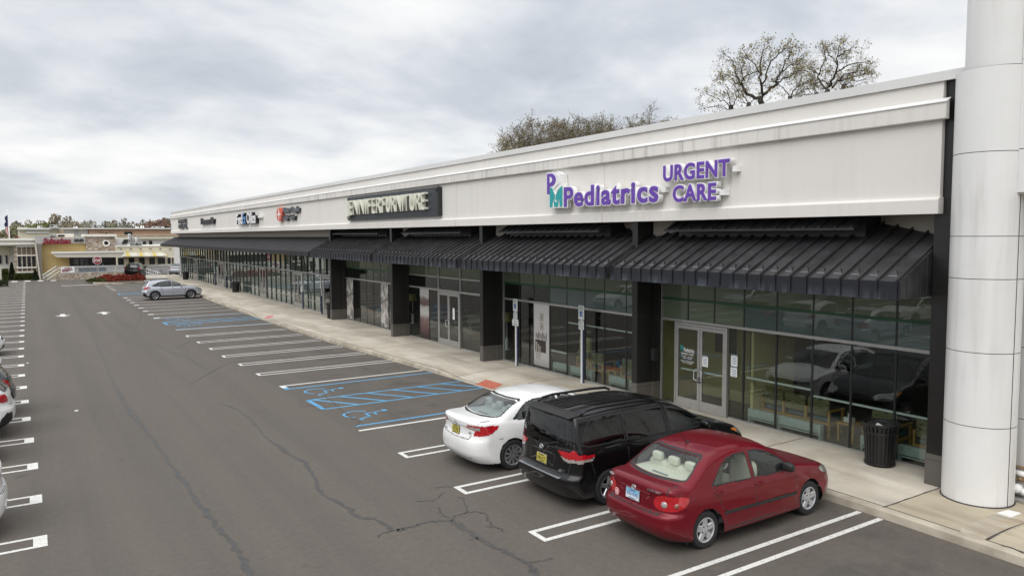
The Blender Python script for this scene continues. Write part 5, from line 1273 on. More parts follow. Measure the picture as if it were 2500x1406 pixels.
a_ = R(258); m = MB(); m.box((CX+(CR+.002)*math.cos(a_)-.005, CY+(CR+.002)*math.sin(a_)-.004, .16), (CX+(CR+.002)*math.cos(a_)+.006, CY+(CR+.002)*math.sin(a_)+.004, zj[-1])); wpart(m, 'column_joint', M['panel_joint'])
# flat strip right of the column, upper panels, lower recessed wall
xs = CX-.20; ysr = CY-CR*.93
def flat_panels(x, ya, yb, zs_, ycuts, name, mt):
    yc = sorted([ya, yb]+[c for c in ycuts if ya < c < yb]); zc_ = [zs_[0]]+[z for z in zs_[1:-1]]+[zs_[-1]]
    for y0, y1 in zip(yc[:-1], yc[1:]):
        for z0, z1 in zip(zc_[:-1], zc_[1:]):
            m_ = MB(); m_.box((x, y0+.007, z0+.007), (x+.03, y1-.007, z1-.007)); wpart(m_, name, mt)
zo = at(2462, 472, 0, xs).z
ztop = at(2470, 150, 0, xs).z; zmid = at(2465, 366, 0, xs).z
flat_panels(xs, -8, ysr, [zo, zmid, ztop, 9.4, HT], [5.42, 3.9, 2.4, .9, -.6, -2, -4, -6], 'upper_panel', M['white_panel'])
m = MB(); m.box((xs+.031, -8, zo+.002), (xs+.3, ysr-.005, HT)); m.box((xs+.3, -8, zo+.002), (15.4, ysr-.2, zo+.2)); wpart(m, 'upper_backing', M['panel_joint'])
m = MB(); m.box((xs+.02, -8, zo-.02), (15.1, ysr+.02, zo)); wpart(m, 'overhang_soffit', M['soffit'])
xw = 14.93
zl = [.22]+[at(2470, py, 0, xw).z for py in (1018, 845, 680, 577)]+[zo-.03]
yv = at(2486, 900, 0, xw).y
flat_panels(xw, -8, 7.0, zl, [yv, yv-1.5, yv-3.0, yv-4.5], 'lower_panel', M['white_panel'])
m = MB(); m.box((xw+.031, -8, .1), (xw+.3, 7.0, zo-.03)); wpart(m, 'lower_backing', M['panel_joint'])
m = MB(); m.box((xw-.20, -8, .15), (xw-.02, 6.3, .225), 0, .01); wpart(m, 'base_ledge', M['alu'])
m = MB(); m.box((15.4, -8, .1), (26, 7.0, HT-.5)); wpart(m, 'rear_mass', M['white_panel'])
def rust():
    t = NT('rusty_pipe'); o = t.obj(); n_ = t.noise(o, 9, 5, .7); t.B(Roughness=.75, Base_Color=t.ramp(n_, [(.34, (.30, .25, .17)), (.5, (.24, .15, .08)), (.62, (.16, .055, .02))])); return t.m
M['rust'] = rust()
xp = xw-.10; P = lambda px, py: at(px, py, 0, xp)
pp = empty('gas_pipe', tuple(P(2447, 1150)), label='rusty bent pipe with white valve on the white panel wall', cat='pipe'); po_ = Vector(pp.location)
def ppart(mb, n_, mt): mb.v = [tuple(Vector(p)-po_) for p in mb.v]; return mb.build(n_, mt, pp, smooth=True)
m = MB(); m.tube([P(2520, 1147), P(2500, 1142), P(2450, 1134), P(2446, 1136), P(2445.5, 1156), P(2450, 1161), P(2462, 1163), P(2500, 1172), P(2520, 1176)], .032, 10); ppart(m, 'pipe', M['rust'])
m = MB()
for q in ((2448, 1133), (2446, 1158), (2469, 1165), (2492, 1168)): m.ball(P(*q), .05, nu=10, nv=8)
ppart(m, 'fitting', M['rust'])
m = MB(); c = P(2485, 1190); m.lathe([(.001, c.x-.10), (.075, c.x-.09), (.085, c.x-.06), (.085, c.x+.02)], 20, c=(0, c.y, c.z), axis=0); ppart(m, 'regulator', M['return_white'])
m = MB(); c = P(2503, 1199); m.lathe([(.001, c.x-.10), (.05, c.x-.09), (.06, c.x+.02)], 16, c=(0, c.y, c.z), axis=0); ppart(m, 'regulator', M['return_white'])
m = MB(); c = P(2492, 1155); m.box((c.x-.05, c.y-.10, c.z-.05), (c.x+.05, c.y+.10, c.z+.05), 0, .03); ppart(m, 'valve_body', M['return_white'])
car, rx, fS = build_car(SEDAN, 'dark red compact sedan with pale cabin parked between the black minivan and the white column', 'cars parked along the shop pavement', M['paint_red'], M['car_glass'], M['alloy_bright'])
ctp = NT('plate_blue_fade'); ctp.B(Roughness=.4, Base_Color=ctp.ramp(ctp.n('ShaderNodeSeparateXYZ', {'Vector': ctp.obj()}).outputs[2], [(.0, (.62, .70, .75)), (1, (.62, .70, .75))])); M['plate_blue'] = ctp.m
crp = ctp.t.nodes['Color Ramp'].color_ramp
crp.elements[0].position = .76; crp.elements[0].color = (.68, .74, .78, 1); crp.elements[1].position = .86; crp.elements[1].color = (.20, .48, .68, 1)
plate(car, rx, 0.02, .80, '522-GXJ', M['plate_blue'], 'blue_text')
badge(car, rx, .0, .925, .05)
rear_text(car, rx, -.45, .975, 'COROLLA', .27, .030); rear_text(car, rx, .60, .975, 'VVT-i', .10, .030)
mb = MB(); Mx = rear_frame(rx, .42, .735, .05); n = 24
mb.lathe([(.001, .010), (.062, .010), (.062, .004)], 28, 0, cap=False); mb.lathe([(.058, .0115), (.050, .0115)], 28, 1, cap=False); mb.box((-.028, -.03, .0102), (-.018, .03, .012), 1); mb.box((.012, -.03, .0102), (.022, .03, .012), 1); mb.box((-.012, -.03, .0102), (.006, -.02, .012), 1); mb.box((-.012, .02, .0102), (.006, .03, .012), 1); mb.box((-.006, -.02, .0102), (.0, .02, .012), 1)
mb.xform(Mx).build('bumper_sticker', [M['red_text'], M['white_text']], car)
for s_ in (-1, 1):
    for yy, rr_, mt in ((.625, .052, 'clear_lens'), (.775, .040, 'smoked_lens')):
        Mx = rear_frame(rx, s_*yy, .80, .04); m = MB(); m.lathe([(.001, .022), (rr_*.75, .020), (rr_, .010), (rr_, .0)], 24, cap=False); m.xform(Mx); m.build('light_lens', M[mt], car, smooth=True)
an = MB(); an.tube([(1.30, 0, 1.46), (1.25, 0, 1.50), (.88, 0, 1.92)], [.012, .006, .003], 6); an.ball((1.30, 0, 1.47), (.05, .025, .02)); an.build('antenna', M['black_plastic'], car)
lip = MB(); lip.tube([(rx(y, .90)-.006, y, .905-.35*abs(y)**2*.2) for y in np.linspace(-.36, .36, 15)], .012, 6); lip.build('trunk_grip', M['paint_red'], car, smooth=True)
for s_ in (-1, 1):
    flp = MB(); flp.box((.47, s_*.78-.04, .16), (.485, s_*.78+.04, .36)); flp.build('mud_flap', M['black_plastic'], car); flp = MB(); flp.box((3.085, s_*.78-.04, .16), (3.10, s_*.78+.04, .34)); flp.build('mud_flap', M['black_plastic'], car)
place(car, 7.95, 8.90)
# --- white mid-size saloon
SALOON = dict(name='parked_car', cat='car', L=4.70, W=1.81, zb=.19, R=.325, rim=.225, arch=.362, axles=(.97, 3.745), tw=.20, spine=(.72, 3.85), xm=2.0,
  deck=[(-.2, .95), (0, 1.04), (.06, 1.09), (.25, 1.115), (.6, 1.12), (1.0, 1.08), (1.6, 1.02), (3.0, .985), (3.4, 1.02), (3.7, .985), (4.1, .915), (4.4, .83), (4.62, .69), (5, .5)],
  roof=[(-.1, .76), (.2, .94), (.48, 1.11), (.80, 1.265), (1.10, 1.39), (1.38, 1.46), (1.8, 1.505), (2.2, 1.51), (2.6, 1.475), (2.9, 1.39), (3.2, 1.24), (3.6, 1.02), (3.9, .85), (4.4, .6)],
  rear=[(.0, .25), (.22, .15), (.30, .07), (.42, .01), (.55, .0), (.68, .02), (.73, .05), (.82, .075), (1.0, .065), (1.06, .06), (1.12, .11), (1.5, .5)],
  front=[(.0, .3), (.2, .15), (.35, .02), (.5, .0), (.65, .03), (.78, .12), (.92, .35), (1.2, .8)],
  sect=[(0, .80), (.2, .90), (.32, .955), (.52, .99), (.70, 1.0), (.85, .985), (.97, .955), (1.05, .92), (1.15, .80), (1.5, .5)],
  green=[(.3, .93), (.85, .875), (1.0, .84), (1.2, .765), (1.4, .665), (1.55, .58)], rear_c=(.11, .26),
  mirror=(3.12, .92, 1.05), handles=[(1.50, .90), (2.52, .87)], hr=.20, trim='light_trim', cab=(.9, 3.55), dash=1.0, seats=[(1.28, 1.02, 3, .48), (2.4, .98, 2, .52)],
  shelf=(.5, 1.15, 1.085), spokes=(10, .06, .030, .036, .085))
SALOON['regions'] = [
  dict(part='seam', proj='side', poly=[(1.30, 1.05), (1.34, .85), (1.50, .62), (1.54, .30), (3.35, .28)]),
  dict(part='seam', proj='side', poly=[(2.28, 1.42), (2.32, 1.0), (2.34, .28)]), dict(part='seam', proj='side', poly=[(3.40, 1.0), (3.45, .8), (3.37, .4), (3.35, .28)]),
  dict(part='seam', proj='side', poly=[(.45, .70), (.72, .715)]),
  dict(part='seam', proj='rear', poly=[(.50, .955), (-.2, .945)], cond=lambda P: P[:, 2] < 1.02), dict(part='seam', proj='rear', poly=[(.56, .80), (.52, .715), (-.2, .70)], cond=lambda P: P[:, 2] < 1.02),
  dict(part='seam', proj='top', poly=[(.10, .72), (.46, .72)], cond=lambda P: (P[:, 2] > 1.03) & (P[:, 0] < .55)),
  dict(part='window', mat='glass', proj='side', poly=[(1.03, 1.075), (1.24, 1.24), (1.42, 1.345), (1.65, 1.395), (2.20, 1.415), (2.24, 1.035)], off=-.006, gasket=.02, cond=lambda P: np.abs(P[:, 1]) > .5),
  dict(part='window', mat='glass', proj='side', poly=[(2.34, 1.03), (2.30, 1.415), (2.52, 1.40), (2.78, 1.325), (3.05, 1.17), (3.26, 1.02)], off=-.006, gasket=.02, cond=lambda P: np.abs(P[:, 1]) > .5),
  dict(part='rear_window', mat='glass', proj='rear', poly=[(-.2, 1.135), (.64, 1.14), (.69, 1.16), (.585, 1.385), (.53, 1.405), (-.2, 1.415)], off=-.006, gasket=.022, cond=lambda P: (P[:, 0] > .35) & (P[:, 0] < 1.4)),
  dict(part='windscreen', mat='glass', proj='front', poly=[(-.2, 1.05), (.70, 1.03), (.58, 1.38), (-.2, 1.42)], off=-.006, gasket=.02, cond=lambda P: (P[:, 0] < 3.5) & (P[:, 0] > 2.3)),
  dict(part='tail_light', mat='red_lens', proj='wrapr', poly=[(.50, .945), (.545, 1.005), (.80, 1.02), (1.15, 1.015), (1.47, 1.0), (1.44, .93), (1.30, .85), (1.08, .805), (.76, .80), (.83, .915)], off=.006, snap=False),
  dict(part='reverse_light', mat='clear_lens', proj='wrapr', poly=[(.535, .95), (.565, .988), (.98, .985), (.98, .92), (.84, .925)], off=.008, snap=False),
  dict(part='headlight', mat='head_lens', proj='wrapf', poly=[(.55, .68), (.72, .80), (1.1, .83), (1.55, .86), (1.45, .76), (1.2, .68), (.85, .64)], off=.004, smooth=1, snap=False),
  dict(part='grille', mat='black_plastic', proj='front', poly=[(-.2, .62), (.45, .62), (.52, .72), (-.2, .74)], off=-.01, cond=lambda P: P[:, 0] > 4.2),
  dict(part='lower_grille', mat='black_plastic', proj='front', poly=[(-.2, .28), (.62, .28), (.58, .44), (-.2, .44)], off=-.01, cond=lambda P: P[:, 0] > 4.2),
]
car, rx, fS = build_car(SALOON, 'white sedan parked beside the blue accessible bay with the black minivan on its right', 'cars parked along the shop pavement', M['paint_white'], M['car_glass_mid'], M['alloy'])
M['plate_yellow'] = plain('plate_yellow', (.50, .42, .07), .5, var=.08)
plate(car, rx, 0, .835, 'Y17 EYE', M['plate_yellow'], 'black_text', frame='black_plastic'); badge(car, rx, 0, .985, .048); rear_text(car, rx, .50, .775, 'CAMRY', .17, .028); rear_text(car, rx, -.53, .86, 'LE', .06, .026)
m = MB(); m.tube([(rx(y, .335)-.004, y, .335) for y in np.linspace(-.62, .62, 15)], .012, 6); m.build('bumper_crease', M['grey_trim'], car)
place(car, 7.48, 14.02)

# --- black people carrier
VAN = dict(name='parked_van', cat='minivan', L=4.98, W=1.96, zb=.20, R=.338, rim=.222, arch=.372, axles=(.96, 3.99), tw=.215, zs=.78, spine=(.70, 4.05), xm=2.0, cg=.08, cr=.03,
  deck=[(-.2, 1.05), (0, 1.10), (.3, 1.14), (1, 1.15), (2.5, 1.12), (3.3, 1.10), (3.80, 1.14), (4.15, 1.09), (4.5, .98), (4.78, .83), (4.95, .68), (5.3, .5)],
  roof=[(-.2, 1.69), (.2, 1.715), (.6, 1.735), (1.2, 1.765), (1.9, 1.765), (2.4, 1.735), (2.75, 1.665), (3.1, 1.54), (3.6, 1.29), (4.0, 1.08), (4.5, .8)],
  rear=[(.0, .22), (.2, .13), (.33, .04), (.45, .0), (.56, .0), (.60, .02), (.64, .075), (.72, .09), (.95, .105), (1.10, .115), (1.25, .135), (1.45, .185), (1.62, .24), (1.72, .29), (1.9, .42)],
  front=[(.0, .3), (.2, .14), (.4, .0), (.6, .02), (.75, .08), (.9, .22), (1.1, .5), (1.5, 1.2)],
  sect=[(0, .82), (.2, .91), (.32, .955), (.5, .985), (.78, 1.0), (.95, .99), (1.1, .955), (1.2, .91), (1.75, .72)],
  green=[(.6, .985), (1.0, .955), (1.14, .925), (1.4, .855), (1.62, .775), (1.8, .67)], rear_c=(.07, .20), kg=.09, gtaper=.04, taper=.045,
  mirror=(3.42, 1.0, 1.17), handles=[(2.25, .98), (2.72, .97)], trim='grey_trim', cab=(.5, 3.7), dash=1.12, seats=[(.8, 1.1, 2, .5), (1.65, 1.1, 2, .52), (2.55, 1.1, 2, .52)], spokes=(5, .07, .085, .065, .0))
VAN['regions'] = [
  dict(part='seam', proj='side', poly=[(.56, 1.0), (.52, .9), (.60, .66)]), dict(part='seam', proj='side', poly=[(1.39, 1.68), (1.42, 1.10), (1.42, .30)]), dict(part='seam', proj='side', poly=[(1.43, 1.08), (.62, 1.10)]),
  dict(part='seam', proj='side', poly=[(2.47, 1.68), (2.50, 1.10), (2.52, .30)]), dict(part='seam', proj='side', poly=[(3.78, 1.1), (3.85, .85), (3.58, .45), (3.56, .30)]), dict(part='seam', proj='side', poly=[(1.42, .29), (3.56, .29)]),
  dict(part='seam', proj='rear', poly=[(.74, 1.60), (.80, 1.3), (.83, 1.12), (.79, .9), (.74, .66), (-.2, .655)], cond=lambda P: P[:, 2] > .6),
  dict(part='seam', proj='rear', poly=[(.36, .72), (.40, .93), (.36, .955), (-.2, .955)], cond=lambda P: P[:, 2] > .6),
  dict(part='window', mat='privacy', proj='side', poly=[(.36, 1.20), (.44, 1.38), (.56, 1.54), (.66, 1.59), (1.34, 1.625), (1.35, 1.165), (.50, 1.165)], off=-.006, gasket=.02, smooth=0, cond=lambda P: np.abs(P[:, 1]) > .5),
  dict(part='window', mat='privacy', proj='side', poly=[(1.44, 1.16), (1.43, 1.625), (2.40, 1.61), (2.43, 1.155)], off=-.006, gasket=.02, cond=lambda P: np.abs(P[:, 1]) > .5),
  dict(part='window', mat='glass', proj='side', poly=[(2.55, 1.155), (2.52, 1.605), (2.70, 1.58), (2.96, 1.495), (3.38, 1.30), (3.34, 1.145)], off=-.006, gasket=.02, cond=lambda P: np.abs(P[:, 1]) > .5),
  dict(part='window', mat='glass', proj='side', poly=[(3.41, 1.145), (3.44, 1.27), (3.68, 1.14)], off=-.006, gasket=.012, cond=lambda P: np.abs(P[:, 1]) > .5),
  dict(part='rear_window', mat='privacy', proj='rear', poly=[(-.2, 1.075), (.66, 1.085), (.755, 1.12), (.765, 1.2), (.68, 1.585), (.62, 1.61), (-.2, 1.64)], off=-.004, gasket=.010, cond=lambda P: P[:, 2] > 1.0),
  dict(part='windscreen', mat='glass', proj='front', poly=[(-.2, 1.17), (.78, 1.15), (.66, 1.60), (-.2, 1.66)], off=-.006, gasket=.02, cond=lambda P: (P[:, 0] < 4.0) & (P[:, 0] > 2.5)),
  dict(part='tail_light', mat='red_lens', proj='wrapr', poly=[(.60, 1.055), (.98, 1.065), (1.03, 1.10), (1.09, 1.095), (1.17, 1.03), (1.57, 1.005), (1.55, .955), (1.2, .935), (.86, .935), (.72, .965)], off=.008, snap=False),
  dict(part='reverse_light', mat='clear_lens', proj='wrapr', poly=[(.70, .965), (.86, .933), (1.2, .933), (1.55, .953), (1.51, .905), (1.22, .875), (.88, .875), (.76, .905)], off=.008, snap=False),
  dict(part='headlight', mat='head_lens', proj='wrapf', poly=[(.62, .74), (.80, .88), (1.15, .92), (1.6, .96), (1.5, .86), (1.2, .76)], off=.004, smooth=1, snap=False),
  dict(part='side_marker', mat='amber_lens', proj='wrapf', poly=[(1.42, .90), (1.60, .955), (1.70, .955), (1.55, .87)], off=.008, snap=False),
  dict(part='grille', mat='black_plastic', proj='front', poly=[(-.2, .70), (.5, .70), (.56, .80), (-.2, .84)], off=-.01, cond=lambda P: P[:, 0] > 4.5),
]
M['privacy'] = M['privacy_glass']
car, rx, fS = build_car(VAN, 'black minivan with roof rails and tinted windows parked between the white and red cars', 'cars parked along the shop pavement', M['paint_black'], M['car_glass_dark'], M['alloy'])
plate(car, rx, -.02, .80, 'U41-LCT', M['plate_yellow'], 'black_text'); badge(car, rx, 0, 1.02, .058); rear_text(car, rx, -.60, .70, 'LE', .09, .035)
m = MB(); n = 15; V = []
for k in range(n):
    y = -.70+1.4*k/(n-1); c = 1-(abs(y)/.70)**2.5; xr_ = .13+.16*(1-c)
    for x, z in ((xr_+.26, 1.735+.008*c), (xr_+.10, 1.74+.015*c), (xr_-.09, 1.715+.018*c), (xr_-.08, 1.685+.015*c), (xr_+.10, 1.68), (xr_+.26, 1.68)): V.append((x, y, z-.05*(1-c)))
m.add(V, [(k*6+i, k*6+(i+1) % 6, (k+1)*6+(i+1) % 6, (k+1)*6+i) for k in range(n-1) for i in range(6)]+[tuple(range(6)), tuple((n-1)*6+i for i in range(6))[::-1]]); m.build('roof_spoiler', M['paint_black'], car, ang=40)
for s_ in (-1, 1):
    m = MB(); m.tube([(.48, s_*.69, 1.70), (.60, s_*.69, 1.76), (.85, s_*.69, 1.79), (1.85, s_*.685, 1.79), (2.2, s_*.68, 1.77), (2.32, s_*.675, 1.72)], [.022, .026, .028, .028, .026, .02], 8); m.build('roof_rail', M['paint_black'], car, smooth=True)
for yy in (-.36, -.18, 0, .18, .36):
    m = MB(); m.tube([(.52, yy, 1.737), (1.2, yy, 1.771), (2.0, yy, 1.765), (2.3, yy, 1.748)], .009, 5); m.build('roof_rib', M['paint_black'], car)
m = MB(); m.tube([(rx(-.10, 1.10)-.012, -.05, 1.09), (rx(-.2, 1.12)-.014, -.22, 1.12), (rx(-.5, 1.21)-.012, -.50, 1.21)], .010, 6); m.build('rear_wiper', M['black_plastic'], car)
m = MB(); m.box((-.012, -.66, .575), (.09, .66, .60), 0, .012); m.build('bumper_step', M['grey_trim'], car)
place(car, 7.86, 11.38)

# --- silver raised hatchback
HATCH = dict(name='parked_car', cat='car', L=4.45, W=1.78, zb=.26, R=.345, rim=.222, arch=.375, axles=(.88, 3.515), tw=.20, clad=.055, sill=.36, xm=1.9,
  deck=[(-.2, .98), (0, 1.0), (.15, 1.03), (.5, 1.05), (1.5, 1.035), (2.7, 1.01), (3.05, 1.05), (3.4, 1.03), (3.8, .97), (4.1, .89), (4.32, .78), (4.6, .55)],
  roof=[(-.2, 1.40), (.3, 1.475), (.6, 1.525), (1.1, 1.565), (1.6, 1.575), (2.0, 1.555), (2.3, 1.49), (2.6, 1.36), (2.95, 1.16), (3.3, .97), (3.7, .78)],
  rear=[(.0, .3), (.26, .16), (.38, .05), (.5, .0), (.66, .0), (.74, .04), (.82, .075), (.98, .09), (1.08, .13), (1.2, .22), (1.35, .34), (1.46, .42), (1.54, .46), (1.7, .6)],
  front=[(.0, .3), (.25, .15), (.42, .02), (.58, .0), (.72, .03), (.85, .12), (1.0, .35), (1.3, .8)],
  sect=[(0, .84), (.26, .92), (.38, .965), (.55, .99), (.72, 1.0), (.88, .985), (1.0, .955), (1.08, .92), (1.2, .80), (1.6, .6)],
  green=[(.3, .90), (.9, .855), (1.04, .82), (1.25, .745), (1.45, .655), (1.62, .56)], rear_c=(.09, .22), kg=.10,
  mirror=(2.82, .90, 1.09), handles=[(1.35, .92), (2.25, .905)], trim='grey_trim', cab=(.75, 3.3), dash=1.05, seats=[(1.3, 1.05, 2, .5), (2.2, 1.03, 2, .5)], spokes=(5, .05, .040, .085, .0))
HATCH['regions'] = [
  dict(part='seam', proj='side', poly=[(1.28, 1.05), (1.34, .8), (1.42, .6), (1.44, .4)]), dict(part='seam', proj='side', poly=[(2.12, 1.45), (2.16, 1.0), (2.18, .4)]), dict(part='seam', proj='side', poly=[(3.08, 1.0), (3.12, .8), (3.02, .45)]),
  dict(part='seam', proj='rear', poly=[(.62, .98), (.60, .78), (-.2, .76)], cond=lambda P: P[:, 2] < 1.1),
  dict(part='window', mat='glass', proj='side', poly=[(.68, 1.13), (.86, 1.235), (1.15, 1.37), (1.5, 1.445), (1.8, 1.47), (2.06, 1.455), (2.10, 1.065), (.95, 1.085)], off=-.006, gasket=.022, cond=lambda P: np.abs(P[:, 1]) > .45),
  dict(part='window', mat='glass', proj='side', poly=[(2.18, 1.06), (2.14, 1.45), (2.3, 1.41), (2.55, 1.28), (2.8, 1.14), (2.92, 1.06)], off=-.006, gasket=.022, cond=lambda P: np.abs(P[:, 1]) > .45),
  dict(part='rear_window', mat='glass', proj='rear', poly=[(-.2, 1.10), (.60, 1.11), (.66, 1.16), (.55, 1.40), (-.2, 1.43)], off=-.006, gasket=.02, cond=lambda P: P[:, 2] > 1.05),
  dict(part='windscreen', mat='glass', proj='front', poly=[(-.2, 1.07), (.66, 1.05), (.54, 1.42), (-.2, 1.48)], off=-.006, gasket=.02, cond=lambda P: (P[:, 0] < 3.2) & (P[:, 0] > 2.0)),
  dict(part='tail_light', mat='red_lens', proj='wrapr', poly=[(.72, .90), (.80, 1.03), (1.0, 1.06), (1.32, 1.04), (1.42, 1.0), (1.25, .93), (1.05, .87), (.8, .85)], off=.008, smooth=1, snap=False),
  dict(part='headlight', mat='head_lens', proj='wrapf', poly=[(.60, .74), (.76, .86), (1.1, .90), (1.45, .92), (1.35, .82), (1.1, .74)], off=.004, smooth=1, snap=False),
  dict(part='grille', mat='black_plastic', proj='front', poly=[(-.2, .66), (.45, .66), (.5, .78), (-.2, .80)], off=-.01, cond=lambda P: P[:, 0] > 3.9),
  dict(part='lower_grille', mat='black_plastic', proj='front', poly=[(-.2, .36), (.6, .36), (.56, .5), (-.2, .5)], off=-.01, cond=lambda P: P[:, 0] > 3.9),
  dict(part='bumper_corner', mat='black_plastic', proj='wrapr', poly=[(.62, .36), (.66, .60), (.92, .62), (1.12, .50), (1.16, .36)], off=.006, snap=False),
]
def hatch_extras(car, paint):
    for s_ in (-1, 1):
        m = MB(); m.tube([(.62, s_*.56, 1.52), (.72, s_*.56, 1.585), (1.5, s_*.555, 1.63), (2.0, s_*.55, 1.605), (2.12, s_*.55, 1.53)], .022, 7); m.build('roof_rail', M['black_plastic'], car, smooth=True)
    m = MB(); m.box((.30, -.56, 1.475), (.62, .56, 1.505), 0, .012); m.build('roof_spoiler', paint, car)
car, rx, fS = build_car(HATCH, 'silver raised hatchback alone in the far bays facing the pavement', 'cars parked along the shop pavement', M['paint_silver'], M['car_glass_dark'], M['alloy'], cell=.022)
hatch_extras(car, M['paint_silver']); place(car, 7.12, 65.28)
# --- cars nosing into the left row and beyond
GL = 'cars in the row at the left edge'
def left(S, lb, paint, x, y, ang=math.pi, cell=.034, extras=None, glass='car_glass_dark', grp=GL, sc=1.0):
    c, rx_, _ = build_car(S, lb, grp, paint, M[glass], M['alloy'], cell=cell)
    if extras: extras(c, paint)
    place(c, x, y, ang); c.scale = (sc, sc, sc*1.0); return c
left(HATCH, 'white suv with red tail lights cut by the left edge of the picture', M['paint_white'], -.54, 23.0, cell=.018, extras=hatch_extras, sc=1.06)
left(HATCH, 'dark grey car just beyond the white suv at the left edge', M['paint_grey'], -.56, 25.55, extras=hatch_extras)
left(SEDAN, 'pale grey car just nearer than the white suv, only its corner in the picture', M['paint_silver'], -.80, 20.4, cell=.022)
left(SALOON, 'nearest white car at the left edge beside the closest bay lines', M['paint_white'], -.54, 15.45, cell=.02)
left(SALOON, 'white sedan facing the aisle, farther along the left row', M['paint_white'], -5.85, 38.7, 0.0)
left(SALOON, 'dark sedan in the second row left of the picture', M['paint_grey'], -12.3, 28.4, 0.0); left(HATCH, 'white hatchback in the second row left of the picture', M['paint_white'], -12.5, 22.6, 0.0, extras=hatch_extras); left(SEDAN, 'silver sedan in the second row left of the picture', M['paint_silver'], -12.4, 33.6, 0.0)
left(HATCH, 'dark green black suv seen from behind beyond the red shrubs', M['paint_black'], 10.35, 103.6, R(72), extras=hatch_extras, grp=None, sc=1.08)
left(SALOON, 'silver sedan behind the railing at the far corner of the shops', M['paint_silver'], 15.5, 105.4, R(66), grp=None)
# ------------------------------------------------------------------ diner, street things and far buildings
def stone_mat():
    t = NT('field_stone'); o = t.obj(); mp = t.mapp(o, (1.5, 1.5, 3.6))
    v = t.n('ShaderNodeTexVoronoi', {'Vector': mp, 'Scale': 1.5, 'Randomness': .95}); c = t.ramp(t.n('ShaderNodeSeparateColor', {'Color': v.outputs['Color']}).outputs[0], [(.1, (.30, .23, .17)), (.35, (.48, .40, .31)), (.55, (.58, .52, .44)), (.75, (.37, .26, .20)), (.95, (.50, .47, .43))])
    e = t.n('ShaderNodeTexVoronoi', {'Vector': mp, 'Scale': 1.5, 'Randomness': .95}, feature='DISTANCE_TO_EDGE').outputs['Distance']
    t.B(Base_Color=t.mix(t.ramp(e, [(.0, 1.0), (.07, 0.0)]), c, (.10, .085, .07)), Roughness=.9); return t.m
M['stone'] = stone_mat()
def tile_wall(name, c, sx=1.2, sz=1.2):
    t = NT(name); o = t.obj(); br = t.n('ShaderNodeTexBrick', {'Vector': t.mapp(o, (1, 1, 1), (math.pi/2, 0, 0)), 'Color1': (*c, 1), 'Color2': tuple(x*.92 for x in c)+(1,), 'Mortar': tuple(x*.72 for x in c)+(1,), 'Scale': 1.0, 'Mortar Size': .018, 'Brick Width': sx, 'Row Height': sz}, offset=0.0)
    t.B(Base_Color=t.mix(.25, br.outputs[0], t.ramp(t.noise(o, .6, 4), [(.3, tuple(x*.85 for x in c)), (.7, c)])), Roughness=.7); return t.m
M['yellow_tile'] = tile_wall('yellow_tile', (.74, .56, .25)); M['cream'] = plain('cream', (.74, .69, .54), .8, var=.05, scale=1.5); M['cornice_w'] = plain('cornice_w', (.82, .80, .74), .7, var=.04)
M['band_grey'] = plain('band_grey', (.50, .49, .47), .5, .2, var=.06); M['pylon'] = plain('pylon', (.20, .18, .155), .6); M['canopy'] = plain('canopy', (.62, .585, .51), .6, var=.05); M['dark_glass'] = plain('dark_glass', (.022, .022, .026), .12, var=.5, scale=2)
M['white_wall'] = plain('white_wall', (.80, .79, .77), .8, var=.05, scale=.4); M['tan_wall'] = plain('tan_wall', (.62, .48, .33), .85, var=.07, scale=.3); M['terra_wall'] = plain('terra_wall', (.60, .39, .27), .85, var=.08, scale=.2); M['roof_white'] = plain('roof_white', (.76, .755, .74), .7); M['grey_unit'] = plain('grey_unit', (.36, .365, .36), .6, var=.15)
M['shutter'] = tile_wall('shutter', (.17, .12, .08), 2.0, .35); M['galv'] = plain('galv', (.50, .505, .505), .45, .4); M['rail_white'] = plain('rail_white', (.72, .71, .68), .6); M['panel_blue'] = plain('panel_blue', (.16, .19, .22), .4, var=.1)
M['pole_black'] = plain('pole_black', (.015, .013, .012), .5); M['stop_red'] = plain('stop_red', (.28, .016, .03), .45)
def fb(mb, px0, py0, px1, py1, Y, dep, mi=0):
    "front face measured on the photograph at distance Y, carried back dep metres"
    a, b = at(px0, py0, 1, Y), at(px1, py1, 1, Y); zb_ = b.z; mb.box((a.x, Y, zb_), (b.x, Y+dep, a.z), mi); return mb
def ground_box(mb, px0, py0, px1, Y, dep, mi=0):
    a, b = at(px0, py0, 1, Y), at(px1, py0, 1, Y); mb.box((a.x, Y, 0), (b.x, Y+dep, a.z), mi); return mb
YD = 104.0; YW = YD+9.0
DN = empty('diner_building', (0, YD, 0), label='yellow tiled diner with stone tower, red script sign and striped awning', cat='building')
def dpart(mb, name, mt, par=None, **kw):
    if par is None or par is DN: mb.v = [(p[0], p[1]-YD, p[2]) for p in mb.v]
    else: mb.v = [(p[0], p[1]-YD, p[2]) for p in mb.v]
    return mb.build(name, mt, par or DN, **kw)
m = MB(); ground_box(m, 100, 594.5, 221, YD, 9); dpart(m, 'wall', M['yellow_tile'])
m = MB(); fb(m, 86, 580.5, 209, 594.4, YD-.5, .9); dpart(m, 'sign_band', M['band_grey'])
m = MB(); fb(m, 84, 577, 122, 580.4, YD+.3, 4); fb(m, 118, 574, 136, 577, YD+1, 3); dpart(m, 'roof_box', M['grey_unit'])
poly = [tuple(at(px, py, 1, YD-1)[i] for i in (0, 2)) for px, py in ((84, 595), (101.5, 595), (103.5, 684.5), (97, 684.5))]
m = MB(); m.prism(poly[::-1], 1, YD-1.0, YD-.02); dpart(m, 'slanted_pylon', M['pylon'])
poly = [tuple(at(px, py, 1, YD-1.1)[i] for i in (0, 2)) for px, py in ((84, 595), (88, 595), (100.5, 684.5), (97, 684.5))]
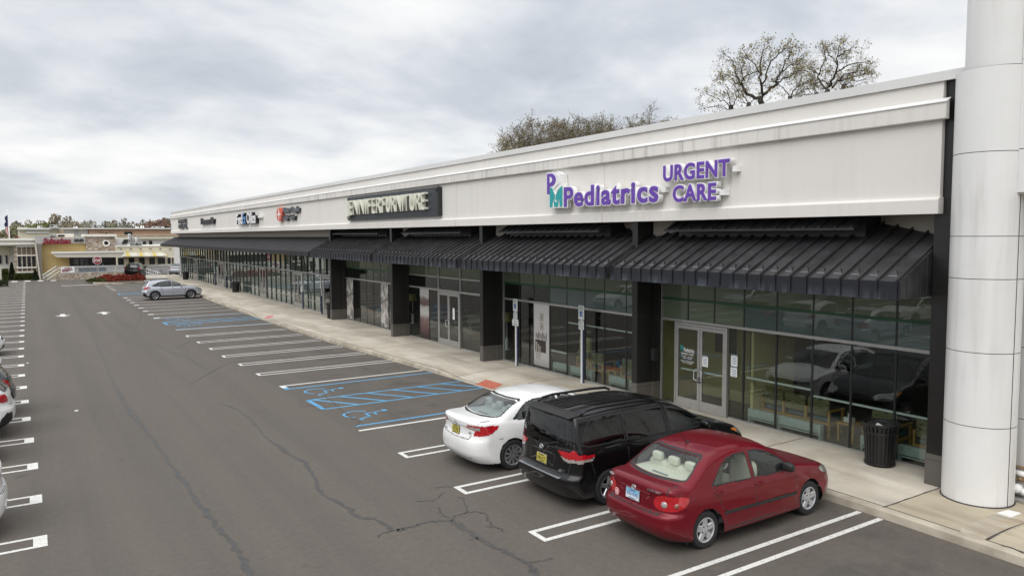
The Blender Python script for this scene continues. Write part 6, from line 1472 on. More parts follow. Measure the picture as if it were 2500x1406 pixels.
m = MB(); m.prism(poly[::-1], 1, YD-1.1, YD-1.01); dpart(m, 'pylon_edge', M['canopy'])
m = MB(); fb(m, 209, 577.5, 283.5, 650, YD-.35, 5); dpart(m, 'stone_tower', M['stone'])
m = MB(); fb(m, 205, 572, 285, 577.4, YD-.7, 6); dpart(m, 'tower_cornice', M['cornice_w'])
c = at(259.3, 593.5, 1, YD-.4); rr_ = at(268.5, 593.5, 1, YD).x-at(259.3, 593.5, 1, YD).x
m = MB(); m.lathe([(rr_*.58, YD-.36), (rr_*.58, YD-.47), (rr_, YD-.47), (rr_, YD-.36)], 32, c=(c.x, 0, c.z), axis=1, cap=False); w_ = dpart(m, 'round_window', M['cornice_w'])
m = MB(); m.lathe([(.001, YD-.42), (rr_*.575, YD-.42)], 32, c=(c.x, 0, c.z), axis=1, cap=False); dpart(m, 'window_pane', M['dark_glass'], w_)
poly = [tuple(at(px, py, 1, YD-2)[i] for i in (0, 2)) for px, py in ((125.5, 616), (303, 613.5), (303, 617), (296, 628), (140, 628.5), (133, 625), (127, 618.5))]
m = MB(); m.prism(poly[::-1], 1, YD-2.2, YD-.40); dpart(m, 'canopy', M['canopy'])
m = MB(); fb(m, 125, 614.8, 304, 616.6, YD-2.3, .08); dpart(m, 'canopy_edge', M['cornice_w'])
m = MB(); fb(m, 169, 629, 284, 651, YD-.42, .05); dpart(m, 'entrance', M['dark_glass'])
for x0, x1 in ((180, 192), (195, 205), (207, 216)):
    m = MB(); fb(m, x0, 632, x1, 648, YD-.44, .015); dpart(m, 'window', plain('dim_pane', (.10, .105, .11), .2, var=.8, scale=.9))
m = MB(); ground_box(m, 283.6, 601.5, 424, YW+.6, 8); dpart(m, 'wing_wall', M['cream'])
m = MB(); fb(m, 283.6, 600, 425, 601.4, YW+.5, 8.4); dpart(m, 'wing_coping', M['cornice_w'])
m = MB(); fb(m, 283.6, 649, 424.5, 672, YW+.45, .14); dpart(m, 'wing_base', M['stone'])
m = MB(); fb(m, 283.6, 647.6, 424.5, 649, YW+.35, .24); dpart(m, 'wing_sill', M['cornice_w'])
for x0, x1 in ((288, 302.5), (314, 328.5), (339.5, 353.5), (364.5, 378.5), (385, 403.5), (409, 417), (420, 424)):
    m = MB(); fb(m, x0, 629, x1, 647.4, YW+.54, .05); f_ = dpart(m, 'window', M['dark_glass'])
    m = MB(); fb(m, x0-.7, 628.3, x1+.7, 629, YW+.50, .09); fb(m, x0-.7, 629, x0, 647.5, YW+.50, .09); fb(m, x1, 629, x1+.7, 647.5, YW+.50, .09); dpart(m, 'frame', M['cornice_w'], f_)
for k in range(6):
    px = 294+24*k; m = MB(); fb(m, px, 606.5, px+2.2, 608, YW+.3, .3); fb(m, px+1.6, 607.2, px+4.4, 608.4, YW+.2, .1); dpart(m, 'wall_lamp', M['pole_black'])
def stripe():
    t = NT('striped_awning'); x = t.n('ShaderNodeSeparateXYZ', {'Vector': t.obj()}).outputs[0]; f_ = t.math('FRACT', t.math('DIVIDE', x, 1.62))
    nd_ = t.n('ShaderNodeValToRGB', {'Fac': f_}); cr = nd_.color_ramp; cr.interpolation = 'CONSTANT'
    st = [(0, (.62, .60, .50)), (.42, (.34, .26, .19)), (.45, (.62, .60, .50)), (.52, (.34, .26, .19)), (.55, (.62, .60, .50)), (.60, (.58, .44, .08)), (.80, (.62, .60, .50)), (.86, (.34, .26, .19)), (.89, (.62, .60, .50))]
    while len(cr.elements) < len(st): cr.elements.new(.5)
    for e, (p_, c_) in zip(cr.elements, st): e.position = p_; e.color = (*c_, 1)
    t.B(Base_Color=nd_.outputs[0], Roughness=.8); return t.m
a, b = at(300, 615.5, 1, YW+.6), at(400, 615.5, 1, YW+.6); lo_, hi_ = at(296, 628, 1, YW-.8), at(410, 627, 1, YW-.8)
m = MB(); V = [(a.x, YW+.59, a.z), (b.x, YW+.59, b.z), (hi_.x, YW-.8, lo_.z+.1), (lo_.x, YW-.8, lo_.z+.1), (lo_.x, YW-.8, lo_.z), (hi_.x, YW-.8, lo_.z), (b.x, YW+.59, lo_.z), (a.x, YW+.59, lo_.z)]
m.add(V, [(0, 3, 2, 1), (3, 4, 5, 2), (0, 7, 4, 3), (1, 2, 5, 6)]); dpart(m, 'striped_awning', stripe())
# left wing
m = MB(); ground_box(m, 33, 600, 90, YD+1.2, 8); dpart(m, 'left_wing', M['stone'])
m = MB(); fb(m, -40, 583, 86, 587, YD+.6, 9); fb(m, -40, 587.1, 86, 594, YD+.9, 8.6); fb(m, -40, 594.1, 86, 597, YD+.7, 8.8); fb(m, -40, 597.1, 86, 599.8, YD+1.1, 8.4); dpart(m, 'left_cornice', M['cornice_w'])
m = MB(); ground_box(m, -60, 600, 32.9, YD+4, 6); dpart(m, 'left_wall', M['cornice_w'])
m = MB(); fb(m, -10, 604, 24, 624, YD+3.9, .09); dpart(m, 'cream_panel', M['cream'])
for x0, x1 in ((13, 18.5), (-8, 4)): m = MB(); fb(m, x0, 623, x1, 644, YD+3.85, .14); dpart(m, 'window', M['dark_glass'])
for k in range(4):
    x0 = 43.5+11.6*k; x1 = x0+8.6
    m = MB(); fb(m, x0, 603, x1, 622.5, YD+1.12, .07); dpart(m, 'shutter', M['shutter'])
    m = MB(); fb(m, x0, 625, x1, 652, YD+1.14, .05); dpart(m, 'window', M['dark_glass'])
    m = MB(); fb(m, x0, 654.5, x1, 663, YD+1.13, .06); dpart(m, 'shutter', M['shutter'])
for k in range(5): m = MB(); fb(m, 41+11.6*k, 601, 43.4+11.6*k, 664, YD+1.05, .14); dpart(m, 'window_post', M['cornice_w'])
for py in (600.5, 622.6, 652.2, 663.2): m = MB(); fb(m, 40.5, py, 90, py+2.2, YD+1.0, .19); dpart(m, 'window_rail', M['cornice_w'])
# lettering
def band_text(txt, px0, px1, py0, py1, Y, mt, off_, shear, nm, dep=.15):
    a_, b_ = at(px0, py0, 1, Y), at(px1, py1, 1, Y)
    me, co = raw_text(txt, off_, .05, shear, .95); l_, h_ = co.min(0), co.max(0)
    x = a_.x+(co[:, 0]-l_[0])/(h_[0]-l_[0])*(b_.x-a_.x); z = b_.z+(co[:, 1]-l_[1])/(h_[1]-l_[1])*(a_.z-b_.z); y = Y-YD+(.05-co[:, 2])/.1*dep
    me.vertices.foreach_set('co', np.c_[x, y, z].astype(np.float32).ravel()); me.materials.clear(); me.materials.append(M[mt]); link(bpy.data.objects.new(nm, me), DN)
M['script_red'] = plain('script_red', (.24, .022, .036), .4)
band_text('Suburban', 104, 173.5, 580.8, 594.5, YD-.8, 'script_red', .045, .25, 'script_sign'); band_text('DINER', 180, 205, 583.5, 590.2, YD-.7, 'black_text', .04, .2, 'block_sign')
m = MB(); fb(m, 104, 594, 173, 595.6, YD-.8, .15); dpart(m, 'script_underline', M['script_red'])
# terrace with railings
m = MB(); ground_box(m, 144, 667.5, 300, YD-3.2, 2.6); fb(m, 300, 663, 424, 672, YW-1.4, 1.2); dpart(m, 'terrace', M['stone'])
m = MB()
for py in (650.6, 666): fb(m, 147, py, 300, py+1.0, YD-3.1, .06); fb(m, 300, py, 420, py+1.0, YW-2, .06)
m_r = dpart(m, 'terrace_rail', M['galv'])
for k in range(13):
    px = 147.5+22.3*k; m = MB(); yr_ = YD-3.1 if px < 296 else YW-2; fb(m, px, 651.7, px+1.1, 667, yr_, .06); dpart(m, 'rail_post', M['galv'], m_r)
    if k < 12: m = MB(); fb(m, px+1.4, 652.5, px+22, 665, yr_+.05, .02); dpart(m, 'rail_panel', M['panel_blue'] if 1 < k < 5 else M['galv'], m_r)
m = MB()
for dx, dy in ((0, 0), (0, 8), (12, 3), (12, 11)):
    p_, q_ = at(104+dx, 672+dy, 1, YD-2.5), at(138+dx*.8, 650+dy, 1, YD-2.5); m.tube([p_, q_], .05, 5)
for k in range(8): p_ = at(106+4.8*k, 671-3.05*k, 1, YD-2.5); m.tube([p_, p_+Vector((0, 0, -.55))], .03, 4)
dpart(m, 'stair_rail', M['galv'])
m = MB()
for k in range(5): fb(m, 106+7*k, 681-2.8*k, 144, 684, YD-2.4+.28*k, .28)
dpart(m, 'steps', M['kerb'])
m = MB(); fb(m, 148, 651.5, 182.5, 665.6, YD-3.2, .02); bn = tag(m.build('banner', M['return_white']), 'white banner reading OPEN on the diner terrace railing', 'banner')
a_, b_ = at(156, 653, 1, YD-3.22), at(175, 656.6, 1, YD-3.22); me, co = raw_text('OPEN', .03, .01); l_, h_ = co.min(0), co.max(0)
me.vertices.foreach_set('co', np.c_[a_.x+(co[:, 0]-l_[0])/(h_[0]-l_[0])*(b_.x-a_.x), np.full(len(co), YD-3.215)-co[:, 2]*.3, b_.z+(co[:, 1]-l_[1])/(h_[1]-l_[1])*(a_.z-b_.z)].astype(np.float32).ravel()); me.materials.clear(); me.materials.append(M['script_red']); link(bpy.data.objects.new('banner_word', me), bn)
m = MB()
for k in range(3): fb(m, 151, 658+2.2*k, 178-5*k, 658.7+2.2*k, YD-3.225, .02)
m.build('banner_lines', M['script_red'], bn)
# flag
fp = empty('flagpole', (at(26, 640, 1, 112).x, 112, 0), label='white flagpole with drooping striped flag before the diner left wing', cat='flagpole')
m = MB(); m.tube([(0, 0, 0), (0, 0, 8.6)], [.09, .05], 10); m.ball((0, 0, 8.65), .09); m.build('pole', M['rail_white'], fp, smooth=True)
fm = MB(); n_, k_ = 15, 26; V = []
for j in range(k_+1):
    z = 7.75-3.3*j/k_; wd = .10+.30*math.sin(math.pi*min(1, j/k_*1.25+.12))**.7*(.75+.25*math.sin(j*.9))
    for i in range(n_+1): u = i/n_; V.append((-.06-wd*u, .10*math.sin(u*9+j*.35)*(.3+u), z-.12*u+.05*math.sin(6*u+j)))
F_ = []; mi_ = []
fm.v = V; fm.n = len(V)
for j in range(k_):
    for i in range(n_): fm.f.append((j*(n_+1)+i, j*(n_+1)+i+1, (j+1)*(n_+1)+i+1, (j+1)*(n_+1)+i)); fm.m.append(0 if j < 11 else 1+((i//2+j//4) % 2))
fm.build('flag', [plain('flag_blue', (.035, .04, .11), .8), plain('flag_red', (.42, .03, .045), .8), plain('flag_white', (.66, .64, .64), .8)], fp, smooth=True)
# lamp posts and stop sign, planting
for (px, py, Y, top, lb, two) in ((264, 671, 108, 567.5, 'taller black lamp post with double arm in front of the diner tower', True), (273.5, 669, 111, 580, 'shorter black lamp post right of the double armed one', False)):
    b_ = at(px+2, py, 1, Y); zt = at(px, top, 1, Y).z; lp = empty('lamp_post', (b_.x, Y, 0), label=lb, cat='lamp post', group='lamp posts on the planted island')
    m = MB(); m.tube([(0, 0, 0), (-.1, 0, zt)], [.11, .075], 10); m.build('pole', M['pole_black'], lp)
    m = MB(); m.lathe([(.28, 0), (.28, .45), (.12, .46)], 14); m.build('footing', M['kerb'], lp)
    for s_ in ((-1, 1) if two else (-1,)):
        m = MB(); m.tube([(-.1, 0, zt-.08), (-.1+s_*.45, 0, zt-.02)], .035, 6); m.build('arm', M['pole_black'], lp)
        m = MB(); m.box((-.1+s_*.65-.22, -.16, zt-.05), (-.1+s_*.65+.22, .16, zt+.04), 0, .03); m.build('lamp_head', M['pole_black'], lp)
b_ = at(243, 686, 1, 93.7); c_ = at(237.5, 636, 1, 93.7); st = empty('stop_sign', (b_.x, 93.7, 0), label='red octagonal STOP sign on a thin post before the diner', cat='sign')
m = MB(); m.tube([(0, .06, 0), (c_.x-b_.x, .06, c_.z+.3)], .035, 6); m.build('post', M['galv'], st)
oc = lambda r_, y0, y1, mb: mb.prism([(c_.x-b_.x+r_*math.cos(R(22.5+45*k)), c_.z+r_*math.sin(R(22.5+45*k))) for k in range(8)], 1, y0, y1)
m = MB(); oc(.47, -.01, .01, m); m.build('white_edge', M['return_white'], st); m = MB(); oc(.42, -.03, -.0101, m); m.build('red_face', M['stop_red'], st)
me, co = raw_text('STOP', .03, .02); l_, h_ = co.min(0), co.max(0); x = c_.x-b_.x-.32+(co[:, 0]-l_[0])/(h_[0]-l_[0])*.64; z = c_.z-.15+(co[:, 1]-l_[1])/(h_[1]-l_[1])*.30
me.vertices.foreach_set('co', np.c_[x, -.035-co[:, 2]*.2, z].astype(np.float32).ravel()); me.materials.clear(); me.materials.append(M['white_text']); link(bpy.data.objects.new('stop_word', me), st)
b_ = at(252.4, 678, 1, 101.5); m = MB(); m.tube([(b_.x, 101.5, 0), (b_.x, 101.5, 1.75)], .03, 6); tag(m.build('thin_post', M['galv']), 'thin grey post right of the stop sign', 'post')
ip = [at(*q, 2, 0) for q in ((222, 687), (228, 693), (300, 694), (357, 690), (352, 684), (300, 680), (246, 680))]
m = MB(); m.prism([(q.x, q.y) for q in ip], 2, .0, .14); tag(m.build('island_kerb', M['kerb']), kind='structure')
ce = sum(ip, Vector())/len(ip); m = MB(); m.prism([((q.x-ce.x)*.95+ce.x, (q.y-ce.y)*.92+ce.y) for q in ip], 2, .141, .18); tag(m.build('planting_bed', plain('mulch', (.07, .05, .03), .95, var=.4, scale=5)), kind='structure')
gm = MB(); gm.quad((-30, 105.2, .02), (-1.2, 105.2, .02), (-1.2, 107.4, .02), (-30, 107.4, .02)); tag(gm.build('lawn', M['grass']), kind='structure')
def leaf_mat(name, c, var=.45):
    t = NT(name); o = t.n('ShaderNodeObjectInfo').outputs['Random']; g_ = t.noise(t.obj(), .8, 3, .6)
    k = t.ramp(g_, [(.3, tuple(x*(1-var) for x in c)), (.7, tuple(x*(1+var) for x in c))]); k = t.mix(t.math('MULTIPLY', o, .35), k, tuple(x*.7 for x in c)); t.B(Base_Color=k, Roughness=.85, Specular_IOR_Level=.15); return t.m
def leaf_cloud(pts, size, jit=.5):
    "small randomly turned leaf faces at the points"
    n_ = len(pts); a_ = rng.normal(size=(n_, 3)); a_ /= np.linalg.norm(a_, axis=1)[:, None]; b2 = np.cross(a_, rng.normal(size=(n_, 3))); b2 /= np.linalg.norm(b2, axis=1)[:, None]
    s_ = size*(1-jit/2+jit*rng.random(n_))[:, None]; V = np.stack([pts-a_*s_, pts+b2*s_*.55, pts+a_*s_, pts-b2*s_*.55], 1).reshape(-1, 3); return V, np.arange(4*n_).reshape(-1, 4)
M['leaf_red'] = leaf_mat('leaf_red', (.22, .042, .028)); M['leaf_hedge'] = leaf_mat('leaf_hedge', (.060, .070, .018)); M['leaf_dark'] = leaf_mat('leaf_dark', (.026, .036, .016)); M['leaf_olive'] = leaf_mat('leaf_olive', (.11, .105, .035))
def shrub(name, lb, c, rad, n_, size, mt, grp=None, box=False):
    root = empty(name, tuple(c), label=lb, cat='shrub', group=grp)
    if box: p_ = (rng.random((n_, 3))*2-1)
    else:
        p_ = rng.normal(size=(n_, 3)); p_ /= np.linalg.norm(p_, axis=1)[:, None]; p_ *= (rng.random((n_, 1))**.35); p_[:, 2] = np.abs(p_[:, 2])
    p_ = p_*np.array(rad); 
    if box: p_[:, 2] += rad[2]
    V, F_ = leaf_cloud(p_, size); np_mesh('foliage', V, F_, M[mt], root, False)
    m_ = MB(); m_.tube([(0, 0, 0), (.03, 0, rad[2]*.5)], .04, 5); m_.build('stem', M['wood_dark'], root)
for k in range(9):
    p_ = at(256+10.3*k, 688-.4*k, 2, .15); shrub('red_shrub', 'low dark red shrub massed in the planted island', (p_.x, p_.y+1.2+.5*math.sin(k*2.1), .16), (.85, 1.1, .62+.14*math.sin(k*1.7)), 900, .10, 'leaf_red', 'red shrubs in the island')
for k in range(4):
    p_ = at(229+7.5*k, 689, 2, .15); shrub('green_shrub', 'low green shrub at the left end of the planted island', (p_.x, p_.y+1.5, .16), (.7, 1.0, .32+.1*(k % 2)), 500, .10, 'leaf_hedge', 'green shrubs in the island')
p_ = at(0, 700, 2, 0); shrub('clipped_hedge', 'dark brown clipped hedge on the left kerb island', (p_.x-1.2, p_.y+.4, .05), (1.9, .6, .28), 1800, .09, 'leaf_dark', None, True)
for px0, px1, py, lb in ((35, 84, 669, 'long clipped hedge under the diner windows'), (6, 20, 659, 'green hedge left of the dark conifer')):
    a_, b_ = at(px0, 684, 1, YD), at(px1, py, 1, YD); shrub('clipped_hedge', lb, ((a_.x+b_.x)/2, YD, .02), ((b_.x-a_.x)/2, .4, b_.z/2+.05), 1800, .10, 'leaf_hedge', None, True)
for px, top, Y, lb, r_ in ((28, 641, 106, 'dark pointed conifer below the flag', .42), (86, 659, 103.2, 'small dark conifer by the slanted pylon', .33)):
    q_ = at(px, top, 1, Y); root = empty('conifer', (q_.x, Y, 0), label=lb, cat='conifer'); n_ = 1500; u = rng.random(n_)**.7; th_ = rng.random(n_)*6.28; rr2 = r_*(1-u)**.75*rng.random(n_)**.3
    V, F_ = leaf_cloud(np.c_[rr2*np.cos(th_), rr2*np.sin(th_), u*q_.z], .10); np_mesh('foliage', V, F_, M['leaf_dark'], root, False); m = MB(); m.tube([(0, 0, 0), (0, 0, q_.z*.6)], .05, 5); m.build('trunk', M['wood_dark'], root)
# railing of the ramp at the far corner
rr = empty('ramp_railing', (12.0, 94, .1), label='white pipe railing round the ramp at the far end of the shops', cat='railing')
def rp(px, py, Y): q = at(px, py, 1, Y); return (q.x-12, q.y-94, q.z-.1)
A0, A1, B1, C1 = (356, 656, 95.5), (391, 666.5, 92.0), (437, 656, 103.5), (356, 655.5, 103.5)
m = MB()
for dz in (0, 9, 17): m.tube([rp(356.5, 655.5+dz, 98.0), rp(391, 666.5+dz*1.02, 93.0)], .03, 6)
for dz in (0, 16): m.tube([rp(356.5, 655.5+dz, 98.0), rp(437, 655+dz, 104.0)], .03, 6)
m.build('rail', M['rail_white'], rr)
for k in range(7): a_ = rp(356.5+34.5*k/6, 655.5+11*k/6, 98-5*k/6); m = MB(); m.tube([a_, (a_[0], a_[1], a_[2]-1.15)], .03, 6); m.build('post', M['rail_white'], rr)
for k in range(1, 4): a_ = rp(356.5+80.5*k/3, 655.5, 98+6*k/3); m = MB(); m.tube([a_, (a_[0], a_[1], a_[2]-1.0)], .03, 6); m.build('post', M['rail_white'], rr)
m = MB(); V = [(12.45, 92.4, .0), (15.3, 95, .0), (15.3, 104, .0), (11.9, 104, .0), (11.2, 97.5, .0)]; m.prism([(p[0], p[1]) for p in V], 2, -.02, .14); tag(m.build('ramp_landing', M['pavement']), kind='structure')

# far buildings
def bld(name, lb, boxes, grp='flat roofed buildings beyond the diner'):
    Y = boxes[0][5]; root = empty(name, (0, Y, 0), label=lb, cat='building', group=grp)
    for nm, x0, y0, x1, y1, Yb, dep, mt in boxes:
        m_ = MB(); a_, b_ = at(x0, y0, 1, Yb), at(x1, y1, 1, Yb); zb_ = 0 if y1 > 598 else b_.z
        m_.box((a_.x, Yb-Y, zb_), (b_.x, Yb-Y+dep, a_.z)); m_.build(nm, M[mt], root)
bld('store_building', 'long low tan shop building with white roof edge left behind the diner', [('wall', -60, 590.2, 96, 600, 140, 25, 'tan_wall'), ('roof_edge', -62, 585.3, 104, 590, 139.2, 28, 'roof_white'), ('sign', 35, 578.5, 48, 581, 138.9, .3, 'stop_red'), ('stone_front', 7, 591.5, 22, 599, 139.7, .3, 'stone'), ('window', 26, 591.5, 33, 599, 139.75, .2, 'dark_glass')])
bld('store_building', 'terracotta warehouse with bright white roof edge across the background', [('wall', 216, 559.6, 432, 600, 190, 60, 'terra_wall'), ('wall', 150, 559.6, 215.8, 600, 190.5, 60, 'white_wall'), ('roof_edge', 146, 556.6, 433, 559.4, 189.2, 62, 'roof_white'), ('door', 304, 566, 323, 574.5, 189.8, .3, 'dark_trim'), ('pilaster', 185, 561, 188, 572, 189.9, .3, 'grey_unit')])
bld('store_building', 'cream parapet building in two steps left of the warehouse', [('wall', 43, 561, 149.5, 600, 176, 30, 'cream'), ('roof_edge', 42, 554.8, 67, 560.8, 175.2, 30, 'cornice_w'), ('roof_edge', 67.3, 556.6, 146, 560.8, 175.1, 30, 'roof_white'), ('roof_edge', 121, 554.7, 146, 556.5, 174, 30, 'cornice_w'), ('wall_panel', 64, 565, 121, 569.5, 175.7, .3, 'white_wall'), ('wall_panel', 143, 561, 155, 571, 175.6, .3, 'tan_wall')])
bld('store_building', 'white walled building with cream top band behind the diner wing', [('wall', 284, 583.2, 440, 601, 130, 20, 'white_wall'), ('top_band', 284, 574.6, 440, 583, 129.4, 21, 'cream'), ('window', 349, 589, 356.5, 600, 129.85, .2, 'dark_glass'), ('window', 364, 588, 372, 600, 129.85, .2, 'dark_glass'), ('coping', 283, 573.6, 441, 574.5, 129.2, 22, 'tan_wall')])
def unit(px0, py0, px1, py1, Y, mt, lb):
    root = empty('roof_unit', (0, Y, 0), label=lb, cat='roof unit', group='roof units beyond the diner'); a_, b_ = at(px0, py0, 1, Y), at(px1, py1, 1, Y)
    m_ = MB(); m_.box((a_.x, 0, b_.z), (b_.x, 2.5, a_.z), 0, .06); m_.build('casing', M[mt], root); h = (a_.z-b_.z)
    m_ = MB(); m_.box((a_.x+.15, -.04, b_.z+h*.25), (a_.x+(b_.x-a_.x)*.45, -.002, b_.z+h*.8)); m_.build('grille', M['dark_trim'], root)
unit(91, 551.5, 98, 557, 178, 'roof_white', 'white roof unit above the cream parapets'); unit(98.5, 551, 104.5, 557, 178, 'grey_unit', 'small grey roof unit beside the white one'); unit(117, 549.5, 121, 556, 177, 'dark_trim', 'black roof unit near the tallest grey one'); unit(121.5, 549, 140, 555, 179, 'grey_unit', 'widest grey roof unit in front of the green trees')
unit(180, 553, 190, 557, 200, 'roof_white', 'white roof unit left on the warehouse'); unit(225, 552.5, 231, 557, 200, 'grey_unit', 'grey roof unit before the bare trees on the warehouse'); unit(242, 553, 254, 557, 201, 'grey_unit', 'low roof unit middle of the warehouse'); unit(333, 553, 339, 557, 200, 'roof_white', 'pale roof unit right of middle on the warehouse'); unit(345, 551.5, 352, 557, 200, 'cornice_w', 'cream roof unit beside the pale one on the warehouse'); unit(373, 553, 386, 557, 201, 'galv', 'left framed roof unit under the reddish trees'); unit(387, 553, 401, 557, 201, 'galv', 'right framed roof unit under the reddish trees')
unit(122, 580-9, 137, 580.2, YD+3, 'grey_unit', 'grey unit on the diner roof left'); unit(138, 571.5, 181, 580, YD+4, 'roof_white', 'long pale unit with dark vents on the diner roof')
hd = empty('roof_hatch', (0, YD+4, 0), label='white sloped roof vent with dark opening on the diner wing', cat='roof vent')
pl = [tuple(at(px, py, 1, YD+4)[i] for i in (0, 2)) for px, py in ((283.5, 599.5), (283.5, 583), (316, 583), (311, 599.5))]; m = MB(); m.prism(pl[::-1], 1, 0, 3); m.build('casing', M['white_wall'], hd)
pl = [tuple(at(px, py, 1, YD+3.9)[i] for i in (0, 2)) for px, py in ((297, 595), (303, 584.5), (315, 584.5), (310, 595))]; m = MB(); m.prism(pl[::-1], 1, -.1, -.02); m.build('opening', M['dark_trim'], hd)
ex = empty('roof_exhaust', (0, YD+5, 0), label='grey metal exhaust ducts and frame on the diner wing roof', cat='exhaust')
for px0, py0, px1, py1, mt in ((313, 571, 321, 590, 'galv'), (322, 577, 327, 597, 'galv'), (330, 580, 339, 599, 'roof_white'), (319, 593, 345, 600, 'grey_unit')):
    a_, b_ = at(px0, py0, 1, YD+5), at(px1, py1, 1, YD+5); m = MB(); m.box((a_.x, 0, b_.z), (b_.x, .8, a_.z), 0, .08); m.build('duct', M[mt], ex)
for q0, q1 in (((316, 590), (324, 600)), ((333, 575), (347, 600)), ((340, 578), (328, 600))):
    a_, b_ = at(*q0, 1, YD+4.9), at(*q1, 1, YD+4.9); m = MB(); m.tube([(a_.x, -.1, a_.z), (b_.x, -.1, b_.z)], .06, 5); m.build('strut', M['galv'], ex)
# ------------------------------------------------------------------ trees
M['bark'] = plain('bark', (.060, .050, .042), .95, var=.3, scale=2); M['bark_far'] = plain('bark_far', (.17, .145, .115), .95, var=.2)
M['bud'] = leaf_mat('bud', (.30, .25, .095), .35); M['bud_brown'] = leaf_mat('bud_brown', (.22, .175, .10), .3)
class Tree:
    def __init__(s): s.thick = MB(); s.thin = MB(); s.lv = []
    def branch(s, p, d, ln, r, lvl, up=.12):
        n_ = 4 if lvl < 2 else 3; pts = [p]; q = p.copy(); dd = d.normalized()
        for i in range(n_):
            dd = (dd+Vector((random.gauss(0, .20), random.gauss(0, .20), random.gauss(up*.6, .14)))).normalized(); q = q+dd*(ln/n_); pts.append(q.copy())
        (s.thick if r > .05 else s.thin).tube(pts, [r*(1-.72*i/n_) for i in range(n_+1)], 5 if r > .05 else 3, cap=False)
        if lvl >= s.maxl:
            for k in range(s.nl):
                b_ = pts[random.choice((1, 2, 3, 3))]; s.lv.append((b_.x+random.gauss(0, s.sp), b_.y+random.gauss(0, s.sp), b_.z+random.gauss(0, s.sp)))
            return
        kids = s.kids[min(lvl, len(s.kids)-1)]
        for k in range(kids):
            t_ = .30+.70*(k+random.random())/kids; i = min(n_-1, int(t_*n_)); b_ = pts[i].lerp(pts[i+1], t_*n_-i)
            ax = (pts[i+1]-pts[i]).normalized(); per = ax.orthogonal(); per.rotate(Matrix.Rotation(random.random()*6.283, 3, ax))
            s.branch(b_, ax*.65+per*random.uniform(.5, 1.0)+Vector((0, 0, up)), ln*random.uniform(.42, .65), max(r*.5, s.rmin), lvl+1, up)
    def limb(s, pts, r0, r1, every, ln, start=.2, center=None):
        N = len(pts); L_ = [(pts[i+1]-pts[i]).length for i in range(N-1)]; tot = sum(L_)
        fine = []
        for i in range(N-1):
            for k in range(3): fine.append(pts[i].lerp(pts[i+1], k/3)+Vector((random.gauss(0, .06), random.gauss(0, .06), random.gauss(0, .06))))
        fine.append(pts[-1]); s.thick.tube(fine, [r0+(r1-r0)*i/(len(fine)-1) for i in range(len(fine))], 7)
        dist = start*tot
        while dist < tot:
            a_ = dist; i = 0
            while i < N-2 and a_ > L_[i]: a_ -= L_[i]; i += 1
            b_ = pts[i].lerp(pts[i+1], min(1, a_/L_[i])); ax = (pts[i+1]-pts[i]).normalized(); per = ax.orthogonal(); per.rotate(Matrix.Rotation(random.random()*6.283, 3, ax))
            out_ = (b_-center).normalized() if center is not None else Vector((0, 0, 1))
            s.branch(b_, ax*.45+per*.75+out_*.45+Vector((0, 0, .15)), ln*random.uniform(.7, 1.25), max(.024, (r0+(r1-r0)*dist/tot)*.30), 1)
            dist += every*random.uniform(.6, 1.4)
        s.branch(pts[-1], pts[-1]-pts[-2], ln*.55, r1*.8, 1)
    def finish(s, name, lb, base, grp, bark, leaf, lsize):
        root = empty(name, tuple(base), label=lb, cat='tree', group=grp); sh = lambda mb: setattr(mb, 'v', [(p[0]-base.x, p[1]-base.y, p[2]-base.z) for p in mb.v])
        sh(s.thick); s.thick.build('trunk', bark, root); sh(s.thin); s.thin.build('twigs', bark, root)
        if s.lv: V, F_ = leaf_cloud(np.array(s.lv)-np.array(base), lsize, .8); np_mesh('crown', V, F_, leaf, root, False)
        return root
def zp(L_, Y, dz=0): return [at(1700+a/5.4348, 80+b/5.4348, 1, Y+dy) for a, b, dy in L_]
def big_tree(lb, Y, trunk, limbs, seed, ln=1.22, every=.55, nl=1):
    random.seed(seed); t = Tree(); t.maxl = 3; t.kids = [4, 5, 4]; t.nl = nl; t.sp = .10; t.rmin = .009
    P0 = zp(trunk, Y); base = Vector((P0[0].x, Y, 0)); t.thick.tube([base]+P0, [.42, .27]+[.24-.03*i for i in range(len(P0)-1)], 9)
    cen = P0[-1]+Vector((0, 0, 2))
    for L_, r0 in limbs: t.limb(zp(L_, Y), r0*.48, .03, every, ln, .22, cen)
    return t.finish('oak_tree', lb, base, 'budding trees behind the shops', M['bark'], M['bud'], .085)
big_tree('large budding tree with three spreading limbs, left of the tall pair over the roof', 45, [(890, 1010, 0), (850, 900, 0), (862, 850, 0)],
  [([(850, 880, 0), (760, 850, .5), (650, 790, 1), (600, 690, 1.5), (540, 620, 1.5), (520, 500, 2), (480, 380, 2.5), (420, 320, 3)], .34), ([(600, 690, 1.5), (635, 600, 0), (760, 530, -1), (830, 500, -2)], .16), ([(625, 620, 1), (590, 500, 2), (640, 420, 3), (600, 330, 4)], .13),
   ([(870, 830, 0), (860, 700, -.5), (850, 600, -1), (855, 430, -1.5), (870, 300, -2), (900, 190, -2)], .26), ([(850, 560, -1), (780, 420, 1), (690, 350, 2), (640, 260, 3)], .13), ([(875, 700, 0), (940, 540, -1), (1000, 380, -2), (1120, 240, -3), (1190, 170, -3)], .17),
   ([(890, 815, 0), (1000, 740, -1), (1075, 690, -2), (1060, 650, -2), (1100, 570, -2.5), (1200, 460, -3), (1330, 390, -3)], .28), ([(1075, 640, -2), (1200, 600, 0), (1300, 540, 1), (1380, 500, 2)], .14), ([(1130, 530, -2), (1180, 400, -3), (1250, 300, -4)], .12), ([(600, 700, 1.5), (500, 660, 3), (420, 560, 4), (340, 590, 5)], .11)], 11)
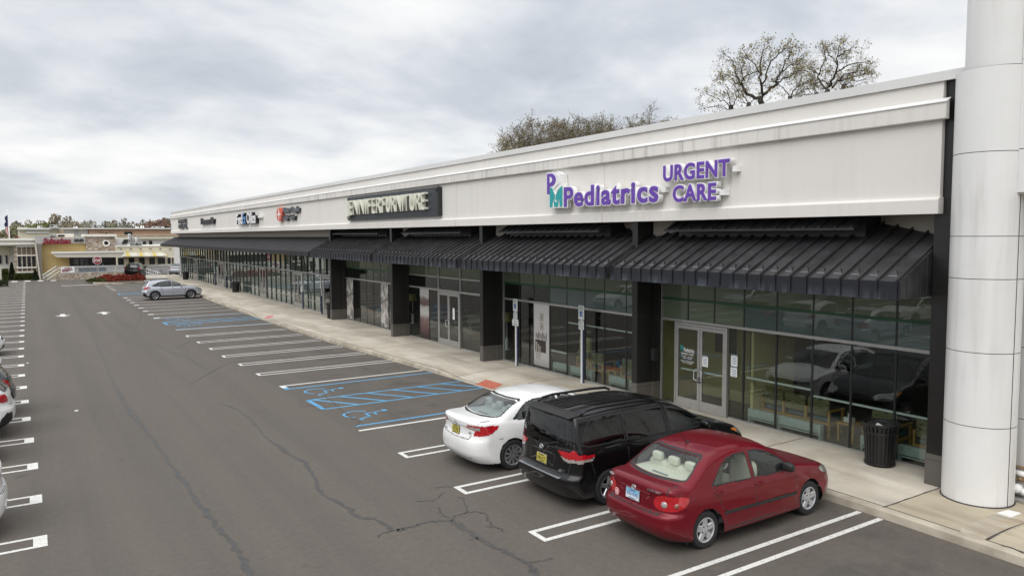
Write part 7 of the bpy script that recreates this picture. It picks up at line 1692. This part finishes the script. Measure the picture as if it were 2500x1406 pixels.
big_tree('round headed budding tree, right of the tall pair over the roof', 45, [(1690, 880, 0), (1720, 810, 0), (1750, 765, 0)],
  [([(1740, 770, 0), (1660, 690, 1), (1615, 600, 1.5), (1610, 540, 2), (1500, 480, 3), (1440, 420, 3)], .24), ([(1630, 560, 1.5), (1660, 440, 0), (1720, 370, -1), (1700, 260, -1)], .14),
   ([(1780, 720, 0), (1800, 640, -.5), (1840, 570, -1), (1870, 450, -1.5), (1880, 300, -2), (1900, 180, -2)], .27), ([(1870, 420, -1), (1780, 330, 1), (1740, 250, 2)], .12), ([(1880, 330, -1.5), (1990, 240, -3), (2080, 190, -3)], .12),
   ([(1810, 730, 0), (1880, 645, 1), (1990, 620, 2), (2080, 595, 3), (2220, 560, 4)], .22), ([(1850, 550, -1), (1960, 460, -2), (2100, 400, -3), (2250, 390, -3)], .16), ([(1880, 640, 1), (1960, 560, -1), (2080, 530, -2), (2190, 500, -3)], .12), ([(1800, 690, 0), (1720, 660, 2), (1620, 640, 3), (1500, 620, 4)], .14)], 23)
big_tree('smaller tree between the two large budding trees', 50, [(1235, 990, 0), (1240, 900, 0), (1250, 850, 0)], [([(1250, 850, 0), (1310, 740, 0), (1380, 640, 1), (1400, 500, 1)], .15), ([(1250, 860, 0), (1200, 780, 1), (1130, 720, 2), (1060, 640, 2)], .12), ([(1310, 740, 0), (1420, 690, -1), (1520, 640, -2)], .10), ([(1250, 870, 0), (1350, 820, 1), (1450, 760, 2), (1560, 720, 3)], .10)], 31, 1.7, .7)
big_tree('low leaning tree at the left foot of the large budding tree', 50, [(470, 1110, 0), (465, 1030, 0), (455, 960, 0)], [([(460, 960, 0), (440, 860, 0), (420, 760, 1), (400, 720, 1)], .12), ([(460, 1000, 0), (360, 900, 1), (260, 860, 2), (170, 830, 2)], .10), ([(460, 1000, 0), (520, 900, -1), (560, 800, -1), (520, 720, -2)], .10), ([(465, 1030, 0), (380, 1000, 2), (250, 980, 2), (150, 1000, 3)], .08)], 37, 1.6, .7)
big_tree('low tree under the gap between the tall pair', 52, [(1600, 930, 0), (1610, 860, 0), (1590, 800, 0)], [([(1600, 840, 0), (1570, 720, 1), (1540, 640, 1)], .10), ([(1600, 850, 0), (1500, 780, 1), (1420, 720, 2)], .10), ([(1600, 850, 0), (1680, 800, -1), (1740, 740, -1)], .09), ([(1590, 830, 0), (1450, 820, 2), (1350, 860, 2)], .08)], 41, 1.5, .7)
big_tree('low tree left of the gap, half behind the roof edge', 54, [(700, 1050, 0), (690, 980, 0), (700, 930, 0)], [([(700, 950, 0), (650, 880, 0), (620, 820, 1)], .10), ([(700, 950, 0), (760, 900, 1), (800, 860, 1)], .09), ([(700, 960, 0), (600, 930, 2), (540, 900, 2)], .08)], 43, 1.5, .7)
big_tree('low tree at the right end below the round headed tree', 52, [(1960, 800, 0), (1950, 740, 0), (1960, 690, 0)], [([(1955, 720, 0), (2040, 660, 1), (2180, 640, 1), (2290, 600, 1)], .10), ([(1955, 720, 0), (1900, 660, 0), (1920, 600, 1)], .09), ([(1955, 730, 0), (2060, 720, 2), (2160, 680, 2)], .08)], 47, 1.5, .7)
# middle distance: thin vase shaped trees
def vase_tree(px, top, Y, lb, seed, leaf, spread=3.0, grp='thin trees along the roof line'):
    random.seed(seed); t = Tree(); t.maxl = 3; t.kids = [4, 5, 4]; t.nl = 1; t.sp = .12; t.rmin = .022
    q = at(px, top, 1, Y); H = q.z; base = Vector((q.x, Y, 0)); fk = H*.45
    t.thick.tube([base, base+Vector((.2, 0, fk))], [.34, .26], 7)
    for k in range(11):
        a_ = 6.283*k/11+random.random(); s_ = spread*random.uniform(.45, 1.0); p0 = base+Vector((.2, 0, fk*random.uniform(.75, 1)))
        ex_ = Vector((math.cos(a_)*s_, math.sin(a_)*s_, 0)); hh = H*random.uniform(.78, .95)-p0.z
        t.limb([p0, p0+ex_*.40+Vector((0, 0, hh*.35)), p0+ex_*.75+Vector((0, 0, hh*.68)), p0+ex_+Vector((0, 0, hh))], .10, .025, .62, 2.1, .35, p0)
    return t.finish('bare_tree', lb, base, grp, M['bark_far'], leaf, .11)
for i, (px, top, Y, sp_) in enumerate([(1243, 330, 88, 2.6), (1275, 302, 92, 3.2), (1310, 296, 88, 3.2), (1345, 292, 94, 3.2), (1380, 288, 88, 3.2), (1410, 282, 92, 3.4), (1440, 290, 90, 3.2), (1468, 296, 96, 3.0), (1505, 300, 100, 3.2), (1540, 286, 104, 3.6), (1580, 268, 100, 4.0), (1615, 276, 102, 3.8), (1650, 285, 104, 3.2)]):
    vase_tree(px, top, Y, 'thin bare tree in the brownish clump above the roof edge' if px < 1490 else 'pale bare tree in the farther clump above the roof edge', 100+i, M['bud_brown'] if i % 3 else M['bud'], sp_, 'brownish tree clump above the roof' if px < 1490 else 'pale tree clump above the roof')
# far tree line
def crown_mesh(seed, n_=1700):
    r_ = np.random.default_rng(seed); cs = r_.normal(size=(13, 3))*np.array([.36, .36, .24])+np.array([0, 0, .60]); p_ = []
    for c_ in cs: d_ = r_.normal(size=(n_//13, 3)); d_ /= np.linalg.norm(d_, axis=1)[:, None]; p_.append(c_+d_*(.26*r_.random((len(d_), 1))**.4))
    return np.vstack(p_)
protos = []
FL = [leaf_mat('far_green', (.22, .23, .095), .3), leaf_mat('far_olive', (.25, .235, .14), .3), leaf_mat('far_brown', (.25, .215, .15), .3), leaf_mat('far_grey', (.26, .245, .20), .3), leaf_mat('far_red', (.26, .165, .13), .3)]
for k in range(5):
    V, F_ = leaf_cloud(crown_mesh(k, 2200), .055, .8); me = np_mesh('crown', V, F_, FL[k], None, False); col.objects.unlink(me); protos.append(me)
tm_ = MB(); tm_.tube([(0, 0, 0), (.01, 0, .7)], [.03, .015], 6); tko = tm_.build('trunk', M['bark_far']); col.objects.unlink(tko)
LBL = ['fresh green tree in the far tree line behind the warehouse roofs', 'olive tree in the far tree line behind the roofs', 'brown tree just leafing in the far tree line', 'grey bare tree in the far tree line', 'dark red tree in the far tree line at the right']
FAR = [(5, 551, 1), (28, 550, 3), (48, 551, 3), (66, 541, 1), (80, 535, 1), (96, 533, 0), (110, 534, 0), (124, 535, 0), (137, 546, 1), (150, 540, 2), (165, 537, 2), (178, 540, 1), (192, 544, 0), (204, 544, 0), (218, 549, 3), (234, 549, 3), (250, 549, 2), (266, 549, 3), (284, 545, 1), (298, 546, 1), (312, 545, 3), (326, 544, 1), (340, 546, 3), (356, 549, 2), (372, 544, 4), (386, 541, 4), (400, 542, 4), (414, 544, 2), (430, 544, 2)]
for i, (px, top, k) in enumerate(FAR):
    Y = 250+18*((i*7) % 5); q = at(px, top, 1, Y); r_ = empty('far_tree', (q.x, Y, 0), random.random()*6, LBL[k], 'tree', 'far tree line')
    H = q.z/1.14; c = protos[k].copy(); link(c, r_); c.scale = (6.8, 6.8, H); tk = tko.copy(); link(tk, r_); tk.scale = (10, 10, H)
m = MB(); hp = []
for k in range(61):
    x = -260+14*k; hp.append((x, 6.2+1.6*math.sin(k*.9)+1.2*math.sin(k*2.3)+(3 if k < 14 else 0)))
m.prism([(-260, -1)]+[(580, -1)]+hp[::-1], 1, 420, 470); tag(m.build('wooded_hill', leaf_mat('hill', (.10, .10, .075), .3)), kind='structure')
